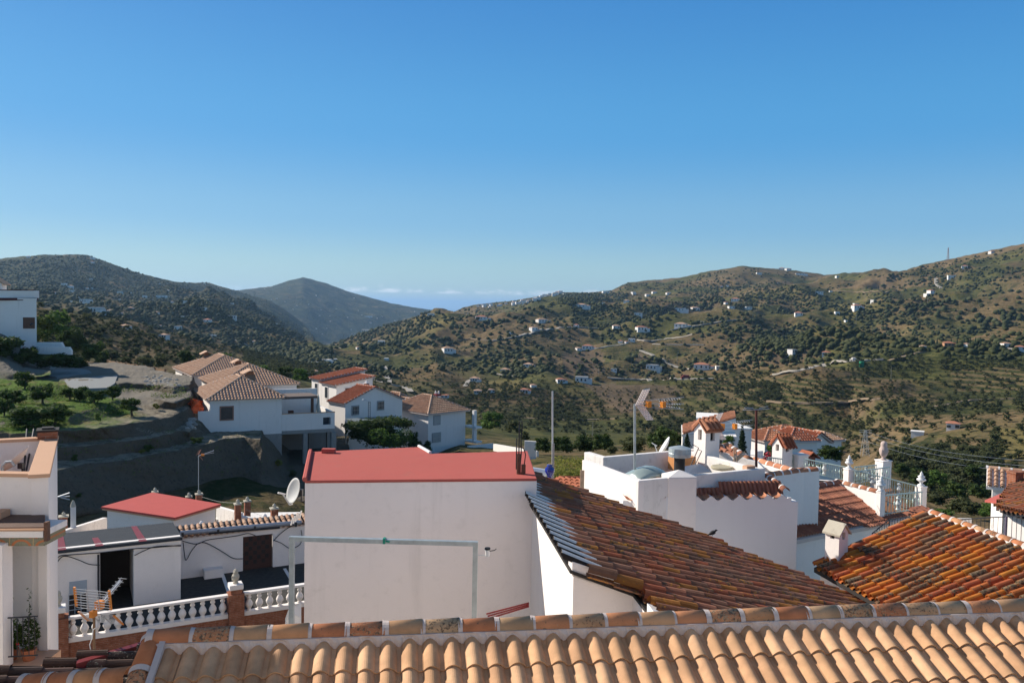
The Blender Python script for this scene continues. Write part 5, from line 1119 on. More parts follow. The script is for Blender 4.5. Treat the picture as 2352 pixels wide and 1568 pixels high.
# tall white chimney
chimney_tower('tall_chimney', 'tall white chimney with a small tiled gable cap at the back of the cluttered terrace', 1601, 1641, 966, 1080, 26.6, R(-63), capmat=T_SALMON, zbot=-6, roofh=.26, tiles=T_SALMON)
# dark flue pipe with round metal cowl
fp = thing('flue_pipe', 'black flue pipe with a wide galvanised cowl above the terrace', 'flue', at(1567, 1085, 23.3))
c = at(1560, 1090, 23.2); mb = MB(); zt_ = at(1560, 1048, 23.2).z; mb.lathe((c.x, c.y, c.z-.5), [(.155, 0), (.155, zt_-c.z+.5)], 16); mb.build('pipe', BLACKR, fp, smooth=False)
mb = MB(); mb.lathe((c.x, c.y, zt_), [(.15, 0), (.31, .0), (.32, .10), (.31, .12), (.32, .13), (.31, .24), (.10, .30)], 20); mb.build('cowl', GALV, fp)
# clutter
t_ = thing('storage_cabinet', 'orange box on a grey stand against the back wall of the terrace', 'cabinet', at(1567, 1080, 26.2)); c = at(1566, 1068, 26.3)
mb = MB(); mb.cbox((c.x, c.y, c.z-.12), .80, .4, .40, rz3); mb.build('body', simple('orange_panel', (.62, .27, .10), .5), t_); mb = MB(); mb.cbox((c.x, c.y, FZ), .7, .35, c.z-.12-FZ, rz3); mb.build('stand', CEMENT, t_)
t_ = thing('hand_cart', 'small hand cart with wheels leaning near the tall chimney', 'cart', at(1592, 1080, 26)); c = at(1594, 1076, 25.8)
mb = MB(); mb.tube([c+Vector((-.1, 0, .1)), c+Vector((.15, .1, .65)), c+Vector((-.05, .1, .75))], .015, 6); mb.tube([c+Vector((.02, 0, .1)), c+Vector((.25, .1, .55)), c+Vector((.12, .1, .6))], .015, 6); mb.build('handle', DKMETAL, t_)
for dx in (-.14, .22):
    mb = MB(); p = c+Vector((dx, -.05, -.05)); mb.tube([p+Vector((.1*math.cos(a_), 0, .1*math.sin(a_))) for a_ in [2*math.pi*i/12 for i in range(13)]], .018, 5, cap=False); mb.build('wheel', PALEW, t_)
mb = MB(); mb.box(c+Vector((-.1, -.1, -.1)), (.45, .1, .0), (0, .2, 0), (0, 0, .05)); mb.build('deck', DKMETAL, t_)
p0, p1 = at(1577, 1089, 23.9), at(1633, 1082, 24.6); mb = MB(); mb.slab([p0, p1, p1+v3*.5+ZV*.15, p0+v3*.5+ZV*.10], (0, 0, -.05)); tag(mb.build('metal_panel', simple('blue_grey_sheet', (.20, .23, .28), .35, .3)), 'blue grey metal sheet lying behind the front parapet of the terrace', 'panel')
c = at(1666, 1080, 25.2)
for dx, dy, r_, lab in ((-.1, 0, .62, 'large round beige disc lying on the terrace floor'), (.35, .3, .6, 'second round beige disc overlapping the first on the terrace')):
    mb = MB(); mb.lathe((c.x+dx, c.y+dy, FZ+.40+(.06 if dx > 0 else .12)), [(r_*.5, 0), (r_*.55, .03), (r_*.55, .07), (r_*.5, .09)], 24); tag(mb.build('round_lid', simple('beige_board', (.42, .37, .26), .8)), lab, 'lid', 'round discs on the terrace')
p0, p1 = at(1664, 1080, 25.5), at(1706, 1045, 26.5); mb = MB(); mb.box(p0, p1-p0, (.1, .08, 0), ZV*.12); tag(mb.build('wood_plank', PALEW), 'long wooden plank leaning up to the right on the terrace', 'plank')
mb = MB(); c_ = at(1688, 1083, 25.4); mb.tube([c_, c_+Vector((-.06, 0, .75))], .02, 6); mb.tube([c_+Vector((.1, 0, 0)), c_+Vector((-.0, 0, .75))], .02, 6); tag(mb.build('prop_stand', PALEW), 'thin pair of wooden props holding up the leaning plank', 'prop')
mb = MB(); c_ = at(1724, 1086, 25.0); mb.cbox(tq(4.1, .2, FZ+.4), .3, .2, .45, .4); tag(mb.build('pale_block', COPING), 'small salmon block beside the round discs', 'block')
# glassy bathtub-like boat hood
t_ = thing('hot_tub', 'pale plastic tub with a grey-green curved cover in the corner of the terrace', 'tub', at(1495, 1096, 23.6)); c = tq(.95, .75, FZ)
mb = MB(); n = 18; vs = []
for (r_, z_) in ((.50, .0), (.58, .42), (.60, .50), (.54, .50), (.46, .1)):
    for j in range(n): a_ = 2*math.pi*j/n; p = c+u3*(r_*1.25*math.cos(a_))+v3*(r_*.85*math.sin(a_)); vs.append(p+ZV*z_)
mb.add(vs, [(i*n+j, i*n+(j+1) % n, (i+1)*n+(j+1) % n, (i+1)*n+j) for i in range(4) for j in range(n)]); mb.build('shell', WHITEP, t_, smooth=True)
mb = MB(); vs = []; c_ = c+u3*.1+v3*.25
for i in range(7):
    for j in range(9): a_, b_ = -.5+i/6, -.5+j/8; vs.append(c_+u3*(a_*1.35)+v3*(b_*.9)+ZV*(.55+.38*math.cos(a_*2.6)*math.cos(b_*2.2)))
mb.add(vs, [(i*9+j, (i+1)*9+j, (i+1)*9+j+1, i*9+j+1) for i in range(6) for j in range(8)]); o_ = mb.build('cover', simple('grey_green_shell', (.30, .36, .34), .25, .1, .15, 3, 0, .6), t_, smooth=True); sd_ = o_.modifiers.new('s', 'SOLIDIFY'); sd_.thickness = .04
mb = MB(); mb.tube([c+u3*-.3+v3*-.5+ZV*.35, c+u3*.2+v3*-.55+ZV*.55, c+u3*1.0+v3*-.4+ZV*.62], .035, 8); mb.build('hose', WHITEP, t_, smooth=True)
mb = MB(); mb.cbox(tq(2.0, 1.3, FZ), .55, .4, .62, rz3); tag(mb.build('wooden_crate', BROWNW), 'dark brown crate behind the pale tub', 'crate')
# masts
def mast(name, label, px, ytop, ybot, D, r_, mat, lean=0):
    b_ = at(px-lean, ybot, D); t_ = at(px, ytop, D); a_ = thing(name, label, 'antenna', b_); mb = MB(); mb.tube([b_, t_], r_, 8); mb.build('pole', mat, a_); return a_, t_, b_
a_, tp, bp_ = mast('tv_antenna', 'tall grey pole with a grid TV antenna standing on the terrace parapet', 1458, 928, 1098, 23.4, .035, GALV)
def gridpanel(mb, o, u, v, nu, nv, r_):
    for i in range(nu+1): mb.tube([o+u*(i/nu), o+u*(i/nu)+v], r_, 4)
    for j in range(nv+1): mb.tube([o+v*(j/nv), o+v*(j/nv)+u], r_*1.2, 4)
def gridant(a_, tp, s, D, flip=1):
    mb = MB(); gridpanel(mb, tp+Vector((.02, -.05, -.05))*s, Vector((.30, .25, .03))*s, Vector((.28, -.02, .62))*s, 4, 7, .019*s); mb.build('reflector', simple('pinkish_white_metal', (.78, .66, .60), .5), a_)
    mb = MB(); gridpanel(mb, tp+Vector((.05, -.05, -.02))*s, Vector((.30, .25, -.02))*s, Vector((.52, -.02, -.72))*s*.8, 4, 7, .019*s); mb.build('reflector', simple('pinkish_white_metal', (.78, .66, .60), .5), a_)
    mb = MB()
    for (dz0, dz1) in ((.14, .28), (.02, .02), (-.10, -.20)): mb.tube([tp+Vector((.2, 0, dz0))*s, tp+Vector((2.0, .3, dz1))*s], .012*s, 4)
    for k in range(9):
        for dz in (.22, 0, -.15): q_ = tp+Vector((1.0+.1*k, .15, dz*(.5+.06*k)))*s; mb.tube([q_-Vector((0, .12, 0))*s, q_+Vector((0, .12, .02))*s], .01*s, 4)
    mb.build('boom', ALU, a_)
    for dx in (.55, 1.12): mb = MB(); mb.cbox(tp+Vector((dx, .05, -.12))*s if 0 else tp+Vector((dx*s, .05*s, -.12*s)), .14*s, .2*s, .24*s, .5); mb.build('dipole_box', ORANGEP, a_)
gridant(a_, tp+Vector((.0, 0, 0)), .72, 23)
a_, tp, bp_ = mast('bare_mast', 'bare tall steel mast rising behind the red-roofed building', 1269, 898, 1105, 21.5, .024, ALU)
mb = MB(); mb.tube([bp_, bp_+ZV*1.0], .034, 8); mb.build('sleeve', simple('weathered_pipe', (.35, .31, .28), .7), a_)
a_, tp, bp_ = mast('aerial', 'rusty brown aerial with two short bars at its top, right of the tall chimney', 1737, 941, 1072, 26, .04, simple('rust', (.12, .04, .03), .8))
mb = MB(); 
for dx in (-1, 1): mb.tube([tp+Vector((-.03, 0, .0)), tp+Vector((dx*.5-.03*dx, .2*dx, .02))], .014, 4); mb.tube([tp+Vector((dx*.1, 0, .06)), tp+Vector((dx*.45, .25*dx, .09))], .01, 4)
mb.build('crossbar', ALU, a_); mb = MB(); q_ = tp-ZV*1.45; mb.tube([q_+Vector((-.4, 0, .03)), q_+Vector((.35, 0, -.03))], .012, 4); mb.build('low_bar', WHITEP, a_)
a_, tp, bp_ = mast('tv_antenna', 'smaller grid TV antenna seen just right of the tall chimney', 1632, 978, 1040, 30, .03, ALU)
gridant(a_, tp, .80, 30)
# dish on the back parapet
dish('satellite_dish', 'white satellite dish on the back parapet of the cluttered terrace', at(1530, 1027, 27.6), .36, (-.85, .1, .5), mount=at(1530, 1050, 27.6))
# blue glazed vase, white duct
c = at(1262, 1106, 20.6); mb = MB(); mb.lathe(c, [(.07, 0), (.09, .05), (.05, .12), (.06, .16), (.12, .26), (.12, .34), (.06, .40), (.08, .43)], 14); tag(mb.build('glazed_vase', BLUEG, smooth=True), 'dark blue glazed vase beside the bare mast behind the orange roof', 'vase')
mb = MB(); mb.tube([at(1222, 1081, 23), at(1256, 1086, 23)], .11, 12); tag(mb.build('duct_pipe', simple('white_duct', (.6, .62, .66), .5)), 'fat white horizontal duct pipe behind the red roof corner', 'pipe')
# wooden post at the terrace left corner
mb = MB(); p0 = at(1332, 1128, 22.6); p1 = at(1333, 1080, 22.6); mb.box(p0, (.05, 0, 0), (0, .05, 0), (0, 0, p1.z-p0.z)); mb.box(p0+Vector((.052, 0, 0)), (.06, 0, 0), (0, .05, 0), (0, 0, p1.z-p0.z)); tag(mb.build('timber_post', PALEW), 'pale timber post at the left edge of the big sunlit parapet', 'post')
# small red roof behind
t_ = thing('red_roofed_shed', 'little shed with a red ribbed tile roof between the orange roof and the sunlit parapet', 'shed', at(1300, 1110, 27)); zz_ = -6.1
P4 = [at(1285, 1098, 28), at(1334, 1100, 28.4), at(1334, 1135, 26.2), at(1270, 1125, 26.0)]
tb = MB(); tile_field(tb, P4, P4[1]-P4[0], w=.22, c=.4, style='arab', seg=6, h=.08); tb.build('roof_tiles', T_RED, t_)
mb = MB(); mb.slab([p-ZV*.03 for p in P4], (0, 0, -.1)); rt, mt = MB(), MB(); ridge_tiles(rt, None, P4[0]+ZV*.0, P4[1], r=.1, L=.4, band=0); rt.build('ridge_tiles', T_RED, t_); mb.prism([tuple((p)[:2]) for p in P4], -12, P4[2].z-.2); mb.build('wall', WHITE, t_)

# ================= terraces further right =================
def coped_wall(name, label, pts, zb, t_w=.22, cope=T_SALMON, mat=WHITE, L=.42, r=.13, group=None):
    """wall through 3D top points with a row of mortared tiles on top"""
    t_ = thing(name, label, 'wall', (pts[0].x, pts[0].y, zb), group); mb = MB(); rt, mt = MB(), MB()
    for i in range(len(pts)-1):
        a_, b_ = pts[i], pts[i+1]; d_ = (b_-a_); d_.z = 0; n_ = Vector((-d_.y, d_.x, 0)).normalized()*t_w; h_ = ZV*(-.05)
        lo0, lo1 = Vector((a_.x, a_.y, zb)), Vector((b_.x, b_.y, zb)); mb.add([lo0, lo1, lo1+n_, lo0+n_, a_+h_, b_+h_, b_+n_+h_, a_+n_+h_], [(0, 3, 2, 1), (4, 5, 6, 7), (0, 1, 5, 4), (1, 2, 6, 5), (2, 3, 7, 6), (3, 0, 4, 7)])
        if cope: ridge_tiles(rt, mt, a_+n_*.5+h_, b_+n_*.5+h_, r=r, L=L, seg=8, band=.06, seed=i)
    mb.build('wall', mat, t_)
    if cope: rt.build('coping_tiles', cope, t_, smooth=True); mt.build('mortar_band', WHITE, t_)
    return t_
zq = -5.2
coped_wall('tiled_parapet', 'white parapet with a salmon tile coping, corner right of the rusty aerial', [atz(1759, 1092, zq), atz(1872, 1077, zq)], -10)
coped_wall('tiled_parapet', 'long sunlit parapet with tile coping running back from the corner parapet', [atz(1872, 1075, zq), atz(1826, 1078, zq), atz(1739, 1053, zq)], -10)
mb = MB(); p = atz(1738, 1050, zq); mb.cbox((p.x, p.y, -9), .3, .3, 9+zq+.25, .4); tag(mb.build('white_pillar', WHITE), 'small white pillar at the left end of the sunlit tiled parapet', 'pillar')
# brown-red roof
zr3 = -6.35
r0, r1 = atz(1803, 1127, zr3), atz(1925, 1109, zr3); e3 = (r1-r0).normalized(); f3 = Vector((e3.y, -e3.x, 0)); D3 = f3*.94-ZV*.36
br_ = thing('tiled_house', 'house with a brown-red tile roof half in shadow, below the railed terrace', 'house', r0)
def br(s, t_): return r0+e3*s+D3*t_
nb3 = e3.cross(D3).normalized()
def onb(px, py): return onpl(px, py, r0, nb3)
EV = [onb(1797, 1245), onb(1900, 1224), onb(2000, 1206), onb(2150, 1176)]
poly = [onb(1797, 1131), onb(1926, 1112), onb(2034, 1188), onb(2128, 1166), EV[3], EV[2], EV[1], EV[0]]
tb = MB(); tile_field(tb, poly, e3, w=.135, c=.38, style='mixta', seg=5, h=.05, lip=.05, lift=.045); tb.build('roof_tiles', T_BROWN, br_)
mb = MB(); mb.slab([p-ZV*.03 for p in poly], (0, 0, -.12)); mb.build('roof_deck', MORTAR, br_)
rt, mt = MB(), MB(); ridge_tiles(rt, mt, r0, r1, r=.13, L=.42, seg=8, band=.07, seed=41); rt.build('ridge_tiles', T_BROWN, br_, smooth=True); mt.build('mortar_band', WHITE, br_)
mb = MB(); ii = f3*-.12
for i in range(3):
    a_, b_ = EV[i]+ii-ZV*.12, EV[i+1]+ii-ZV*.12; mb.add([(a_.x, a_.y, -14), (b_.x, b_.y, -14), b_, a_], [(0, 1, 2, 3)])
a_, b_ = EV[0]+ii-ZV*.12, poly[0]-ZV*.12; mb.add([(a_.x, a_.y, -14), (b_.x, b_.y, -14), b_, a_], [(0, 3, 2, 1)]); mb.build('wall', WHITE, br_)
# railed terrace
rt_ = thing('railed_terrace', 'white roof terrace with pillars and an orange tiled floor behind green railings', 'terrace', at(1980, 1120, 34))
def tp_(px, py, D): return at(px, py, D)
pills = [(1939, 1961, 1076, 1135, 33.5), (2016, 2030, 1130, 1170, 29.5), (2104, 2127, 1116, 1190, 33), (2009, 2046, 1055, 1125, 40)]
PT = []
def pillar(px0, px1, y0, D, w_=None):
    a_, b_ = at(px0, y0, D), at(px1, y0, D); w_ = w_ or (b_-a_).length*.85; c_ = (a_+b_)/2; mb = MB(); mb.cbox((c_.x, c_.y, -12), w_, w_, 12+c_.z, .35); mb.cbox((c_.x, c_.y, c_.z+.001), w_*1.12, w_*1.12, .05, .35); mb.build('pillar', WHITE, rt_, bevel=.01); return c_+ZV*.05
pa = pillar(1940, 1960, 1078, 32.5); pb = pillar(2015, 2031, 1131, 28.5); pc = pillar(2105, 2126, 1118, 31.5); pd = pillar(2012, 2046, 1058, 38, .5)
sl0, sl1 = at(1922, 1108, 30.5), at(2018, 1132, 28.6)
mb = MB(); n_ = Vector((.1, .22, 0)); lo = -12
mb.add([(sl0.x, sl0.y, lo), (sl1.x, sl1.y, lo), sl1, sl0, Vector((sl0.x, sl0.y, lo))+n_, Vector((sl1.x, sl1.y, lo))+n_, sl1+n_, sl0+n_], [(0, 1, 2, 3), (7, 6, 5, 4), (3, 2, 6, 7), (0, 4, 5, 1), (0, 3, 7, 4), (1, 5, 6, 2)]); mb.build('sunlit_wall', WHITE, rt_)
rt, mt = MB(), MB(); ridge_tiles(rt, mt, sl0+n_*.5, sl1+n_*.5, r=.12, L=.4, seg=8, band=.06); rt.build('coping_tiles', T_SALMON, rt_, smooth=True); mt.build('mortar_band', WHITE, rt_)
wf0, wf1 = at(2030, 1187, 28.6), at(2104, 1175, 31.3); mb = MB(); n_ = Vector((-.06, .2, 0)); mb.add([(wf0.x, wf0.y, -12), (wf1.x, wf1.y, -12), wf1, wf0, Vector((wf0.x, wf0.y, -12))+n_, Vector((wf1.x, wf1.y, -12))+n_, wf1+n_, wf0+n_], [(0, 1, 2, 3), (7, 6, 5, 4), (3, 2, 6, 7)]); mb.build('front_kerb', WHITE, rt_)
bw0, bw1 = at(1874, 1102, 33), at(1941, 1107, 33); mb = MB(); mb.add([(bw0.x, bw0.y, -12), (bw1.x, bw1.y, -12), bw1, bw0], [(0, 1, 2, 3)]); mb.slab([bw0, bw1, bw1+Vector((0, .2, 0)), bw0+Vector((0, .2, 0))], (0, 0, -.5)); mb.build('back_kerb', WHITE, rt_)
fz3 = at(1905, 1128, 32).z
mb = MB(); mb.slab([at(1860, 1135, 30.0), at(1950, 1120, 31.0), at(1950, 1113, 33.0), at(1870, 1110, 33.2)], (0, 0, -.2)); mb.slab([at(1962, 1135, 30.9), at(2040, 1190, 28.8), at(2104, 1180, 31.0), at(2046, 1120, 37)], (0, 0, -.15)); mb.build('floor', simple('orange_floor_tile', (.42, .19, .08), .7, 0, .15, 4), rt_)
def railing(name, label, p0, p1, h, nbars, medal=()):
    t_ = thing(name, label, 'railing', p0, 'green wrought iron railings of the terrace'); d_ = p1-p0
    mb = MB(); mb.tube([p0+ZV*h, p1+ZV*h], .028, 6); mb.build('top_rail', GREENMETAL, t_); mb = MB(); mb.tube([p0+ZV*.04, p1+ZV*.04], .022, 6); mb.build('bottom_rail', GREENMETAL, t_)
    mb = MB()
    for i in range(nbars+1):
        q_ = p0+d_*(i/nbars); mb.tube([q_+ZV*.04, q_+ZV*h], .014, 5)
        if i % 2: mb.lathe(q_+ZV*h*.42, [(.014, 0), (.035, .04), (.035, .12), (.014, .16)], 6)
    mb.build('bars', GREENMETAL, t_)
    for f_ in medal:
        q_ = p0+d_*f_; mb = MB(); mb.lathe(q_+ZV*h*.12, [(.03, 0), (.09, .05), (.05, .12), (.11, .25), (.05, .38), (.09, .45), (.03, h*.8)], 8); mb.build('medallion', simple('pale_cast_metal', (.5, .52, .5), .5), t_)
    return t_
railing('iron_railing', 'green iron railing at the back of the terrace, left of the first urn pillar', at(1846, 1084, 34), at(1941, 1104, 33.2), .56, 22, (.5,))
railing('iron_railing', 'green iron railing between the first urn pillar and the owl pillar', at(1962, 1104, 33.2), at(2012, 1096, 37), .56, 14, (.5,))
railing('iron_railing', 'green iron railing in the middle descending toward the right urn pillar', at(1960, 1115, 32.3), at(2105, 1152, 31.5), .62, 26, (.3, .72))
railing('iron_railing', 'green iron railing at the front between the two urn pillars', at(2031, 1182, 28.6), at(2116, 1170, 31), .68, 12, (.35,))
railing('iron_railing', 'green iron railing running back beside the owl pillar', at(1962, 1112, 33), at(2042, 1098, 36), .50, 14, (.4,))
def urn(label, c_, s):
    t_ = thing('urn', label, 'urn', c_, 'white urns on the terrace pillars'); mb = MB(); mb.lathe(c_, [(.13, 0), (.13, .04), (.05, .08), (.06, .14), (.17, .22), (.16, .27), (.09, .30), (.14, .36), (.05, .42), (.06, .46), (.01, .56)], 12, 0, s); mb.build('body', WHITEP, t_, smooth=True)
urn('white urn finial on the back left pillar of the railed terrace', pa, .95); urn('white urn finial on the nearest pillar of the railed terrace', pb, .95); urn('white urn finial on the right pillar of the railed terrace', pc, 1.0)
ow = thing('owl_statue', 'cast stone owl statue perched on the white pillar at the back of the terrace', 'statue', pd); mb = MB()
mb.lathe(pd, [(.13, 0), (.13, .06), (.07, .1), (.11, .16), (.17, .26), (.20, .40), (.19, .52), (.14, .60), (.14, .66), (.15, .74), (.12, .82), (.04, .87)], 14); mb.build('body', simple('pink_stone', (.52, .40, .35), .9), ow, smooth=True)
mb = MB(); mb.blob(pd+Vector((-.12, -.1, .36)), .07, .08, .18, jit=.05); mb.build('wing', simple('pink_stone', (.52, .40, .35), .9), ow, smooth=True)
# lattice-chimney, right background of terrace
chimney_tower('chimney', 'white chimney with a small red tiled cap left of the railed terrace', 1780, 1811, 1000, 1072, 35, R(-63), capmat=T_RED, zbot=-10, roofh=.35, tiles=T_RED)
mb = MB(); p = at(1837, 1045, 35); mb.cbox((p.x, p.y, -10), .5, .5, 10+p.z, .3); mb.cbox((p.x, p.y, p.z), .56, .56, .06, .3); tag(mb.build('white_pillar', WHITE), 'thick white pillar beside the back railing of the terrace', 'pillar')
railing('iron_railing', 'short green railing section left of the tiled-cap chimney', at(1764, 1080, 34), at(1796, 1084, 34), .55, 8)
railing('iron_railing', 'short green railing between the tiled-cap chimney and the thick pillar', at(1809, 1078, 35), at(1831, 1076, 35), .6, 7)
# dark stair railing at the right and white house
t_ = thing('stair_railing', 'dark iron railing sloping up behind the bright orange roof', 'railing', at(2010, 1240, 27))
P5 = [at(2003, 1225, 26), at(2043, 1192, 26.5), at(2110, 1184, 27.5)]
mb = MB(); mb.tube(P5, .02, 5); mb.build('top_rail', DKMETAL, t_); mb = MB()
for i in range(7): q_ = P5[0].lerp(P5[1], i/7); mb.tube([q_, q_-ZV*.75], .010, 4)
for i in range(12): q_ = P5[1].lerp(P5[2], i/11); mb.tube([q_, q_-ZV*.75], .010 if i else .025, 4)
mb.build('bars', DKMETAL, t_)
t_ = thing('stair_railing', 'long dark and violet iron railing across the right edge of the picture', 'railing', at(2200, 1250, 26)); P5 = [at(2190, 1194, 27), at(2272, 1188, 26), at(2370, 1183, 24.6)]
mb = MB(); mb.tube(P5, .018, 5); mb.build('top_rail', DKMETAL, t_); mb = MB(); mb.tube([p-ZV*.95 for p in P5], .015, 5); mb.build('bottom_rail', DKMETAL, t_); mb = MB()
for s_, e_ in ((0, 1), (1, 2)):
    for i in range(9): q_ = P5[s_].lerp(P5[e_], i/9); mb.tube([q_, q_-ZV*.95], .010, 4)
mb.build('bars', DKMETAL, t_); mb = MB(); q_ = P5[1].lerp(P5[2], .42); mb.tube([q_, q_-ZV*1.1], .03, 6); mb.build('post', simple('violet_metal', (.16, .12, .17), .5), t_)
# ================= earth terraces below the building site =================
LOFT = [  # (height, [(px, py) ...]) from near to far
 (-16.5, [(60, 1235), (200, 1232), (400, 1215), (560, 1195), (720, 1190), (800, 1190)]),
 (-15.4, [(60, 1200), (200, 1190), (400, 1172), (560, 1156), (720, 1160), (800, 1160)]),
 (-14.9, [(60, 1190), (200, 1178), (400, 1156), (560, 1140), (720, 1150), (800, 1150)]),
 (-12.45, [(60, 1093), (130, 1080), (210, 1064), (300, 1052), (400, 1034), (500, 1012), (560, 1003), (640, 1014), (720, 1045), (800, 1060)]),
 (-12.35, [(60, 1076), (130, 1064), (210, 1054), (330, 1036), (430, 1013), (480, 1003), (560, 999), (640, 1008), (720, 1035), (800, 1050)]),
 (-11.35, [(60, 1042), (130, 1032), (250, 1016), (330, 1007), (400, 992), (430, 986), (480, 992), (560, 990), (640, 1000), (720, 1020), (800, 1035)]),
 (-11.2, [(60, 1026), (130, 1019), (250, 1008), (330, 999), (400, 985), (440, 965), (480, 980), (560, 984), (640, 992), (720, 1010), (800, 1025)]),
 (-10.2, [(60, 995), (130, 989), (220, 985), (300, 972), (400, 953), (440, 932), (480, 950), (560, 970), (640, 985), (720, 1000), (800, 1015)]),
 (-10.05, [(0, 990), (60, 985), (160, 976), (270, 950), (320, 940), (400, 940), (445, 925), (480, 935), (560, 960), (640, 975), (800, 1005)]),
 (-9.35, [(0, 960), (60, 952), (160, 948), (250, 925), (285, 912), (330, 912), (400, 925), (450, 910), (500, 925), (560, 945), (640, 965), (800, 995)]),
 (-9.2, [(0, 935), (70, 932), (130, 918), (200, 905), (280, 893), (340, 895), (400, 905), (450, 895), (500, 912), (560, 930), (640, 950), (800, 980)]),
 (-8.7, [(0, 910), (60, 905), (130, 895), (170, 882), (240, 880), (300, 882), (350, 885), (400, 890), (450, 882), (500, 898), (560, 915), (640, 930), (800, 960)]),
 (-8.4, [(0, 862), (60, 852), (120, 840), (200, 833), (260, 833), (330, 842), (400, 858), (450, 868), (500, 880), (560, 890), (640, 905), (800, 935)]),
 (-14.0, [(0, 868), (120, 846), (200, 840), (330, 850), (400, 866), (500, 886), (640, 911), (800, 940)]),
]
RYM = {3: 1004, 4: 1001, 5: 996, 6: 992, 7: 987, 8: 982, 9: 975, 10: 967, 11: 958, 12: 948, 13: 950}
RYR = {3: 1062, 4: 1058, 5: 1050, 6: 1044, 7: 1038, 8: 1032, 9: 1025, 10: 1018, 11: 1010, 12: 1002, 13: 1003}
cols = np.linspace(-140, 800, 330); rows = []
for ri, (z, pl) in enumerate(LOFT):
    a = np.array(pl, float); ys = np.interp(cols, a[:, 0], a[:, 1]); zs = np.full(len(cols), float(z))
    if ri < 3: zs = np.interp(cols, [130, 560], [z, z-2.2])
    if ri >= 3:
        zs = np.interp(cols, [440, 482, 600, 660], [z, -12.5, -12.6, -16.0]) if ri > 4 else np.interp(cols, [440, 482, 600, 660], [z, z, -12.6, -16.0])
        if ri > 4: w_ = np.clip((cols-445)/37, 0, 1); ys = ys*(1-w_)+RYM[ri]*w_
        w_ = np.clip((cols-600)/60, 0, 1); ys = ys*(1-w_)+RYR[ri]*w_
    rows.append([atz(float(c), float(y), float(zz)) for c, y, zz in zip(cols, ys, zs)])
SUBD = [3, 3, 14, 4, 10, 5, 10, 6, 8, 6, 8, 14, 4]
co = []
for k in range(len(rows)-1):
    n = SUBD[k]
    for j in range(n):
        t_ = j/n; ln = [rows[k][i].lerp(rows[k+1][i], t_) for i in range(len(cols))]; co.append([(p.x, p.y, p.z) for p in ln])
co.append([(p.x, p.y, p.z) for p in rows[-1]])
co = np.array(co); na, nc = co.shape[:2]
amp_ = np.ones(na)*.10; amp_[:60] = .16
X_, Y_, Z_ = co[..., 0], co[..., 1], co[..., 2]
nz_ = fbm(X_/3, Y_/3+Z_/2, 4, 71); n2 = fbm(X_/.9, Y_/.9+Z_*1.3, 3, 75)
Y_ = Y_+(nz_*.5+n2*.22); X_ = X_+fbm(X_/1.5+5, Y_/1.5+Z_, 3, 77)*.25; Z_ = Z_+(fbm(X_/5, Y_/5, 4, 73)*.22+n2*.09)
def bank_mat():
    t = NT('terrace_earth'); g_ = t.n('ShaderNodeSeparateXYZ'); t.t.links.new(t.g.outputs['True Normal'], g_.inputs[0]); p_ = t.n('ShaderNodeSeparateXYZ'); t.t.links.new(t.g.outputs['Position'], p_.inputs[0])
    soil = t.mix(t.noise(.7, 6, .65), (.085, .068, .05), (.17, .14, .105)); soil = t.mix(t.ramp(t.noise(3.5, 5, .7), .5, .75), soil, (.06, .05, .038))
    site = t.mix(t.noise(.35, 6, .65, dist=.8), (.145, .122, .092), (.27, .24, .20)); grs = t.mix(t.noise(1.2, 6, .7), (.05, .10, .018), (.12, .18, .03)); grs = t.mix(t.ramp(t.noise(.5, 4), .5, .72), grs, (.18, .15, .06))
    # turf only on the flat orchard steps left of the track; bare made ground on the building site
    fl = t.ramp(g_.outputs[2], .78, .93); low = t.ramp(p_.outputs[2], -10.35, -10.1); xx = t.math('ADD', p_.outputs[0], t.math('MULTIPLY', p_.outputs[1], .9))
    turf = t.math('MULTIPLY', t.math('MULTIPLY', fl, low), t.ramp(t.math('ADD', p_.outputs[1], t.math('MULTIPLY', t.noise(.12, 3), 8)), 87, 90, 1, 0))
    turf = t.math('MULTIPLY', turf, t.ramp(t.math('ADD', xx, t.math('MULTIPLY', t.noise(.2, 3), 5)), 33.5, 36, 1, 0))
    turf = t.math('MULTIPLY', turf, t.ramp(t.noise(.9, 5, .65), .30, .42))
    sm = t.math('MULTIPLY', fl, t.ramp(p_.outputs[2], -9.9, -9.6))
    led = t.math('MULTIPLY', t.math('MULTIPLY', fl, t.ramp(p_.outputs[2], -13.2, -12.8)), t.ramp(t.noise(1.3, 5, .7), .3, .6)); soil = t.mix(t.math('MULTIPLY', led, .85), soil, (.30, .255, .19))  # flat ledges coloured paler, standing in for sunlight on their tops
    col = t.mix(sm, soil, site); col = t.mix(turf, col, grs)
    lo = t.math('MULTIPLY', t.math('MULTIPLY', fl, t.ramp(t.noise(.6, 4), .55, .7)), .7); col = t.mix(t.math('MULTIPLY', lo, t.ramp(p_.outputs[2], -10.5, -10.2, 1, 0)), col, (.09, .11, .035))
    t.bump(t.math('ADD', t.noise(4, 6, .7), t.math('MULTIPLY', t.noise(1.1, 5), 2)), .7, .25); return t.done(col, .95, 0, .05)
BANK = bank_mat()
em = gridmesh('earth_terraces', X_, Y_, Z_, BANK); eo = bpy.data.objects.new('earth_terraces', em); COL.objects.link(eo); tag(eo, kind='structure')
BVE = bvh_of(em)
def hit2(px, py):
    d = ray(px, py).normalized(); h = BVE.ray_cast(ORG, d, 500)[0]; g_ = BV.ray_cast(ORG, d, 9000)[0]
    if h and (not g_ or h.length < g_.length): return h
    return g_
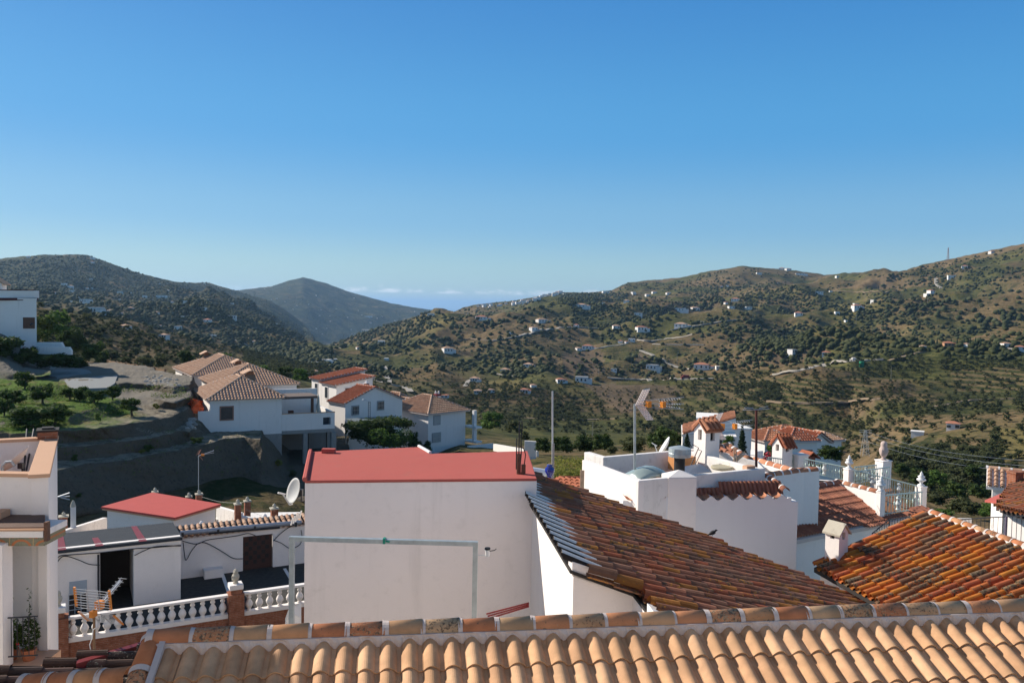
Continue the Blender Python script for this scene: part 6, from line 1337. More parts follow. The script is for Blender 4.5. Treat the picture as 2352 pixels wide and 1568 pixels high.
# concrete slabs of the building site
SLABM = stucco('fresh_concrete', (.25, .25, .24), .35, .3, 0)
for lab, P_ in (('concrete_slab', [(235, 872), (400, 862), (440, 855), (425, 880), (400, 890), (270, 893)]), ('concrete_slab', [(140, 850), (260, 842), (330, 850), (340, 856), (210, 866), (175, 862)])):
    P_ = [((x-0)*0.62+0, y) for x, y in P_]; mb = MB(); z_ = -8.45 if P_[0][1] < 860 else -8.55
    pts = [atz(x, y, z_) for x, y in P_]; mb.slab(pts, (0, 0, -.3)); tag(mb.build(lab, SLABM), kind='structure')
t_ = thing('block_stack', 'stack of grey concrete blocks at the edge of the building site', 'blocks', atz(86, 858, -8.8)); c = atz(86, 856, -8.8); mb = MB(); mb.cbox((c.x, c.y, c.z-.3), 3.4, 1.4, 2.0, .1); mb.build('blocks', CEMENT, t_, bevel=.05); mb = MB(); mb.cbox((c.x, c.y, c.z+1.7), 3.5, 1.5, .08, .1); mb.build('top_course', stucco('pale_block', (.45, .43, .38), .3, .3, 0), t_)
# timber screen fence
fe = thing('timber_fence', 'long brown timber board fence along the far edge of the building site', 'fence', at(250, 848, 112))
F0, F1 = at(248, 847, 113), at(380, 872, 103); zf0, zf1 = at(248, 828, 113).z, at(380, 849, 103).z; fd = F1-F0; nP = 44
mb = MB(); fn = Vector((fd.y, -fd.x, 0)).normalized()*.06
for i in range(nP):
    a_, b_ = F0+fd*(i/nP), F0+fd*((i+.86)/nP); h0 = zf0+(zf1-zf0)*i/nP+(.06 if i % 3 else 0); mb.add([a_-ZV*1, b_-ZV*1, (b_.x, b_.y, h0), (a_.x, a_.y, h0), a_-ZV*1+fn, b_-ZV*1+fn, Vector((b_.x, b_.y, h0))+fn, Vector((a_.x, a_.y, h0))+fn], [(0, 1, 2, 3), (7, 6, 5, 4), (3, 2, 6, 7), (0, 3, 7, 4), (1, 5, 6, 2)])
mb.build('boards', FENCEW, fe)
mb = MB(); mb.tube([Vector((F0.x, F0.y, zf0-.5))+fn*1.5, Vector((F1.x, F1.y, zf1-.5))+fn*1.5], .06, 5); mb.build('rail', stucco('pale_rail', (.6, .56, .5), .2, .1, 0), fe)
for i in range(7):
    p = F0+fd*(i/6); mb = MB(); mb.cbox((p.x, p.y, p.z-1), .22, .22, zf0+(zf1-zf0)*i/6-p.z+1.15, 0); mb.build('post', FENCEW, fe)
# orange safety netting and rubble
rnd = random.Random(12)
mb = MB(); c = hit2(446, 948) or at(446, 948, 76)
gx = []
for i in range(9):
    for j in range(6): gx.append(c+Vector((-.9+i*.2+rnd.uniform(-.08, .08), rnd.uniform(-.2, .2)+.3*math.sin(i), .0+j*.28*(1-.35*abs(i-5)/5)+rnd.uniform(-.05, .05))))
mb.add(gx, [(i*6+j, (i+1)*6+j, (i+1)*6+j+1, i*6+j+1) for i in range(8) for j in range(5)]); tag(mb.build('safety_net', ORNET), 'crumpled orange safety netting on the track beside the white house', 'netting', 'orange safety netting')
mb = MB(); gx = []
for i in range(14):
    px = 42+i*3.2; py = 950-0; q_ = at(40+i*3.1, 782+9.2*i, 100-1.0*i)
    for j in range(4): gx.append(q_+Vector((rnd.uniform(-.3, .3), 0, j*.45+rnd.uniform(-.2, .2))))
mb.add(gx, [(i*4+j, (i+1)*4+j, (i+1)*4+j+1, i*4+j+1) for i in range(13) for j in range(3)]); tag(mb.build('safety_net', ORNET), 'orange netting running down the earth bank at the far left', 'netting', 'orange safety netting')
mb = MB()
for i in range(70):
    px = rnd.choice((rnd.uniform(430, 450), rnd.uniform(330, 410))); py = rnd.uniform(862, 885) if px < 420 else rnd.uniform(960, 985); q_ = hit2(px, py)
    if q_: mb.blob(q_, rnd.uniform(.12, .35), rnd.uniform(.1, .3), rnd.uniform(.05, .15), 6, 4, jit=.3, seed=i)
tag(mb.build('rubble', stucco('pale_rubble', (.38, .35, .31), .4, .4, 0)), None, None, None, 'stuff')
# bank of earth at the far left edge under the white house
LB = [(-8.5, [(-60, 880), (20, 872), (60, 866), (115, 856)]), (-6.5, [(-60, 812), (20, 832), (60, 850), (115, 853)]), (-4.2, [(-60, 765), (0, 778), (30, 805), (60, 835), (115, 850)]), (-4.1, [(-60, 745), (0, 762), (40, 790), (70, 822), (115, 847)]), (-14, [(-60, 780), (60, 845), (115, 856)])]
rws = []; cs = np.linspace(-60, 115, 70)
for z, pl in LB: a = np.array(pl, float); rws.append([at(float(c), float(np.interp(c, a[:, 0], a[:, 1])), 84+3*len(rws)) for c in cs])
co = []
for k in range(4):
    for j in range(8): co.append([tuple(rws[k][i].lerp(rws[k+1][i], j/8)) for i in range(70)])
co = np.array(co); X_, Y_, Z_ = co[..., 0], co[..., 1], co[..., 2]; Z_ = Z_+fbm(X_/3, Y_/3, 4, 81)*.5; Y_ = Y_+fbm(X_/4, Z_/2, 3, 83)*1.0
lm = gridmesh('earth_bank', X_, Y_, Z_, BANK); lo_ = bpy.data.objects.new('earth_bank', lm); COL.objects.link(lo_); tag(lo_, kind='structure')

# ================= village houses =================
def roof_plane(parent, tb, dk, poly, ud, w=.28, c=.42, tiles=True):
    if tiles: tile_field(tb, poly, ud, w=w, c=c, style='far', seg=4, h=.09, lip=.05, lift=.05)
    P_ = [Vector(p) for p in poly]; dk.slab([p+ZV*.0 for p in P_], (0, 0, -.14))
def house(name, label, cat, FL, head, w, dep, zg, ze, rise, roof='hip', tmat=T_TANFAR, over=.35, wins=(), chim=(), mat=WHITE_FAR, group=None, tw=.3, ridge_tiled=True, edge=None, fascia=None):
    """FL: front-left corner (x, y); head: heading of the front face (radians); roof by kind"""
    u = hvec(head); v = Vector((-u.y, u.x, 0)); O_ = Vector((FL[0], FL[1], 0)); t_ = thing(name, label, cat, (O_.x, O_.y, zg), group)
    def P(a, b, z): q_ = O_+u*a+v*b; return Vector((q_.x, q_.y, z))
    mb = MB(); mb.prism([tuple(P(0, 0, 0)[:2]), tuple(P(w, 0, 0)[:2]), tuple(P(w, dep, 0)[:2]), tuple(P(0, dep, 0)[:2])], zg, ze-.1)
    o = over; zo = ze; tb, dk, rt, mt = MB(), MB(), MB(), MB(); rg = []
    c00, c10, c11, c01 = P(-o, -o, zo), P(w+o, -o, zo), P(w+o, dep+o, zo), P(-o, dep+o, zo)
    if roof == 'hip':
        if w >= dep: A_, B_ = P(dep/2, dep/2, zo+rise), P(w-dep/2, dep/2, zo+rise)
        else: A_, B_ = P(w/2, w/2, zo+rise), P(w/2, dep-w/2, zo+rise)
        if w >= dep: F_ = [([c00, c10, B_, A_], u), ([c11, c01, A_, B_], u), ([c01, c00, A_], v), ([c10, c11, B_], v)]
        else: F_ = [([c00, c10, A_], u), ([c11, c01, B_], u), ([c01, c00, A_, B_], v), ([c10, c11, B_, A_], v)]
        rg = [(c00, A_), (c10, B_ if w >= dep else A_), (c11, B_), (c01, A_ if w >= dep else B_)]+([(A_, B_)] if (A_-B_).length > .5 else [])
    elif roof == 'gable_front':      # gable end faces the front
        A_, B_ = P(w/2, -o, zo+rise), P(w/2, dep+o, zo+rise); F_ = [([c01, c00, A_, B_], v), ([c10, c11, B_, A_], v)]; rg = [(A_, B_), (c00, A_), (c10, A_)]
        for b_ in (0, dep-.1): mb.add([P(0, b_, ze-.1), P(w, b_, ze-.1), P(w/2, b_, ze+rise-.12), P(0, b_+.1, ze-.1), P(w, b_+.1, ze-.1), P(w/2, b_+.1, ze+rise-.12)], [(0, 1, 2), (5, 4, 3)])
    elif roof == 'gable_side':
        A_, B_ = P(-o, dep/2, zo+rise), P(w+o, dep/2, zo+rise); F_ = [([c00, c10, B_, A_], u), ([c11, c01, A_, B_], u)]; rg = [(A_, B_)]
        for a_ in (0, w-.1): mb.add([P(a_, 0, ze-.1), P(a_, dep, ze-.1), P(a_, dep/2, ze+rise-.12), P(a_+.1, 0, ze-.1), P(a_+.1, dep, ze-.1), P(a_+.1, dep/2, ze+rise-.12)], [(0, 2, 1), (3, 4, 5)])
    elif roof == 'shed':             # falls toward the front
        d0_, d1_ = P(w+o, dep+o, zo+rise), P(-o, dep+o, zo+rise); F_ = [([c00, c10, d0_, d1_], u)]; rg = [(d1_, d0_), (c00, d1_), (c10, d0_)]
        for a_ in (0, w-.1): mb.add([P(a_, 0, ze-.1), P(a_, dep, ze-.1), P(a_, dep, ze+rise-.15), P(a_+.1, 0, ze-.1), P(a_+.1, dep, ze-.1), P(a_+.1, dep, ze+rise-.15)], [(0, 2, 1), (3, 4, 5)])
        mb.add([P(0, dep, ze-.1), P(w, dep, ze-.1), P(w, dep, ze+rise-.15), P(0, dep, ze+rise-.15)], [(0, 3, 2, 1)])
    else: F_ = []; dk.prism([tuple(P(-.05, -.05, 0)[:2]), tuple(P(w+.05, -.05, 0)[:2]), tuple(P(w+.05, dep+.05, 0)[:2]), tuple(P(-.05, dep+.05, 0)[:2])], ze-.1, ze+.08)
    mb.build('wall', mat, t_)
    for poly, ud in F_: roof_plane(t_, tb, dk, poly, ud, tw, .42)
    ro = dk.build('roof', (edge or (tmat if F_ else mat)), t_)
    if tb.v: tb.build('roof_tiles', tmat, ro)
    if ridge_tiled and rg:
        for (a_, b_) in rg: ridge_tiles(rt, mt, a_+ZV*.03, b_+ZV*.03, r=.13, L=.5, seg=5, band=.08)
        rt.build('ridge_tiles', tmat, ro); mt.build('mortar_band', edge or MORTAR, ro)
    for (face, a_, z_, ww, hh, kind) in wins:
        if face == 'f': o3, du, dn_ = P(a_, 0, z_), u, -v
        elif face == 'l': o3, du, dn_ = P(0, dep-a_, z_), -v, -u
        elif face == 'r': o3, du, dn_ = P(w, a_, z_), v, u
        fm = MB(); fm.box(o3-du*.12+dn_*.001-ZV*.12, du*(ww+.24), dn_*.06, ZV*(hh+.24)); wo_ = fm.build('door_frame' if 'door' in kind else 'window', {'brick': simple('brick_trim', (.33, .18, .13), .8), 'grey': simple('grey_trim', (.35, .36, .36), .7)}.get(kind.split()[0], mat), t_)
        fm = MB(); fm.box(o3+dn_*.063, du*ww, dn_*.02, ZV*hh); fm.build('door' if 'door' in kind else 'pane', {'wood': BROWNW}.get(kind.split()[-1], simple('grey_shutter', (.42, .42, .41), .6) if 'shut' in kind else GLASSD), wo_)
        if 'grille' in kind:
            fm = MB()
            for k in range(5): q_ = o3+du*ww*(k/4)+dn_*.14; fm.tube([q_-ZV*.05, q_+ZV*(hh+.05)], .018, 4)
            for k in range(3): q_ = o3+ZV*hh*(k/2)+dn_*.14; fm.tube([q_, q_+du*ww], .018, 4)
            fm.build('grille', simple('cream_iron', (.5, .48, .42), .6), wo_)
    for (a_, b_, hh, ww, kind) in chim:
        zb_ = ze+rise*.3; p = P(a_, b_, zb_); cm = MB(); cm.cbox((p.x, p.y, p.z), ww, ww, hh, head); co_ = cm.build('chimney', {'brick': BRICK, 'grey': CEMENT, 'brown': simple('brown_chimney', (.26, .12, .08), .8)}.get(kind, mat), ro, uv=(kind == 'brick'))
        cm = MB(); gable_cap(cm, (p.x, p.y, p.z+hh+.10), ww, ww*1.3, .3, head, .12, .08); cm.cbox((p.x, p.y, p.z+hh), ww*.5, ww*.5, .2, head)
    return t_, P
HV = R(27)
# long white house with three stepped hip roofs
e1 = atz(482, 917, -9.4); house('stepped_house', 'nearest part of the long white house with hip roof, brick-framed window facing us', 'house', (e1.x, e1.y), HV, 6.7, 9.5, -13.0, -9.4, 1.75, 'hip', T_TANFAR, .25, [('f', 1.0, -11.35, 1.05, 1.15, 'brick window')], (), group='joined hip-roofed houses above the earth terraces', edge=MORTAR, tw=.30)
e2_ = atz(499, 886, -9.15); house('stepped_house', 'middle part of the long white house, hip roof half hidden by the nearest roof', 'house', (e2_.x, e2_.y+.0), HV+.05, 8.5, 9.6, -12.5, -9.15, 1.9, 'hip', T_TANFAR, .25, [('l', 5.5, -11.3, .9, 1.2, 'brick window')], (), group='joined hip-roofed houses above the earth terraces', edge=MORTAR, tw=.30)
e3_ = atz(446, 862, -9.0); house('stepped_house', 'farthest part of the long white house with hip roof and brick doorway', 'house', (e3_.x, e3_.y), HV+.08, 9.0, 12.5, -12.5, -9.0, 2.0, 'hip', T_TANFAR, .3, [('l', 5.2, -11.6, .9, 2.2, 'brick door'), ('l', 7.0, -11.6, .9, 2.2, 'brick door')], (), group='joined hip-roofed houses above the earth terraces', edge=MORTAR, tw=.30)
def cowl_chimney(label, px, ytop, ybase, D, w_):
    p0 = at(px, ybase, D); zt_ = at(px, ytop, D).z; t_ = thing('chimney', label, 'chimney', p0, 'brick chimneys of the long house'); mb = MB(); mb.cbox((p0.x, p0.y, p0.z-.8), w_, w_, zt_-.55-p0.z+.8, HV); mb.build('stack', simple('grey_brown_stack', (.27, .21, .16), .9), t_)
    mb = MB(); gable_cap(mb, (p0.x, p0.y, zt_-.30), w_*1.6, w_*2.2, .35, HV, .1, .08); mb.cbox((p0.x, p0.y, zt_-.55), w_*.7, w_*.7, .3, HV); mb.build('cap', T_TANFAR, t_)
cowl_chimney('chimney with a little tiled cap on the farthest part of the long house', 474, 806, 829, 108, .85)
cowl_chimney('chimney with a little tiled cap on the middle part of the long house', 547, 825, 850, 97, .85)
cowl_chimney('chimney with a little tiled cap on the nearest part of the long house', 574, 848, 879, 86, .95)
e1b = onpl(455, 945, e1, Vector((-hvec(HV).y, hvec(HV).x, 0)))
uu = hvec(HV); vv = Vector((-uu.y, uu.x, 0)); mb = MB(); L_ = (Vector((e1.x, e1.y, 0))-Vector((e1b.x, e1b.y, 0))).length
mb.box(Vector((e1b.x, e1b.y, -13.4)), uu*(L_-.003), vv*.25, ZV*(13.4+e1b.z)); tag(mb.build('garden_wall', WHITE_FAR), 'low white yard wall joining the left of the nearest hip-roofed house', 'wall')
mb = MB(); mb.box(Vector((e1b.x, e1b.y, e1b.z+.002))-vv*.03, uu*L_, vv*.32, ZV*.06)
# open car deck with parapet, columns, pergola
zp = at(640, 952, 82).z
td = thing('raised_terrace', 'raised white terrace on concrete columns right of the hip-roofed house', 'terrace', at(640, 1000, 82))
q0 = Vector((e1.x, e1.y, 0))+uu*6.72+vv*.02; q1 = onpl(769, 952, q0, vv); Lt = (Vector((q1.x, q1.y, 0))-q0).length; ztp = onpl(640, 952, q0, vv).z; zbt = onpl(640, 990, q0, vv).z
mb = MB(); wa, wb_ = (onpl(742, 965, q0, vv)-q0).dot(uu), (onpl(760, 965, q0, vv)-q0).dot(uu); wz0, wz1 = onpl(750, 975, q0, vv).z, onpl(750, 958, q0, vv).z
mb.box(q0+ZV*zbt, uu*wa, vv*.2, ZV*(ztp-zbt)); mb.box(q0+uu*wb_+ZV*zbt, uu*(Lt-wb_), vv*.2, ZV*(ztp-zbt)); mb.box(q0+uu*wa+ZV*zbt, uu*(wb_-wa), vv*.2, ZV*(wz0-zbt)); mb.box(q0+uu*wa+ZV*wz1, uu*(wb_-wa), vv*.2, ZV*(ztp-wz1))
mb.box(q0+uu*(Lt-.2)+vv*.2+ZV*zbt, uu*.2, vv*7, ZV*(ztp-zbt)); mb.box(q0+vv*7.5+ZV*zbt, uu*Lt, vv*.2, ZV*(ztp-zbt+1.7)); mb.build('parapet', WHITE_FAR, td)
mb = MB(); mb.box(q0-vv*.03+ZV*(ztp+.001), uu*(Lt+.03), vv*.26, ZV*.06); mb.build('coping', COPING, td)
mb = MB(); mb.box(q0+ZV*(zbt-.35), uu*Lt, vv*7.4, ZV*.348); mb.build('deck', CEMENT, td)
for px, w_, off in ((701, .42, 0), (766, .5, 0), (776, .5, 3.5), (745, .35, 6)):
    q_ = q0+uu*((onpl(px, 1000, q0, vv)-q0).dot(uu))+vv*(off+.05); mb = MB(); mb.cbox((q_.x, q_.y, -22), w_, w_, zbt-.36+22, HV); mb.build('column', CEMENT, td)
mb = MB(); mb.box(q0-uu*6.72*.35+vv*.0+ZV*(-22), uu*6.72*.35, vv*.3, ZV*(22+zbt-.01)); mb.box(q0+vv*.3-uu*.3+ZV*(-22), uu*.29, vv*8, ZV*(22+zbt-.38)); mb.build('base_wall', CEMENT, td)
mb = MB(); mb.box(q0+vv*7.3+ZV*(-20), uu*(Lt+1), vv*.2, ZV*(20+zbt-.4)); mb.build('back_wall', CEMENT, td)
pg = thing('pergola', 'dark brown pergola with posts on the raised terrace', 'pergola', q0+uu*2+ZV*zbt); zpg = onpl(675, 907, q0+vv*2.5, vv).z
mb = MB(); mb.box(q0-uu*.3+vv*1.6+ZV*(zpg-.3), uu*4.2, vv*3.2, ZV*.25); mb.build('roof', simple('weathered_brown_boards', (.16, .12, .10), .9), pg)
for a_ in (.2, 3.4):
    mb = MB(); mb.cbox(q0+uu*a_+vv*1.8+ZV*zbt, .25, .25, zpg-.3-zbt, HV); mb.build('post', BROWNW, pg)
mb = MB(); 
for k in range(3): mb.cbox(q0+uu*(.7+.8*k)+vv*3.0+ZV*(zbt+.0), .5, .4, 1.1+.5*(k == 1), HV)
tag(mb.build('garden_bench', simple('red_wood', (.24, .08, .04), .7)), 'reddish wooden seats in the shade of the pergola', 'bench')
c_ = q0+uu*((onpl(732, 945, q0+vv*2, vv)-q0).dot(uu))+vv*2; zt_ = onpl(732, 944, q0+vv*2, vv).z
mb = MB(); mb.cbox((c_.x, c_.y, zbt), 1.7, 1.4, 1.0, HV+.1); mb.cbox((c_.x, c_.y, zbt+1.0), 1.8, 1.5, .12, HV+.1); mb.cbox((c_.x-.2, c_.y, zbt+1.12), .8, .9, .18, HV+.4); tag(mb.build('covered_tub', simple('grey_cover', (.10, .115, .13), .6), bevel=.06), 'dark grey covered spa tub on the raised terrace', 'tub')
p_ = q0+uu*((onpl(731, 930, q0+vv*3, vv)-q0).dot(uu))+vv*3; pz = onpl(731, 906, q0+vv*3, vv).z
t_ = thing('closed_parasol', 'closed cream parasol standing on the raised terrace', 'parasol', (p_.x, p_.y, zbt)); mb = MB(); mb.tube([(p_.x, p_.y, zbt), (p_.x, p_.y, pz)], .04, 6); mb.build('pole', ALU, t_); mb = MB(); mb.lathe((p_.x, p_.y, zbt+.9), [(.16, 0), (.20, .3), (.12, pz-zbt-1.2), (.03, pz-zbt-.92)], 8); mb.build('canvas', simple('cream_canvas', (.6, .57, .48), .8), t_)
# houses behind and right
e_ = at(716, 878, 113); hh_ = R(-53); uh_ = hvec(hh_); z2e = at(769, 886, 106).z
house('white_house', 'white house with a red shed roof falling to its sunlit front, middle of the group', 'house', (e_.x+uh_.x*3.25, e_.y+uh_.y*3.25), hh_, 4.6, 5.2, -20, z2e, .95, 'shed', T_RED, .25, [('r', 1.2, z2e-1.3, .9, .9, 'wood'), ('f', 1.2, z2e-1.9, .8, 1.4, 'white')], edge=MORTAR, tw=.28)
house('white_house', 'slightly higher rear part with its own red shed roof, left of the middle group', 'house', (e_.x, e_.y), hh_, 3.22, 6.4, -20, z2e+.35, 1.15, 'shed', T_RED, .25, [('f', 1.2, z2e-1.7, .8, 1.4, 'white')], edge=MORTAR, tw=.28)
e_ = at(793, 927, 98); p2_ = at(924, 917, 104); hd3 = math.atan2(p2_.y-e_.y, p2_.x-e_.x); w3 = math.hypot(p2_.x-e_.x, p2_.y-e_.y)
house('gable_house', 'white gable-fronted house with red roof, two grilled windows and a brown chimney', 'house', (e_.x, e_.y), hd3, w3, 3.6, -20, e_.z, 1.75, 'gable_front', T_RED, .2, [('f', 1.0, e_.z-1.35, .85, .95, 'grey grille'), ('f', 4.7, e_.z-1.05, .85, .95, 'grey grille')], edge=MORTAR, tw=.3)
p0 = at(842, 905, 103); zt_ = at(842, 880, 103).z; t_ = thing('chimney', 'tall brown chimney on the red roof of the gable house', 'chimney', p0); mb = MB(); mb.cbox((p0.x, p0.y, p0.z-1), .45, .45, zt_-p0.z+1, hd3); mb.build('stack', simple('brown_chimney', (.26, .12, .08), .8), t_); mb = MB(); mb.cbox((p0.x, p0.y, zt_), .6, .6, .08, hd3); mb.lathe((p0.x, p0.y, zt_+.08), [(.12, 0), (.15, .2), (.02, .32)], 6); mb.build('cap', WHITE_FAR, t_)
t_ = thing('lattice_pole', 'small lattice ladder pole against the gable house front', 'pole', at(849, 958, 97)); a_, b_ = at(846, 958, 97), at(846, 922, 97); mb = MB(); dx = Vector((.22, 0, 0)); mb.tube([a_, b_], .03, 4); mb.tube([a_+dx, b_+dx], .03, 4)
for k in range(9): mb.tube([a_.lerp(b_, k/8), a_.lerp(b_, min(1, (k+.5)/8))+dx], .02, 4)
mb.build('frame', DKMETAL, t_); mb = MB(); mb.tube([b_+dx*.5, b_+Vector((-.5, 0, .25))], .025, 4); mb.build('arm', ALU, t_); mb = MB(); mb.blob(b_+Vector((-.6, 0, .22)), .12, .12, .08, jit=0); mb.build('lamp_head', WHITEP, t_)
cn = [at(793, 961, 96), at(843, 973, 92), at(935, 966, 97), at(905, 954, 101)]; mb = MB(); mb.slab(cn, (0, 0, -.08)); tag(mb.build('corrugated_canopy', simple('blue_grey_corrugated', (.20, .23, .24), .5, .2, .3, 3)), 'grey blue corrugated canopy in front of the gable house', 'canopy')
mb = MB()
for k in (1, 2): p = cn[k]+Vector((0, .2, 0)); mb.tube([p-ZV*6, p], .05, 5)
mb.tube([at(794, 1036, 93), at(794, 966, 93)], .09, 6); tag(mb.build('canopy_posts', ALU), 'thin posts under the corrugated canopy of the gable house', 'posts')
# tan hipped house
ze4 = at(984, 950, 108).z; e_ = at(984, 950, 108); p2_ = at(1079, 944, 112); hd4 = math.atan2(p2_.y-e_.y, p2_.x-e_.x)+R(8); w4 = math.hypot(p2_.x-e_.x, p2_.y-e_.y)
wz = [at(999, 976, 108).z, at(995, 1016, 108).z]
house('two_storey_house', 'two-storey white house with a tan hip roof and shuttered window', 'house', (e_.x, e_.y), hd4, w4, 8.5, -24, ze4, 1.9, 'hip', T_TANFAR, .45, [('f', .95, wz[0], 1.0, 1.05, 'grey shut'), ('f', .75, wz[1], 1.3, 1.05, 'grey shut grille')], edge=MORTAR, tw=.3)
e5 = at(945, 946, 112); house('side_wing', 'left wing of the two-storey house with its own tan hip roof', 'house', (e5.x, e5.y), hd4+R(6), 3.0, 8, -24, e5.z, 1.6, 'hip', T_TANFAR, .35, [('f', 1.0, e5.z-6.5, .9, 2, 'grey door')], edge=MORTAR, tw=.3)
e6 = at(912, 940, 118); house('side_wing', 'rear left wing of the two-storey house behind the vines', 'house', (e6.x, e6.y), hd4, 5.0, 7, -24, e6.z, 2.0, 'hip', T_TANFAR, .3, (), edge=MORTAR, tw=.3)
p0 = at(1004, 915, 118); zt_ = at(1004, 899, 118).z; t_ = thing('chimney', 'white and red banded chimney on the tan hip roof', 'chimney', p0); mb = MB(); mb.cbox((p0.x, p0.y, p0.z-1), .8, .7, zt_-p0.z+.4, hd4); mb.build('stack', WHITE_FAR, t_); mb = MB(); mb.cbox((p0.x, p0.y, zt_-.62), .82, .72, .3, hd4); mb.build('band', REDPL, t_); mb = MB()
for k in (-1, 1): mb.lathe((p0.x+.22*k, p0.y, zt_-.55), [(.1, 0), (.14, .4), (.05, .7)], 6)
mb.build('pots', WHITE_FAR, t_)
t_ = thing('side_balcony', 'white columns and balcony slab on the right side of the two-storey house', 'balcony', at(1088, 1010, 113))
for y0, y1 in ((942, 978), (980, 1012)):
    a_, b_ = at(1090, y0, 112), at(1090, y1, 112); mb = MB(); mb.cbox((a_.x, a_.y, b_.z), .5, .4, a_.z-b_.z, hd4); mb.build('column', WHITE_FAR, t_)
for y in (980, 1013): c_ = at(1086, y, 112.5); mb = MB(); mb.cbox((c_.x, c_.y, c_.z-.1), 1.1, 2.5, .25, hd4); mb.build('slab', WHITE_FAR, t_)
wallseg('garden_wall', 'white retaining wall right of the two-storey house, upper run', (1077, 1024), (1134, 1018), 108, 112, -26, .3, WHITE_FAR)
wallseg('garden_wall', 'long white sloping wall between the two-storey house and the bare mast', (1133, 1019), (1232, 1036), 104, 92, -26, .3, WHITE_FAR)
wallseg('garden_wall', 'blue-white end wall of the garden near the bare mast', (1205, 1012), (1232, 1014), 88, 88, -26, .3, WHITE_FAR)
# white house at top left
zw_ = at(40, 690, 95).z
t_, P_ = house('white_house', 'tall plain white house at the far left with dark red eaves', 'house', (at(-130, 700, 92).x, 92), R(30), (at(84, 700, 96.5).x-at(-130, 700, 92).x)/math.cos(R(30)), 9, -12, at(40, 686, 94).z, .1, 'flat', T_BROWN, .1, [('f', 7.6, at(8, 755, 94).z, 1.2, 1.3, 'wood')], edge=WHITE_FAR)
y_ = 94; a_, b_ = at(-130, 690, 91.8), at(86, 690, 97.0); mb = MB(); mb.box(a_-Vector((0, .5, 0)), (b_-a_)*1.004, (0, .6, 0), (0, 0, .30)); ee = mb.build('eave', simple('dark_red_eave', (.09, .03, .03), .8), t_)
mb = MB(); mb.box(a_+Vector((0, .1, .30)), (b_-a_)*.998, (0, .3, 0), (0, 0, .85)); mb.build('parapet', WHITE_FAR, t_)
mb = MB(); mb.box(a_+Vector((0, .05, 1.152)), (b_-a_)*.95, (0, .4, 0), (0, 0, .1)); mb.build('coping', simple('dark_red_eave', (.09, .03, .03), .8), t_)
c_ = at(4, 672, 96); ct = thing('roof_tower', 'small stair tower with tiled cap and dark red base on the far left house', 'tower', c_); mb = MB(); mb.cbox((c_.x-.6, c_.y, c_.z-1), 1.6, 1.6, 2.2, R(14)); mb.build('wall', WHITE_FAR, ct); mb = MB(); mb.cbox((c_.x-.6, c_.y, c_.z-1), 1.7, 1.7, .95, R(14)); mb.build('base', REDPL, ct); mb = MB(); gable_cap(mb, (c_.x-.6, c_.y, c_.z+1.2), 1.7, 1.7, .6, R(14), .3, .12); mb.build('roof', T_TANFAR, ct)
c_ = at(75, 744, 94.5); mb = MB(); mb.tube([c_, c_-Vector((0, .25, -.05)), c_-Vector((0, .4, .1))], .1, 8); tag(mb.build('wall_lamp', DKMETAL), 'small dark lamp on the blank wall of the far left house', 'lamp')
t_ = thing('terrace_wall', 'low white rounded wall at the foot of the far left house', 'wall', at(110, 805, 93))
zlo = at(100, 812, 93).z
for (x0, x1, y0, D) in ((83, 140, 786, 94), (86, 158, 795, 92)):
    a_, b_ = at(x0, y0, D), at(x1, y0+(2 if D == 92 else 0), D); c2_ = at(x1+5, y0+10, D); mb = MB(); v_ = [(a_.x, a_.y, zlo), (b_.x, b_.y, zlo), (c2_.x, c2_.y, zlo), c2_, b_, a_]; mb.add(v_+[Vector(p)+Vector((0, .4, 0)) for p in v_], [(0, 1, 4, 5), (1, 2, 3, 4), (5, 4, 10, 11), (4, 3, 9, 10), (11, 10, 7, 6), (10, 9, 8, 7), (2, 8, 9, 3)]); mb.build('wall', WHITE_FAR, t_)

# ================= church, blue-grey house and red-roofed cluster at the right =================
e_ = at(1568, 990, 62); t_, P_ = house('church', 'white chapel with an orange roof and brown stepped bell gable', 'chapel', (e_.x, e_.y), R(-11), 3.9, 5, -18, at(1568, 999, 62).z, .2, 'flat', T_SALMON, .1, [('f', 2.2, at(1660, 1038, 62).z, .7, 1.2, 'grey grille')])
A_, B_ = at(1569, 994, 61.8), at(1690, 957, 63.5); mb = MB(); mb.add([A_-ZV*.1, Vector((B_.x, B_.y, A_.z-.1)), B_-ZV*.1]+[p+Vector((-.1, .3, 0)) for p in (A_-ZV*.1, Vector((B_.x, B_.y, A_.z-.1)), B_-ZV*.1)], [(0, 1, 2), (5, 4, 3), (0, 2, 5, 3)]); mb.build('gable_wall', WHITE_FAR, t_)
C_, D_ = at(1567, 975, 64.4), at(1684, 944, 65.8)
tb = MB(); tile_field(tb, [A_, B_, D_, C_], Vector((.25, 1, 0)), w=.26, c=.4, style='far', seg=4, h=.08); tb.build('roof_tiles', T_SALMON, t_); mb = MB(); mb.slab([A_-ZV*.02, B_-ZV*.02, D_-ZV*.02, C_-ZV*.02], (0, 0, -.1)); mb.build('roof', T_SALMON, t_)
bg_ = thing('bell_gable', 'brown stepped bell gable with a bell arch above the chapel roof', 'bell tower', at(1622, 980, 60)); BR = simple('brown_stone', (.30, .21, .16), .9)
def bx(px0, px1, y0, y1, D, dp, mat, nm, par): a_, b_ = at(px0, y1, D), at(px1, y1, D); z1_ = at(px0, y0, D).z; mb = MB(); mb.box(a_, Vector((b_.x-a_.x, 0, 0)), (0, dp, 0), (0, 0, z1_-a_.z)); return mb.build(nm, mat, par)
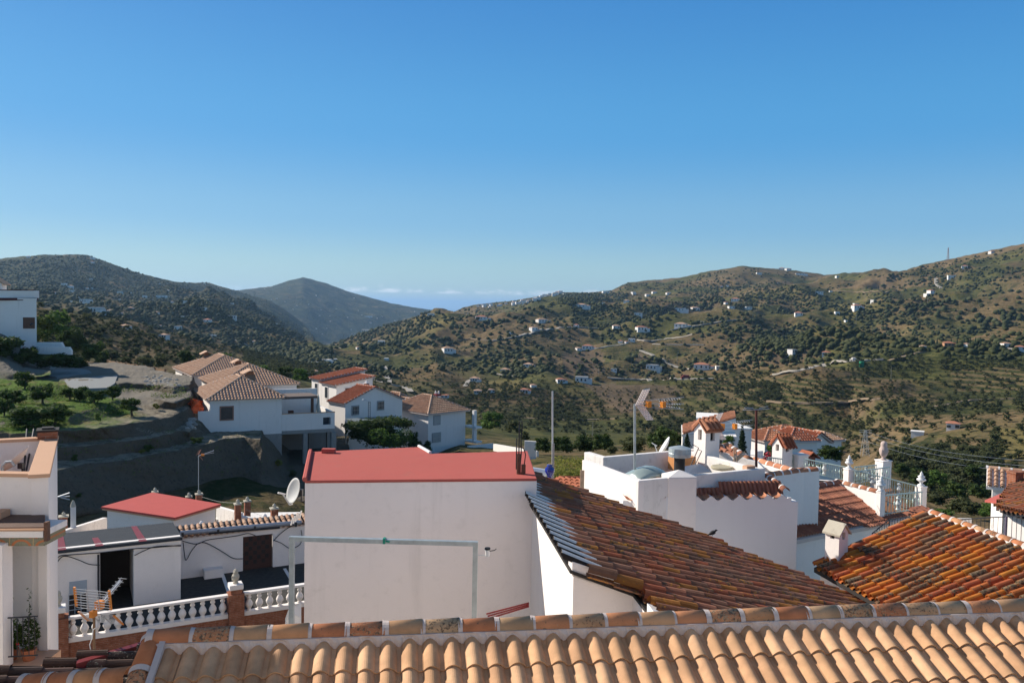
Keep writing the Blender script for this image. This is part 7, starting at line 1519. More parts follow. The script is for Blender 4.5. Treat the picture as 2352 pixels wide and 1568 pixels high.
ob = bx(1613, 1635, 973, 1000, 60, .6, BR, 'base', bg_); bx(1617, 1621, 963, 972.8, 60, .6, BR, 'pier', bg_); bx(1627, 1631, 963, 972.8, 60, .6, BR, 'pier', bg_); bx(1617, 1631, 959, 962.8, 60, .6, T_SALMON, 'cap', bg_)
c_ = at(1624, 971, 60.3); mb = MB(); mb.lathe((c_.x, c_.y, c_.z), [(.13, 0), (.09, .1), (.08, .2), (.02, .25)], 10); mb.build('bell', simple('bell_bronze', (.25, .08, .03), .4, .5), bg_)
a_ = at(1600, 962, 74); house('blue_grey_house', 'flat white house peeking out behind the bell gable', 'house', (a_.x, 74), R(-13), 2.3, 4, -18, at(1600, 961, 74).z, .1, 'flat')
a_ = at(1668, 1000, 70); house('blue_grey_house', 'long plain blue-white house behind the cypress', 'house', (at(1657, 990, 70).x, 70), R(10), 2.75, 4, -22, at(1690, 986, 70).z, .1, 'flat', T_RED, .1, (), edge=WHITE_FAR)
for (px, y, D, w_, dp, hh, rise, kind, lab, hd_) in (
 (1757, 1012, 80, 3.6, 4, 4, .8, 'hip', 'white house with salmon hip roof, leftmost of the red-roofed cluster', 20), (1790, 998, 88, 3.6, 3, 5, .7, 'hip', 'small raised tower block with a salmon hip cap in the cluster', 20),
 (1814, 1014, 84, 3.2, 4, 5, 1.1, 'hip', 'white house with a brick red hip roof in the middle of the cluster', 15), (1856, 1019, 86, 3.0, 4, 5, 1.1, 'gable_front', 'white house with red roof and white ridges at the right of the cluster', 25), (1890, 1012, 92, 2.6, 4, 4, .7, 'hip', 'pale tan-roofed house at the right end of the cluster', 20)):
    a_ = at(px, y, D); house('village_house', lab, 'house', (a_.x, a_.y), R(hd_), w_, dp, a_.z-hh-4, a_.z, rise, kind, T_TANFAR if px > 1880 else (T_SALMON if px < 1800 else T_RED), .3, [('f', w_*.55, a_.z-1.9, .8, .9, 'brick')] if px in (1814, 1757) else (), group='red-roofed village houses at the right', edge=MORTAR, tw=.3)
t_ = thing('covered_porch', 'tiny red-roofed porch niche in front of the cluster', 'porch', at(1855, 1055, 60)); c_ = at(1855, 1046, 60); mb = MB(); mb.cbox((c_.x, c_.y, c_.z-1.8), .9, .6, 1.8, .4); mb.build('wall', simple('brick_red_wall', (.28, .10, .07), .9), t_); mb = MB(); gable_cap(mb, (c_.x, c_.y, c_.z+.02), 1.0, .8, .35, .4, .2, .08); mb.build('roof', T_RED, t_)
mb = MB(); c_ = at(1769, 1052, 56); leaves(mb, c_, .55, .4, .5, 160, .22, random.Random(2)); tag(mb.build('bougainvillea', simple('crimson_bracts', (.38, .03, .05), .7)), 'crimson bougainvillea beside the tiled-cap chimney', 'plant')
# house at right edge
e_ = at(2288, 1152, 30); t_ = thing('white_house', 'bright white house with an old tile roof and brick chimney at the right edge', 'house', (14, 30, -14))
hc_ = [at(2280, 1153, 31), at(2288, 1160, 27.5), at(2420, 1205, 24), at(2420, 1180, 30)]
mb = MB(); a0, a1, a2 = at(2278, 1156, 31), at(2302, 1162, 27.0), at(2420, 1180, 25.5); zt_ = a1.z
mb.add([(a0.x, a0.y, -14), (a1.x, a1.y, -14), (a2.x, a2.y, -14), a2, a1, a0], [(0, 1, 4, 5), (1, 2, 3, 4)]); mb.build('wall', WHITE, t_)
q0_, q1_ = at(2297, 1163, 26.8), at(2430, 1203, 24.0); q2_ = at(2460, 1085, 29.5); q3_ = at(2345, 1098, 31.0)
tb = MB(); tile_field(tb, [q0_, q1_, q2_, q3_], q1_-q0_, w=.24, c=.4, style='arab', seg=6, h=.12, jit=.04, seed=77); tb.build('roof_tiles', T_OLD, t_); mb = MB(); mb.slab([p-ZV*.07 for p in (q0_, q1_, q2_, q3_)], (0, 0, -.12)); mb.build('roof', DARKIN, t_)
mb = MB(); i0, i3 = q0_+Vector((.15, .1, -.15)), q3_+Vector((.15, -.1, -.22)); mb.add([(i0.x, i0.y, -14), (i3.x, i3.y, -14), i3, i0], [(0, 1, 2, 3)]); mb.build('side_wall', WHITE, t_)
c_ = at(2330, 1130, 29.5); mb = MB(); zt_ = at(2330, 1086, 29.5).z; mb.cbox((c_.x, c_.y, c_.z-.5), .36, .36, zt_-c_.z+.5, .3); mb.cbox((c_.x+.55, c_.y+.3, c_.z-.5), .9, .3, zt_-c_.z+.3, .3); mb.cbox((c_.x, c_.y, zt_), .42, .42, .07, .3); mb.build('chimney', BRICK, t_, uv=True)
wz_ = at(2293, 1168, 28.2); mb = MB(); mb.cbox((wz_.x-.0, wz_.y-.35, wz_.z-.0), .05, .5, .35, 1.3); mb.build('window', GLASSD, t_)
c_ = at(2263, 1147, 33); mb = MB(); mb.slab([at(2262, 1148, 33), at(2300, 1153, 31.5), at(2345, 1130, 33), at(2310, 1128, 35)], (0, 0, -.08)); tag(mb.build('red_awning', REDPAINT), 'red awning roof sticking out left of the right edge house', 'awning')
a_ = at(2280, 1115, 37); house('white_house', 'small white house with a tan roof behind the red awning', 'house', (a_.x, a_.y), R(-30), 2.4, 3, -13, a_.z, .5, 'gable_side', T_TANFAR, .25, (), edge=WHITE, tw=.25)
mb = MB(); c_ = at(2222, 1205, 30); mb.box(c_-Vector((.35, 0, .25)), (.5, 0, 0), (0, .03, 0), (0, 0, .5)); tag(mb.build('notice_board', WHITEP), 'small white notice board hung on the long dark railing', 'sign')
wallseg('garden_wall', 'white stair wall behind the long dark railing at the right', (2185, 1232), (2290, 1215), 30, 29, -14, .25, WHITE)
# ================= vegetation =================
def crown_mesh(name, mat, nclump, nleaf, lsize, seed, flat=.8, spread=.72, core=True):
    rnd = random.Random(seed); mb = MB()
    for k in range(nclump):
        th = rnd.uniform(0, 2*math.pi); r = spread*rnd.random()**.5; z = rnd.uniform(-.45, .75)*flat; rr = r*(1-.35*abs(z)); cr = rnd.uniform(.26, .44)
        c = Vector((rr*math.cos(th), rr*math.sin(th), z)); leaves(mb, c, cr, cr, cr*.8, nleaf, lsize, rnd, .5)
        if core: mb.blob(c, cr*.62, cr*.62, cr*.5, 6, 4, jit=.25, seed=seed*50+k)
    return mb.mesh(name, mat)
def trunk_mesh(name, seed):
    rnd = random.Random(seed); mb = MB(); mb.tube([(0, 0, -1.45), (.03, .02, -1.0), (.0, 0, -.45)], .11, 7, r1=.07)
    for k in range(4): a_ = k*1.57+rnd.uniform(-.4, .4); mb.tube([(0, 0, -.55), (.25*math.cos(a_), .25*math.sin(a_), -.2), (.5*math.cos(a_), .5*math.sin(a_), .2)], .06, 5, r1=.02)
    return mb.mesh(name, TRUNK)
TRM = [trunk_mesh('trunk', i) for i in range(2)]
CM = {'dark': [crown_mesh('crown', L_DARK, 22, 60, .17, i) for i in (1, 2, 3)], 'green': [crown_mesh('crown', L_GREEN, 20, 55, .18, i) for i in (4, 5)], 'olive': [crown_mesh('crown', L_OLIVE, 14, 26, .20, i, spread=.55) for i in (6, 7, 8)],
      'pale': [crown_mesh('crown', L_OLIVE, 24, 60, .15, i) for i in (9,)], 'yellow': [crown_mesh('crown', L_YELLOW, 16, 30, .18, i) for i in (10,)], 'orch': [crown_mesh('crown', leafmat('avocado_leaf', (.03, .055, .014), (.055, .09, .022), (.10, .15, .035)), 18, 55, .20, i, core=True) for i in (11, 12, 13)]}
trn = random.Random(99)
def tree(kind, p, wr, hr, label, cat='tree', name='tree', group=None, trunk=True, lift=1.0):
    """crown of half width wr and half height hr standing at p"""
    e = thing(name, label, cat, p, group); e.rotation_euler.z = trn.uniform(0, 6.28); c = instmesh('crown', trn.choice(CM[kind]), e); c.scale = (wr, wr, hr); c.location = (0, 0, hr*lift)
    if trunk: k = instmesh('trunk', trn.choice(TRM), e); k.scale = (wr*.9, wr*.9, hr*.85); k.location = (0, 0, hr*lift+.15*hr)
    return e
def ptree(kind, px, ytop, ybase, wpx, label, D=None, **kw):
    p = at(px, ybase, D) if D else (hit2(px, ybase) or at(px, ybase, 100))
    d = p.y; h = (ybase-ytop)/1900*d; w = wpx/1900*d; lift = kw.pop('lift', 1.15)
    return tree(kind, p, w/2*1.05, h/(1+lift)*1.0, label, lift=lift, **kw)
OG = 'fruit trees on the green orchard steps'
for (px, yt, yb, w, lab) in ((58, 852, 893, 42, 'bushy orchard tree near the block stack, farthest up the green steps'), (25, 893, 938, 60, 'dense orchard tree at the far left of the green steps'), (98, 878, 926, 52, 'dark orchard tree in the middle of the upper green step'),
    (160, 888, 919, 36, 'round light green orchard tree left of a pair'), (184, 886, 922, 34, 'orchard tree in the middle of the row above the earth bank'), (216, 893, 926, 46, 'dark wide orchard tree near the bank edge'), (258, 886, 919, 34, 'orchard tree at the right end of the row, by the track'),
    (303, 914, 955, 48, 'lone orchard tree with a visible trunk on the grass before the dirt track'), (72, 930, 980, 88, 'largest dark orchard tree in front of the left steps'), (128, 922, 975, 62, 'tall dark orchard tree just right of the largest one'), (10, 915, 955, 40, 'half-hidden orchard tree at the left picture edge')):
    ptree('orch', px, yt-5, yb, w*1.2, lab, name='fruit_tree', group=OG, lift=1.1 if px == 303 else .72)
for (px, yt, yb, w, kind, lab) in ((225, 945, 970, 14, 'green', 'tiny sapling on the bank below the orchard'), (357, 922, 942, 18, 'yellow', 'small yellowish shrub on the grass beside the dirt track'), (172, 1040, 1062, 16, 'orch', 'avocado sapling with a pale patch on the middle ledge'), (342, 1018, 1040, 26, 'orch', 'leafy sapling on the lowest ledge, centre'), (328, 1028, 1042, 18, 'yellow', 'brownish shrub beside the leafy sapling on the ledge'),
    (450, 1000, 1022, 34, 'orch', 'low leafy shrub near the top of the lowest bank'), (182, 1130, 1143, 14, 'orch', 'small weed clump on the big dark bank'), (640, 1050, 1076, 24, 'yellow', 'straggly yellow shrub on the slope under the raised terrace'), (672, 1075, 1100, 26, 'olive', 'grey-green shrub under the raised terrace columns')):
    ptree(kind, px, yt, yb, w, lab, name='shrub', cat='shrub', trunk=False, lift=.8)
for (px, yt, yb, w, D, kind, lab) in ((20, 765, 830, 75, 88, 'dark', 'dark bush below the window of the far left house'), (60, 790, 845, 70, 89, 'dark', 'dark bush at the corner of the far left house'), (110, 808, 852, 80, 90, 'dark', 'dark bush under the low rounded wall'), (150, 806, 850, 60, 92, 'dark', 'dark bush at the right end of the low rounded wall'), (182, 818, 852, 50, 100, 'dark', 'dark bush where the building site begins'),
    (98, 715, 800, 60, 110, 'dark', 'tall dark tree directly behind the far left house corner'), (130, 705, 790, 70, 130, 'green', 'yellow-green tree behind the far left house'), (170, 745, 818, 70, 125, 'dark', 'dark tree right of the yellow-green tree'), (215, 775, 838, 60, 125, 'orch', 'leafy tree behind the start of the timber fence'), (235, 800, 845, 40, 122, 'dark', 'dark shrub beside the end of the timber fence'),
    (330, 815, 850, 40, 135, 'olive', 'olive tree just beyond the middle of the timber fence'), (290, 815, 845, 40, 135, 'olive', 'olive tree beyond the left half of the timber fence'), (370, 812, 848, 45, 140, 'olive', 'olive tree beyond the right half of the timber fence'), (425, 800, 842, 45, 140, 'dark', 'dark tree left of the long house roofs'), (515, 808, 842, 50, 140, 'green', 'green tree between the two tiled chimneys')):
    ptree(kind, px, yt, yb, w, lab, D=D, name='dense_tree' if yb-yt > 50 else 'shrub', trunk=False, lift=.85)
CB = 'trees in the belt behind the rooftops'
for (px, yt, yb, w, D, kind, lab) in ((1246, 1000, 1045, 46, 84, 'dark', 'dark leafy tree at the left end of the belt, beside the bare mast'), (1290, 997, 1046, 66, 82, 'dark', 'wide dark tree right of the bare mast'), (1338, 994, 1045, 60, 84, 'dark', 'dark tree in the middle of the belt'), (1385, 990, 1045, 60, 82, 'dark', 'dark tree at the right end of the dense dark belt'), (1452, 994, 1048, 74, 70, 'pale', 'big pale green tree behind the grid antenna pole'), (1405, 1020, 1046, 30, 74, 'pale', 'small pale shrub at the foot of the belt'),
    (1515, 972, 1040, 86, 78, 'dark', 'tall dark spreading tree left of the chapel'), (1560, 985, 1030, 50, 80, 'dark', 'dark tree touching the chapel wall'), (1672, 995, 1040, 34, 58, 'green', 'green tree between the chapel and the cypress'), (1912, 1016, 1062, 74, 70, 'dark', 'round dark tree behind the back railing, right of the red roofs'), (1770, 1018, 1060, 34, 62, 'green', 'green tree below the leftmost red-roofed house'), (1870, 1062, 1090, 50, 44, 'dark', 'dark bush behind the back railing'),
    (1130, 940, 995, 60, 150, 'green', 'yellow-green tree beyond the lawn right of the two-storey house'), (1180, 960, 1003, 50, 140, 'olive', 'grey-green tree beyond the garden wall'), (1205, 985, 1020, 36, 100, 'olive', 'olive tree near the end of the garden wall'), (973, 1008, 1046, 44, 100, 'dark', 'dark shrub at the left foot of the two-storey house'), (948, 985, 1035, 30, 104, 'dark', 'dark climbing bush left of the two-storey house'),
    (690, 842, 880, 40, 140, 'green', 'green tree left of the red shed-roofed house'), (655, 838, 872, 40, 150, 'dark', 'dark tree behind the pergola'), (605, 835, 868, 40, 150, 'green', 'bright tree behind the nearest hip roof')):
    ptree(kind, px, yt, yb, w, lab, D=D, name='dense_tree', group=CB if 1240 < px < 1600 else None, trunk=False, lift=.9)
# vine-covered pergola
vt = thing('vine_arbour', 'arbour smothered in green vines in front of the gable house', 'arbour', at(870, 1020, 94)); mb = MB(); vr = random.Random(5)
for (px, py, D, rx, rz) in ((815, 978, 90, 1.6, .7), (845, 974, 91, 1.6, .7), (875, 970, 92, 1.6, .7), (905, 968, 94, 1.6, .7), (932, 972, 95, 1.2, .6), (830, 995, 90, 1.8, 1.0), (860, 1005, 90, 1.8, 1.2), (890, 1010, 91, 1.7, 1.1), (915, 1012, 92, 1.5, 1.0), (880, 988, 92, 1.6, 1.0)): leaves(mb, at(px, py, D), rx, 1.4, rz, 260, .32, vr, .4); mb.blob(at(px, py, D+.5), rx*.7, .9, rz*.7, 6, 4, jit=.3, seed=px)
mb.build('foliage', L_DARK, vt)
mb = MB()
for (px, py, D) in ((870, 1000, 89), (900, 1012, 89.5), (925, 1000, 92)): leaves(mb, at(px, py, D), 1.3, 1.0, .9, 240, .30, vr, .4)
mb.build('new_foliage', L_GREEN, vt)
# cypress and spruce
def cone_tree(label, px, yt, yb, wpx, D, name='cypress_tree'):
    p = at(px, yb, D); h = (yb-yt)/1900*D; w = wpx/1900*D/2; e = thing(name, label, 'tree', p); mb = MB(); rn = random.Random(int(px))
    for k in range(26): z = (k+.5)/26; r = w*(1-z)**.75*(.85+.3*rn.random()); leaves(mb, p+ZV*(h*z*.97+.05*h), r, r, h*.045, int(70*(1-z)+22), .16*h/2.2, rn, .25)
    mb.tube([p+ZV*.1*h, p+ZV*h*.9], w*.35, 6, r1=.01); mb.build('crown', L_PINE, e); mb = MB(); mb.tube([p-ZV*.3, p+ZV*h*.2], w*.16, 6); mb.build('trunk', TRUNK, e)
cone_tree('narrow dark cypress beside the rusty aerial', 1703, 978, 1058, 30, 46); cone_tree('young spruce standing behind the galvanised flue cowl', 1577, 995, 1046, 30, 34, 'spruce_tree')
for i, px in enumerate((2140, 2152, 2172, 2184, 2198, 2214, 2228, 2240, 2252)):
    p = hit(px, 795); h = 5.5; e = thing('cypress_tree', 'thin cypress in the row beside the red-roofed hillside villa', 'tree', p, 'cypresses round the hillside villa'); mb = MB(); mb.tube([p, p+ZV*h*.5, p+ZV*h], .75, 6, r1=.05); mb.build('crown', L_PINE, e)
# yellow-green field herbs behind the roofs, centre
mb = MB(); vr = random.Random(8)
for k in range(240):
    px, py = vr.uniform(1270, 1392), vr.uniform(1058, 1100); q_ = hit2(px, py)
    if q_: leaves(mb, q_+ZV*.2, .7, .7, .35, 16, .22, vr, .2)
tag(mb.build('meadow_herbs', L_YELLOW), kind='stuff')
mb = MB()
for k in range(900):
    px, py = vr.uniform(0, 430), vr.uniform(885, 985); q_ = BVE.ray_cast(ORG, ray(px, py).normalized(), 300)[0]
    if q_ and q_.y < 97 and vnoise(np.array([q_.x/4]), np.array([q_.y/4]), 3)[0] > .45: leaves(mb, q_+ZV*.05, .6, .6, .14, 9, .20, vr, .2)
for k in range(260):
    px, py = vr.uniform(130, 620), vr.uniform(985, 1090); q_ = BVE.ray_cast(ORG, ray(px, py).normalized(), 300)[0]
    if q_: leaves(mb, q_, .3, .3, .1, 6, .13, vr, .2)
tag(mb.build('grass_tufts', leafmat('grass_blade', (.06, .10, .02), (.10, .15, .03), (.17, .19, .05))), kind='stuff')

# ---- trees scattered over the hills ----
rs_ = np.random.RandomState(5)
def ico():
    bm = bmesh.new(); bmesh.ops.create_icosphere(bm, subdivisions=2, radius=1.0); v = np.array([x.co[:] for x in bm.verts]); f = np.array([[q.index for q in p.verts] for p in bm.faces]); bm.free(); return v, f
IV, IF = ico(); 
def sample(n, x0, x1, ytop, ybot, dens, dmin=130, dmax=6000, grid=0):
    out = []
    for _ in range(n):
        px = rs_.uniform(x0, x1); py = rs_.uniform(ytop(px), ybot(px)); d = ray(px, py).normalized(); h = BV.ray_cast(d*40, d, 9000)
        if not h[0]: continue
        q_ = h[0]; D = math.hypot(q_.x, q_.y)
        if D < dmin or D > dmax: continue
        if rs_.rand() > dens(q_.x, q_.y, q_.z, D, px, py, h[1]): continue
        if grid:
            gx_ = math.floor(q_.x/grid)*grid+rs_.uniform(.3, .7)*grid; gy_ = math.floor(q_.y/grid)*grid+rs_.uniform(.3, .7)*grid; key = (int(gx_//grid), int(gy_//grid))
            if key in SEEN: continue
            SEEN.add(key); q_ = Vector((gx_, gy_, zat(gx_, gy_)))
        out.append((q_, D))
    return out
SEEN = set()
CRX = [-50, 0, 100, 160, 210, 250, 340, 400, 430, 470, 560, 620, 695, 730, 800, 860, 940, 1010, 1100, 1180, 1290, 1340, 1400, 1440, 1560, 1700, 1830, 1890, 1960, 2050, 2110, 2180, 2260, 2352, 2450]
CRY = [602, 599, 587, 583, 588, 603, 635, 650, 643, 648, 668, 659, 637, 645, 670, 690, 705, 717, 700, 690, 673, 673, 668, 651, 640, 615, 628, 638, 632, 630, 612, 600, 585, 566, 545]
BTX = [-50, 100, 250, 400, 560, 700, 740, 900, 1100, 1240, 1400, 1570, 1760, 1900, 2050, 2150, 2300, 2450]
BTY = [850, 850, 838, 850, 880, 900, 905, 930, 1000, 1005, 1005, 1000, 1010, 1045, 1080, 1180, 1190, 1200]
ytop = lambda x: float(np.interp(x, CRX, CRY)); ybot = lambda x: float(np.interp(x, BTX, BTY))
def n1(x, y, s, sd): return float(fbm(np.array([x/s]), np.array([y/s]), 3, sd)[0])
def dens_a(x, y, z, D, px, py, n):
    d = np.clip(.32+3.4*n1(x, y, 130, 101), .05, 1.0); left = px < 740
    if left and D < 2600: d = np.clip(d*1.7+.30, 0, 1)
    return min(1, (D/1250)**1.7)*d*(1.6 if D > 1200 else 1)
pts = sample(40000, -40, 2400, ytop, ybot, dens_a, grid=0)
def dens_b(x, y, z, D, px, py, n): return 1.0 if n1(x, y, 120, 131) > .16 and px > 760 else 0.0
pts2 = sample(9000, 760, 2400, ytop, ybot, dens_b, dmin=190, dmax=1300, grid=8.5)
allp = [(q, D, rs_.uniform(1.0, 2.5)*(1.0 if D > 500 else .8)) for q, D in pts]+[(q, D, rs_.uniform(1.7, 2.5)) for q, D in pts2]
pts4 = sample(9000, -40, 2400, lambda a: 780 if a > 740 else 730, ybot, lambda x, y, z, D, px, py, n: min(1, .12+1.2*max(0, n1(x, y, 45, 181)+.05)), dmin=125, dmax=900)
allp += [(q, D, rs_.uniform(.5, 1.25)) for q, D in pts4]
# gullies and banks lined with larger dark trees
def dens_c(x, y, z, D, px, py, n): return 1.0 if n1(x, y, 90, 151) > .28 else (0.10 if px < 760 else .0)
pts3 = sample(5200, -40, 2400, ytop, ybot, dens_c, dmin=150, dmax=2600)
allp += [(q, D, rs_.uniform(2.0, 3.4)*(1 if D > 650 else .62)) for q, D in pts3 if rs_.rand() < min(1, (D/900)**1.4)]
def dens_w(x, y, z, D, px, py, n): return .85 if n1(x, y, 55, 171) > -.06 or px < 770 or py < 700 else .06
for (x0, x1, y0, y1, n_) in ((1283, 1364, 674, 699, 520), (1365, 1440, 672, 690, 160), (560, 760, 800, 872, 900), (1240, 1330, 925, 990, 260), (2050, 2300, 1040, 1120, 240), (1150, 1260, 830, 905, 320), (1690, 1790, 880, 920, 260), (1730, 1860, 760, 800, 240)):
    allp += [(q, D, rs_.uniform(1.5, 2.8)*(1 if D > 600 else .8)) for q, D in sample(n_, x0, x1, lambda a, y0=y0: y0, lambda a, y1=y1: y1, dens_w, dmin=110)]
allp.sort(key=lambda a: -a[2]/a[1])
OL = 'olive trees dotted over the hillsides'
for (q_, D, r_) in allp[:295]:
    tree('olive', q_, r_, r_*.75, 'olive tree among the many dotted over the hillsides', name='olive_tree', group=OL, lift=.62)
rest = allp[295:]
var = []
for k in range(6):
    s_ = rs_.uniform(.72, 1.22, (len(IV), 1)); var.append(IV*s_)
def scatter_mesh(name, items, mat):
    C_ = []; Fc = []
    for i, (q_, D, r_) in enumerate(items):
        a_ = rs_.uniform(0, 6.28); R_ = np.array([[math.cos(a_), -math.sin(a_), 0], [math.sin(a_), math.cos(a_), 0], [0, 0, 1]]); C_.append((var[i % 6]*[r_, r_*rs_.uniform(.75, 1.2), r_*rs_.uniform(.6, .85)])@R_.T+[q_.x, q_.y, q_.z+r_*.5]); Fc.append(IF+i*len(IV))
    me = npmesh(name, np.concatenate(C_), np.concatenate(Fc), mat); o = bpy.data.objects.new(name, me); COL.objects.link(o); return tag(o, kind='stuff')
near_r = [a for a in rest if a[1] < 520]; far_r = [a for a in rest if a[1] >= 520]
if near_r:
    P_ = np.concatenate([np.array([v.co[:] for v in CM['olive'][0].vertices])]); 
    # leafy clumps for the nearer shrubs, merged in one mesh
    base_v = np.array([v.co[:] for v in CM['olive'][1].vertices]); C_ = []; 
    lf = [tuple(p.vertices) for p in CM['olive'][1].polygons]; F4 = np.array([f for f in lf if len(f) == 4])
    Fc = []
    for i, (q_, D, r_) in enumerate(near_r): a_ = rs_.uniform(0, 6.28); R_ = np.array([[math.cos(a_), -math.sin(a_), 0], [math.sin(a_), math.cos(a_), 0], [0, 0, 1]]); C_.append((base_v*[r_, r_, r_*.72])@R_.T+[q_.x, q_.y, q_.z+r_*.55]); Fc.append(F4+i*len(base_v))
    me = npmesh('hillside_shrubs', np.concatenate(C_), np.concatenate(Fc), L_OLIVE); o = bpy.data.objects.new('hillside_shrubs', me); COL.objects.link(o); tag(o, kind='stuff')
scatter_mesh('hillside_scrub', far_r, L_OLIVE)
print('trees', len(allp), len(near_r), len(far_r))
# bushes filling the hollow below the village at the right
def ytr(x): return float(np.interp(x, [2050, 2130, 2300, 2352], [1062, 1085, 1075, 1090]))
for i, (px, yt, yb, w, D, kind, lab) in enumerate(((2075, 1060, 1092, 44, 120, 'dark', 'dark bush just right of the owl pillar'), (2110, 1070, 1118, 50, 105, 'dark', 'dark tree behind the right urn'), (2150, 1075, 1125, 60, 110, 'green', 'green tree at the head of the hollow'), (2185, 1100, 1150, 70, 95, 'dark', 'dark spreading tree in the hollow'), (2150, 1120, 1165, 60, 85, 'pale', 'silvery olive right of the urn pillar'), (2200, 1135, 1185, 70, 78, 'pale', 'large silvery olive in the hollow'), (2250, 1105, 1150, 60, 100, 'dark', 'dark tree left of the red awning'),
    (2235, 1145, 1190, 60, 76, 'pale', 'silvery olive above the long dark railing'), (2270, 1150, 1195, 50, 72, 'green', 'bright green shrub beside the right edge house'), (2165, 1165, 1200, 60, 68, 'green', 'green bush just above the long dark railing'), (2310, 1065, 1110, 60, 115, 'dark', 'dark tree behind the right edge house'), (2240, 1060, 1100, 50, 130, 'dark', 'dark tree higher up the hollow'), (2125, 1165, 1192, 40, 60, 'dark', 'dark bush at the tip of the orange roof'))):
    ptree(kind, px, yt, yb, w, lab, D=D, name='dense_tree', trunk=False, lift=.9)
# ================= hillside houses, roads, pylons =================
FT = {'r': simple('far_red_tile', (.42, .17, .10), .85), 't': simple('far_tan_tile', (.46, .28, .18), .85), 'w': WHITE_FAR, 'g': simple('far_grey_roof', (.30, .30, .30), .8)}
def tagg(*a): pass
fh_n = 0
def far_house(px, py, wpx, kind, label, group=None, cat='house', D=None, hscale=1.0, rot=None, wall=None, name='hillside_house'):
    global fh_n; fh_n += 1
    p = at(px, py, D) if D else next((q for q in (hit(px, py+k, 150) for k in range(10)) if q is not None), None)
    if p is None: return None
    d = math.hypot(p.x, p.y); w = max(wpx/1900*d*.78, 3.2); dep = w*.62 if w > 9 else w*.8; h = min(3.6, w*.42)*hscale; rz = rot if rot is not None else trn.uniform(-.5, .6)
    e = thing(name, label, cat, (p.x, p.y, p.z), group); rn = random.Random(fh_n)
    mb = MB(); cc = Vector((p.x, p.y, p.z-3)); mb.cbox(cc, w, dep, h+3, rz)
    X_ = hvec(rz); Y_ = Vector((-X_.y, X_.x, 0)); annex = wpx > 22
    if annex: mb.cbox(cc+X_*w*.62-Y_*dep*.1, w*.42, dep*.7, h*.7+3, rz)
    mb.build('wall', wall or WHITE_FAR, e)
    rf = MB(); zt_ = p.z+h
    def roofhip(c_, w_, d_, z_, ri):
        P = [Vector((c_.x, c_.y, z_))+X_*a_*(w_/2+.3)+Y_*b_*(d_/2+.3) for a_, b_ in ((-1, -1), (1, -1), (1, 1), (-1, 1))]; A_, B_ = Vector((c_.x, c_.y, z_+ri))-X_*(w_-d_)*.4, Vector((c_.x, c_.y, z_+ri))+X_*(w_-d_)*.4
        rf.add(P+[A_, B_], [(0, 1, 5, 4), (2, 3, 4, 5), (3, 0, 4), (1, 2, 5), (3, 2, 1, 0)])
    if kind in 'rt': roofhip(p, w, dep, zt_+.002, min(1.5, dep*.22))
    else: rf.cbox((p.x, p.y, zt_), w+.2, dep+.2, .25, rz)
    if annex: c_ = cc+X_*w*.62-Y_*dep*.1; roofhip(Vector((c_.x, c_.y, 0)), w*.42, dep*.7, p.z+h*.7+.002, .8) if kind in 'rt' else rf.cbox((c_.x, c_.y, p.z+h*.7), w*.42+.2, dep*.7+.2, .2, rz)
    rf.build('roof', FT[kind], e)
    if wpx >= 14:
        n = 3 if wpx > 20 else 2
        for k in range(n): wm = MB(); q_ = Vector((p.x, p.y, p.z+h*.30))+X_*(w*(-.32+.64*k/(n-1)))-Y_*(dep/2+.03); wm.box(q_-X_*.5, X_*1.0, -Y_*.06, ZV*(h*.38 if k != 1 else h*.5)); wm.build('window' , GLASSD, e)
    return e
def A_(x, y): return (x/4+1041.2, y/4+600.2)
def B_(x, y): return (x/4.742+1469.9, y/4.742+588)
def C_(x, y): return (x/4.128+1837.4, y/4.128+539)
def L_(x, y): return (x/4.0, y/4.0+551.2)
def M_(x, y): return (x/4.0+551.2, y/4.0+600.2)
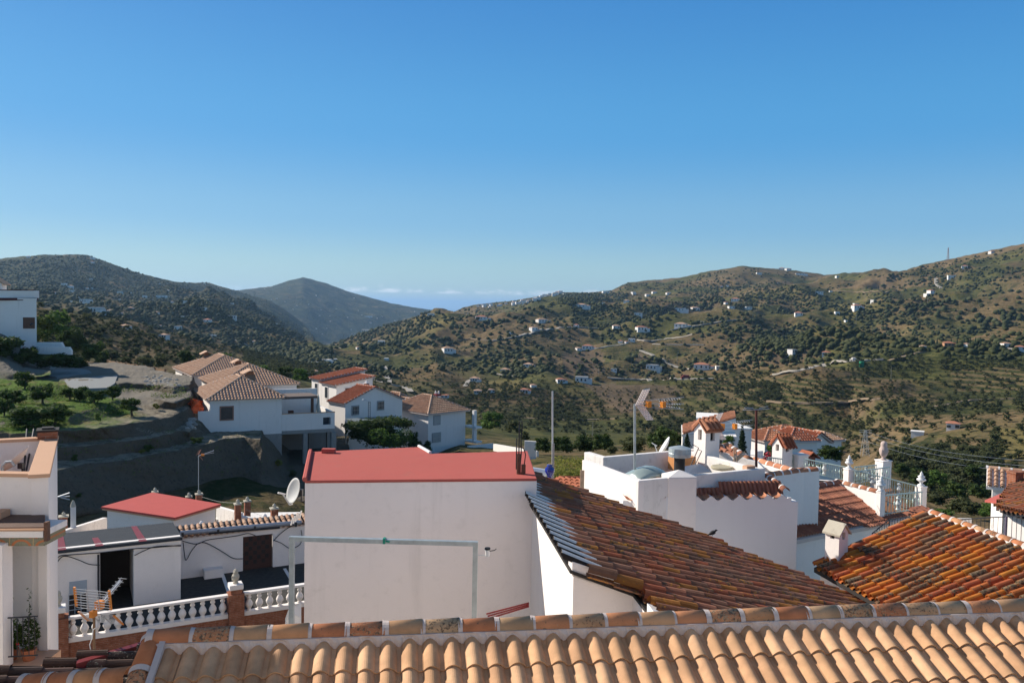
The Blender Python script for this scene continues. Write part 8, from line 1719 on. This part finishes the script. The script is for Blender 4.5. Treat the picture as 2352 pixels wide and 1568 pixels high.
FAR = [
 (A_, 255, 538, 34, 'r', 'long low white house with a red roof below the hilltop village'), (A_, 490, 545, 9, 'w', 'tiny white cube hut left of the long roofed house'), (A_, 810, 562, 30, 't', 'long low tan-roofed house under the round wooded knoll'),
 (A_, 735, 632, 20, 't', 'white house beside the track left of centre'), (A_, 525, 664, 8, 'w', 'tiny white hut on the bend of the track'), (A_, 1130, 600, 14, 'r', 'small red-roofed house above the contour track'), (A_, 1495, 617, 20, 't', 'low pinkish-roofed house in the middle of the slope'),
 (A_, 1725, 636, 30, 'r', 'red-roofed house with outbuildings on the middle slope'), (A_, 1640, 735, 18, 'w', 'white gabled house at the junction of two tracks'), (A_, 1590, 748, 9, 'r', 'tiny red and white hut beside the gabled house'), (A_, 1232, 808, 30, 'r', 'two-storey white house with a rounded corner and red roof on the spur'),
 (A_, 1150, 815, 16, 't', 'low annexe just left of the rounded white house'), (A_, 1535, 745, 12, 'r', 'small orange-roofed hut left of the gabled house'), (A_, 2090, 606, 34, 't', 'large white villa with tan roof by the climbing road'), (A_, 2285, 566, 8, 'w', 'white cube hut above the climbing road'),
 (A_, 1700, 500, 20, 'w', 'flat white house on a small platform'), (A_, 1590, 375, 14, 't', 'small house below the ridge saddle'), (A_, 2085, 455, 28, 'w', 'modern white stepped house on the crest of the spur'), (A_, 2220, 448, 22, 't', 'brown and pink house right of the stepped white house'),
 (A_, 1655, 297, 12, 'g', 'dark roofed house near the saddle'), (A_, 1845, 295, 14, 't', 'small tan house in the trees near the ridge'), (A_, 1975, 305, 14, 't', 'low tan house high on the slope'), (A_, 1785, 318, 14, 't', 'yellowish house below the saddle'), (A_, 1170, 422, 34, 't', 'long terrace of beige houses below the wooded knoll'), (A_, 1370, 398, 14, 'g', 'grey shed on the shoulder of the hill'),
 (A_, 690, 972, 24, 't', 'white villa with terrace on the lower left spur'), (A_, 475, 1020, 24, 't', 'white villa with long porch below the first villa'), (A_, 195, 1100, 24, 't', 'white farmhouse above the hairpin road'), (A_, 225, 1212, 22, 't', 'tan-roofed farmhouse at the bottom of the slope'), (A_, 340, 1202, 20, 't', 'low white barn right of the tan-roofed farmhouse'),
 (A_, 650, 1205, 24, 'r', 'white house with pink roof among cypress trees'), (A_, 735, 1155, 10, 't', 'tiny tan-roofed hut above the cypress house'), (A_, 985, 1112, 24, 'r', 'red-roofed farmhouse on the low ridge'), (A_, 1180, 1108, 36, 'g', 'long white shed with a grey roof on the low ridge'), (A_, 1830, 992, 32, 'g', 'long white shed with a low grey roof above the cliff'),
 (A_, 1475, 1008, 16, 'g', 'pale flat shed left of the long shed above the cliff'), (A_, 2280, 988, 42, 'r', 'broad white farmhouse with pink roof at the road end'), (B_, 850, 1222, 14, 'w', 'white cube house right of the broad farmhouse'), (B_, 1725, 650, 20, 'r', 'orange-roofed house on the brow above the orchard'), (B_, 1175, 580, 18, 'g', 'grey-roofed house among trees under the green field'), (B_, 990, 572, 16, 'g', 'grey house left of its neighbour under the green field'),
 (B_, 1040, 492, 22, 'r', 'white house with salmon roof above the green field'), (B_, 935, 520, 10, 'r', 'pink hut below the salmon-roofed house'), (B_, 953, 331, 8, 'w', 'tiny white house high on the middle slope'), (B_, 888, 336, 7, 'r', 'tiny reddish shed beside the tiny white house'), (B_, 1490, 300, 7, 'r', 'tiny red-roofed hut right of the ridge houses'), (B_, 1295, 200, 14, 'w', 'white house on the upper slope under the summit'),
 (B_, 1545, 148, 16, 't', 'pale house on the skyline beside a round tree'), (B_, 1612, 156, 16, 't', 'second pale skyline house beside the first'), (B_, 1745, 207, 24, 'w', 'long white house with a wall below the skyline pines'), (B_, 1950, 412, 22, 'g', 'dark shaded house on the right upper slope'), (B_, 2078, 392, 8, 'w', 'tiny white house right of the dark shaded house'), (B_, 2030, 1082, 22, 'r', 'red-roofed house at the end of the bare knoll'), (B_, 1665, 1055, 24, 'g', 'low dark-roofed sheds on the bare knoll'),
 (C_, 1815, 178, 14, 'r', 'white house with red roof on the right-hand skyline'), (C_, 1560, 318, 14, 'r', 'red-roofed house near the top of the right hill'), (C_, 1435, 410, 18, 'w', 'white house above the curling road on the right hill'), (C_, 1240, 552, 16, 'r', 'pink-roofed house below the curling road'), (C_, 1205, 580, 14, 'w', 'white lower block with terrace under the pink-roofed house'), (C_, 528, 668, 12, 'g', 'grey block at the back of the hillside farm'), (C_, 535, 703, 24, 'r', 'white farm with pink roofs in the middle of the right hill'),
 (C_, 350, 748, 12, 'w', 'white house hidden in trees left of the farm'), (C_, 440, 824, 10, 'g', 'small grey metal shed in the field'), (C_, 355, 406, 10, 'w', 'small white house on the right skyline dip'), (C_, 1165, 1075, 10, 't', 'small yellow gate lodge left of the red-roofed villa'), (C_, 1580, 1058, 16, 't', 'cream building right of the red-roofed villa'), (C_, 1950, 1060, 20, 't', 'tan-roofed bungalow at the right edge slope'), (C_, 2085, 1092, 20, 'r', 'white house with red roof at the far right edge'),
 (C_, 505, 1190, 8, 'w', 'tiny white pump house beside the green tank'), (C_, 695, 636, 12, 'w', 'white ruin walls on the ridge of the right hill'),
 (L_, 262, 162, 8, 't', 'small house near the left summit'), (L_, 850, 175, 12, 'w', 'upper of two white houses right of the left summit'), (L_, 850, 212, 9, 'r', 'lower of two white houses right of the left summit'), (L_, 1105, 492, 14, 'w', 'cube-like white house in the middle of the left slope'), (L_, 1330, 528, 12, 'w', 'small flat white house left of the big flat white house'), (L_, 1487, 528, 26, 'w', 'big flat white house on the left slope above a curved track'),
 (L_, 790, 576, 24, 'g', 'long pale house on the left slope'), (L_, 880, 668, 34, 'g', 'long white-walled house behind a cypress on the left'), (L_, 1012, 668, 16, 't', 'white gabled house beside the long walled house'), (L_, 1200, 642, 15, 't', 'low white house in the middle of the left valley side'), (L_, 1435, 682, 14, 't', 'grey-white house lower on the left valley side'), (L_, 1692, 576, 12, 'w', 'tiny bright house right of the curved track'),
 (L_, 1635, 820, 20, 'g', 'white block house in the valley, left of the red-roofed one'), (L_, 1908, 755, 18, 'r', 'red-roofed white house in the left valley'), (L_, 2135, 722, 22, 'g', 'long white house near the valley wood'), (L_, 1968, 888, 12, 'w', 'bright white cube house low in the valley'), (L_, 1510, 900, 22, 't', 'brown-roofed house behind the olive trees'), (L_, 1155, 822, 16, 't', 'beige roofed shed on the near left slope'), (L_, 1872, 640, 14, 'g', 'pale grey house at mid height of the left valley'),
 (L_, 650, 440, 13, 't', 'beige house left of the middle white cube'), (L_, 662, 480, 14, 'g', 'grey house under the beige house on the left slope'), (L_, 800, 450, 8, 't', 'tiny orange-walled house on the left slope'), (L_, 590, 415, 12, 'g', 'grey house at upper left of the left slope'),
 (M_, 1155, 650, 22, 'w', 'white terrace house on the shoulder above the valley smoke'), (M_, 1300, 755, 20, 'w', 'gleaming white house among dark trees on the shoulder'), (M_, 1755, 502, 18, 'w', 'white houses where the right ridge meets the valley'), (M_, 685, 945, 16, 'w', 'white house on the valley floor'), (M_, 800, 935, 24, 'w', 'blue-white block of houses on the valley floor'), (M_, 868, 915, 14, 'w', 'small white house right of the valley block'), (M_, 1345, 905, 12, 'w', 'white gabled house with a yellow end on the near shoulder'),
 (M_, 1905, 832, 28, 't', 'long villa with a hedge above it'), (M_, 1090, 805, 14, 't', 'tan wall and roof beside the hairpin track'), (M_, 1180, 510, 20, 'g', 'greenhouse-like block on the far blue hill'), (M_, 680, 1030, 16, 't', 'pale house in the trees behind the red shed roofs'), (M_, 1885, 1250, 14, 'r', 'pink-roofed house peeping over the tan hip roof'),
]
for F_, x, y, w, k, lab in FAR:
    px, py = F_(x, y); far_house(px, py, w, k, lab)
far_house(2189, 985, 17, 'r', 'white house with a chimney on the near right spur', hscale=1.25, rot=-.52); far_house(2107, 1001, 7, 'w', 'tiny white hut left of the house on the near right spur', hscale=.9, rot=-.48)
far_house(2178, 796, 24, 'r', 'wide villa with a bright red hip roof and orange walls on the right', wall=simple('orange_wall', (.42, .22, .12), .8))
VR = random.Random(33)
VL = [(200, 412), (330, 400), (480, 388), (560, 378), (660, 362), (740, 338), (800, 322), (860, 302), (940, 288), (1020, 282)]
for i in range(46):
    t_ = VR.random()*(len(VL)-1.001); k = int(t_); x = VL[k][0]+(VL[k+1][0]-VL[k][0])*(t_-k); y = VL[k][1]+(VL[k+1][1]-VL[k][1])*(t_-k)+VR.uniform(4, 26)
    px, py = A_(x, y); far_house(px, py, VR.uniform(6, 13), VR.choice('wwwwt'), 'white house packed into the hilltop village on the ridge', 'houses of the hilltop village', hscale=1.3, name='village_house')
for x, y, w, lab in ((1255, 290, 8, 'white house on the ridge right of the village'), (1400, 283, 20, 'long white wall-like building on the ridge')): px, py = A_(x, y+8); far_house(px, py, w, 'w', lab)
i = 0
while i < 36:
    px, py = VR.uniform(560, 960), VR.uniform(660, 790)
    p = hit(px, py, 150)
    if p is None or math.hypot(p.x, p.y) < 3300: 
        i += .2; continue
    i += 1; far_house(px, py, VR.uniform(2.2, 4.5), VR.choice('wwt'), 'tiny white house speck on the far blue hill', 'houses on the far blue hill', name='distant_house')
i = 0
while i < 26:
    px, py = VR.uniform(100, 640), VR.uniform(640, 800); p = hit(px, py, 150)
    if p is None or not 700 < math.hypot(p.x, p.y) < 2600: i += .2; continue
    i += 1; far_house(px, py, VR.uniform(4, 8), VR.choice('wtg'), 'tiny pale house speck on the left mountain slopes', 'houses on the left mountain', name='distant_house')
# skyline trees
ck = random.Random(61)
for i in range(150):
    x = ck.uniform(0, 2350); y = ytop(x)+ck.uniform(-1.5, 4); p = hit(x, y+3, 150)
# roads and tracks
ROADM = stucco('pale_track', (.36, .32, .27), .3, .2, 0); DIRT = stucco('dirt_track', (.26, .19, .125), .3, .3, 0)
def road(pl, w, mat=ROADM, name='road'):
    P = []
    for i in range(len(pl)-1):
        (x0, y0), (x1, y1) = pl[i], pl[i+1]; n = max(2, int(math.hypot(x1-x0, y1-y0)/2.5))
        for k in range(n):
            p = hit(x0+(x1-x0)*k/n, y0+(y1-y0)*k/n, 150)
            if p is None: continue
            if P and (p-P[-1]).length > 110*max(1, P[-1].y/900): continue
            P.append(p)
    if len(P) < 3: return
    for _ in range(8): P = [P[0]]+[(P[i-1]+P[i]*2+P[i+1])/4 for i in range(1, len(P)-1)]+[P[-1]]
    mb = MB(); prev = None
    for i, p in enumerate(P):
        d_ = (P[min(i+1, len(P)-1)]-P[max(i-1, 0)]); d_.z = 0
        if d_.length < 1e-3: continue
        n_ = Vector((-d_.y, d_.x, 0)).normalized()*w*.32; a_, b_ = p+n_, p-n_; z_ = max(zat(a_.x, a_.y), zat(b_.x, b_.y), zat(p.x, p.y))+.25; a_.z = b_.z = z_; c_, e_ = a_+n_*.1-ZV*.9, b_-n_*.1-ZV*.9; cur = [c_, a_, b_, e_]
        if prev: mb.add(prev+cur, [(0, 4, 5, 1), (1, 5, 6, 2), (2, 6, 7, 3)])
        prev = cur
    tag(mb.build(name, mat), kind='structure')
for pl, w in (([(882, 842), (887, 862), (895, 880), (898, 884)], 5), ([(855, 868), (880, 878), (900, 884), (930, 889), (945, 905)], 5), ([(1130, 783), (1180, 775), (1240, 760), (1290, 752), (1330, 752), (1375, 754)], 5), ([(1368, 801), (1396, 795), (1426, 792), (1440, 788)], 5),
    ([(1466, 780), (1484, 785), (1516, 780), (1566, 775), (1596, 767)], 5), ([(1541, 759), (1578, 752), (1616, 746), (1660, 738), (1700, 735)], 6), ([(1471, 806), (1508, 820), (1538, 836), (1560, 845), (1590, 849)], 5), ([(1780, 862), (1837, 851), (1870, 843), (1905, 836), (1973, 828), (2031, 826)], 5.5), ([(1395, 869), (1450, 872), (1500, 872), (1560, 871), (1640, 869)], 5),
    ([(2150, 640), (2149, 650), (2155, 658), (2165, 663)], 7), ([(1068, 888), (1070, 878), (1085, 872), (1095, 868)], 4), ([(780, 800), (790, 795), (796, 792)], 5), ([(540, 780), (575, 795), (600, 812), (612, 820)], 4), ([(1140, 858), (1165, 862), (1178, 866)], 4), ([(2280, 803), (2310, 800), (2352, 806)], 4), ([(1500, 790), (1560, 792), (1620, 792)], 3)): road(pl, w)
for pl, w in (([(1764, 923), (1820, 927), (1900, 928), (1960, 925), (2030, 915)], 4), ([(1050, 783), (1080, 778), (1130, 783)], 4), ([(2140, 935), (2220, 920), (2352, 915)], 3), ([(1200, 960), (1300, 965), (1420, 962)], 3), ([(2040, 830), (2090, 815), (2130, 806)], 4), ([(1500, 700), (1580, 715), (1660, 712)], 4), ([(1900, 668), (1990, 672), (2060, 668)], 4), ([(160, 700), (240, 705), (330, 700)], 4)): road(pl, w, DIRT, 'track')
# pylons and masts
def hitf(px, py):
    for k in range(14):
        h_ = hit(px, py+k, 150)
        if h_ is not None: return h_
    return at(px, py, 1500)
def lattice(label, px, yt, yb, wb, D=None, cat='pylon', name='pylon', arms=True, mat=None, seg=9):
    p = at(px, yb, D) if D else hitf(px, yb)
    d = p.y; h = (yb-yt)/1900*d; e = thing(name, label, cat, p); mb = MB(); r_ = max(.05, d*.00016); mat = mat or simple('pale_steel', (.5, .5, .48), .5, .2)
    for k in range(seg):
        z0, z1 = h*k/seg, h*(k+1)/seg; w0, w1 = wb*(1-.75*k/seg), wb*(1-.75*(k+1)/seg)
        for sx, sy in ((-1, -1), (1, -1), (1, 1), (-1, 1)): mb.tube([p+Vector((sx*w0/2, sy*w0/2, z0)), p+Vector((sx*w1/2, sy*w1/2, z1))], r_, 4)
        mb.tube([p+Vector((-w0/2, -w0/2, z0)), p+Vector((w1/2, -w1/2, z1))], r_*.7, 4); mb.tube([p+Vector((w0/2, -w0/2, z0)), p+Vector((-w1/2, -w1/2, z1))], r_*.7, 4)
    mb.build('frame', mat, e)
    if arms:
        mb = MB()
        for z_ in (.8, .92, 1.0): mb.tube([p+Vector((-1.3, 0, h*z_)), p+Vector((1.3, 0, h*z_))], r_, 4)
        mb.build('crossarms', mat, e)
    return p, h
lattice('steel lattice electricity pylon on the near right slope', 1986, 987, 1046, 1.4, D=175)
lattice('tall red and white communications mast on the right skyline', 2177, 569, 599, 3.0, cat='mast', name='communications_mast', arms=False, mat=simple('red_white_steel', (.35, .25, .24), .6))
def epole(label, px, yt, yb, D=None):
    p = at(px, yb, D) if D else hitf(px, yb); h = (yb-yt)/1900*p.y; r_ = max(.09, p.y*.00022); e = thing('power_pole', label, 'pole', p, 'wooden power poles on the slopes'); mb = MB(); mb.tube([p-ZV, p+ZV*h], r_, 5); mb.build('pole', simple('grey_wood_pole', (.30, .27, .23), .8), e); mb = MB(); mb.tube([p+Vector((-.9, 0, h*.95)), p+Vector((.9, 0, h*.95))], r_*.8, 4); mb.build('crossarm', DKMETAL, e)
for px, yt, yb, lab in ((1361, 967, 1003, 'power pole among the belt trees'), (2046, 842, 878, 'power pole on the right slope below the bare knoll'), (2130, 680, 695, 'power pole left of the farm on the right hill'), (2061, 655, 668, 'power pole on the shoulder of the right hill'), (1555, 815, 838, 'power pole near the road end farmhouse'), (1375, 843, 860, 'power pole above the long white shed'), (1966, 722, 745, 'power pole with a pale box in the field')): epole(lab, px, yt, yb)
for k, (y0, y1) in enumerate(((990, 1062), (999, 1075), (1012, 1090))):
    a_, b_ = at(1986, y0, 175), at(2420, y1, 110); mb = MB(); mb.tube([a_.lerp(b_, j/12)-ZV*(1.2*math.sin(math.pi*j/12)) for j in range(13)], .016, 4); tag(mb.build('power_line', ALU), ('highest', 'middle', 'lowest')[k]+' of the thin power lines running right from the pylon', 'wire')
p = hit(1979, 842, 150); mb = MB(); mb.lathe(p-ZV, [(1.4, 0), (1.4, 3.8), (1.3, 4.0)], 14); tag(mb.build('water_tank', simple('green_tank', (.02, .22, .10), .5)), 'round green water tank below the road on the right hill', 'tank')
p = hit(C_(518, 770)[0], C_(518, 770)[1], 150)
mb = MB(); p = hit(1575, 870, 150); mb.cbox(p, 5.5, 2.2, 1.5, 0); mb.cbox(p+ZV*1.5, 3.5, 2.0, .9, 0); tag(mb.build('parked_vehicle', REDPL), 'small red vehicle parked on the track under the cliff', 'vehicle')
# haze
mb = MB(); mb.box((-36000, -60, -420), (72000, 0, 0), (0, 66000, 0), (0, 0, 600)); hz = NT('haze_air')
hz.t.nodes.remove(hz.b); pv = hz.t.nodes.new('ShaderNodeVolumePrincipled'); pv.inputs['Color'].default_value = (.42, .68, 1.0, 1); pv.inputs['Density'].default_value = 6.5e-5; pv.inputs['Anisotropy'].default_value = .25
hz.t.links.new(pv.outputs[0], hz.o.inputs['Volume']); HZ_ = mb.build('haze', hz.m); tag(HZ_, kind='stuff')
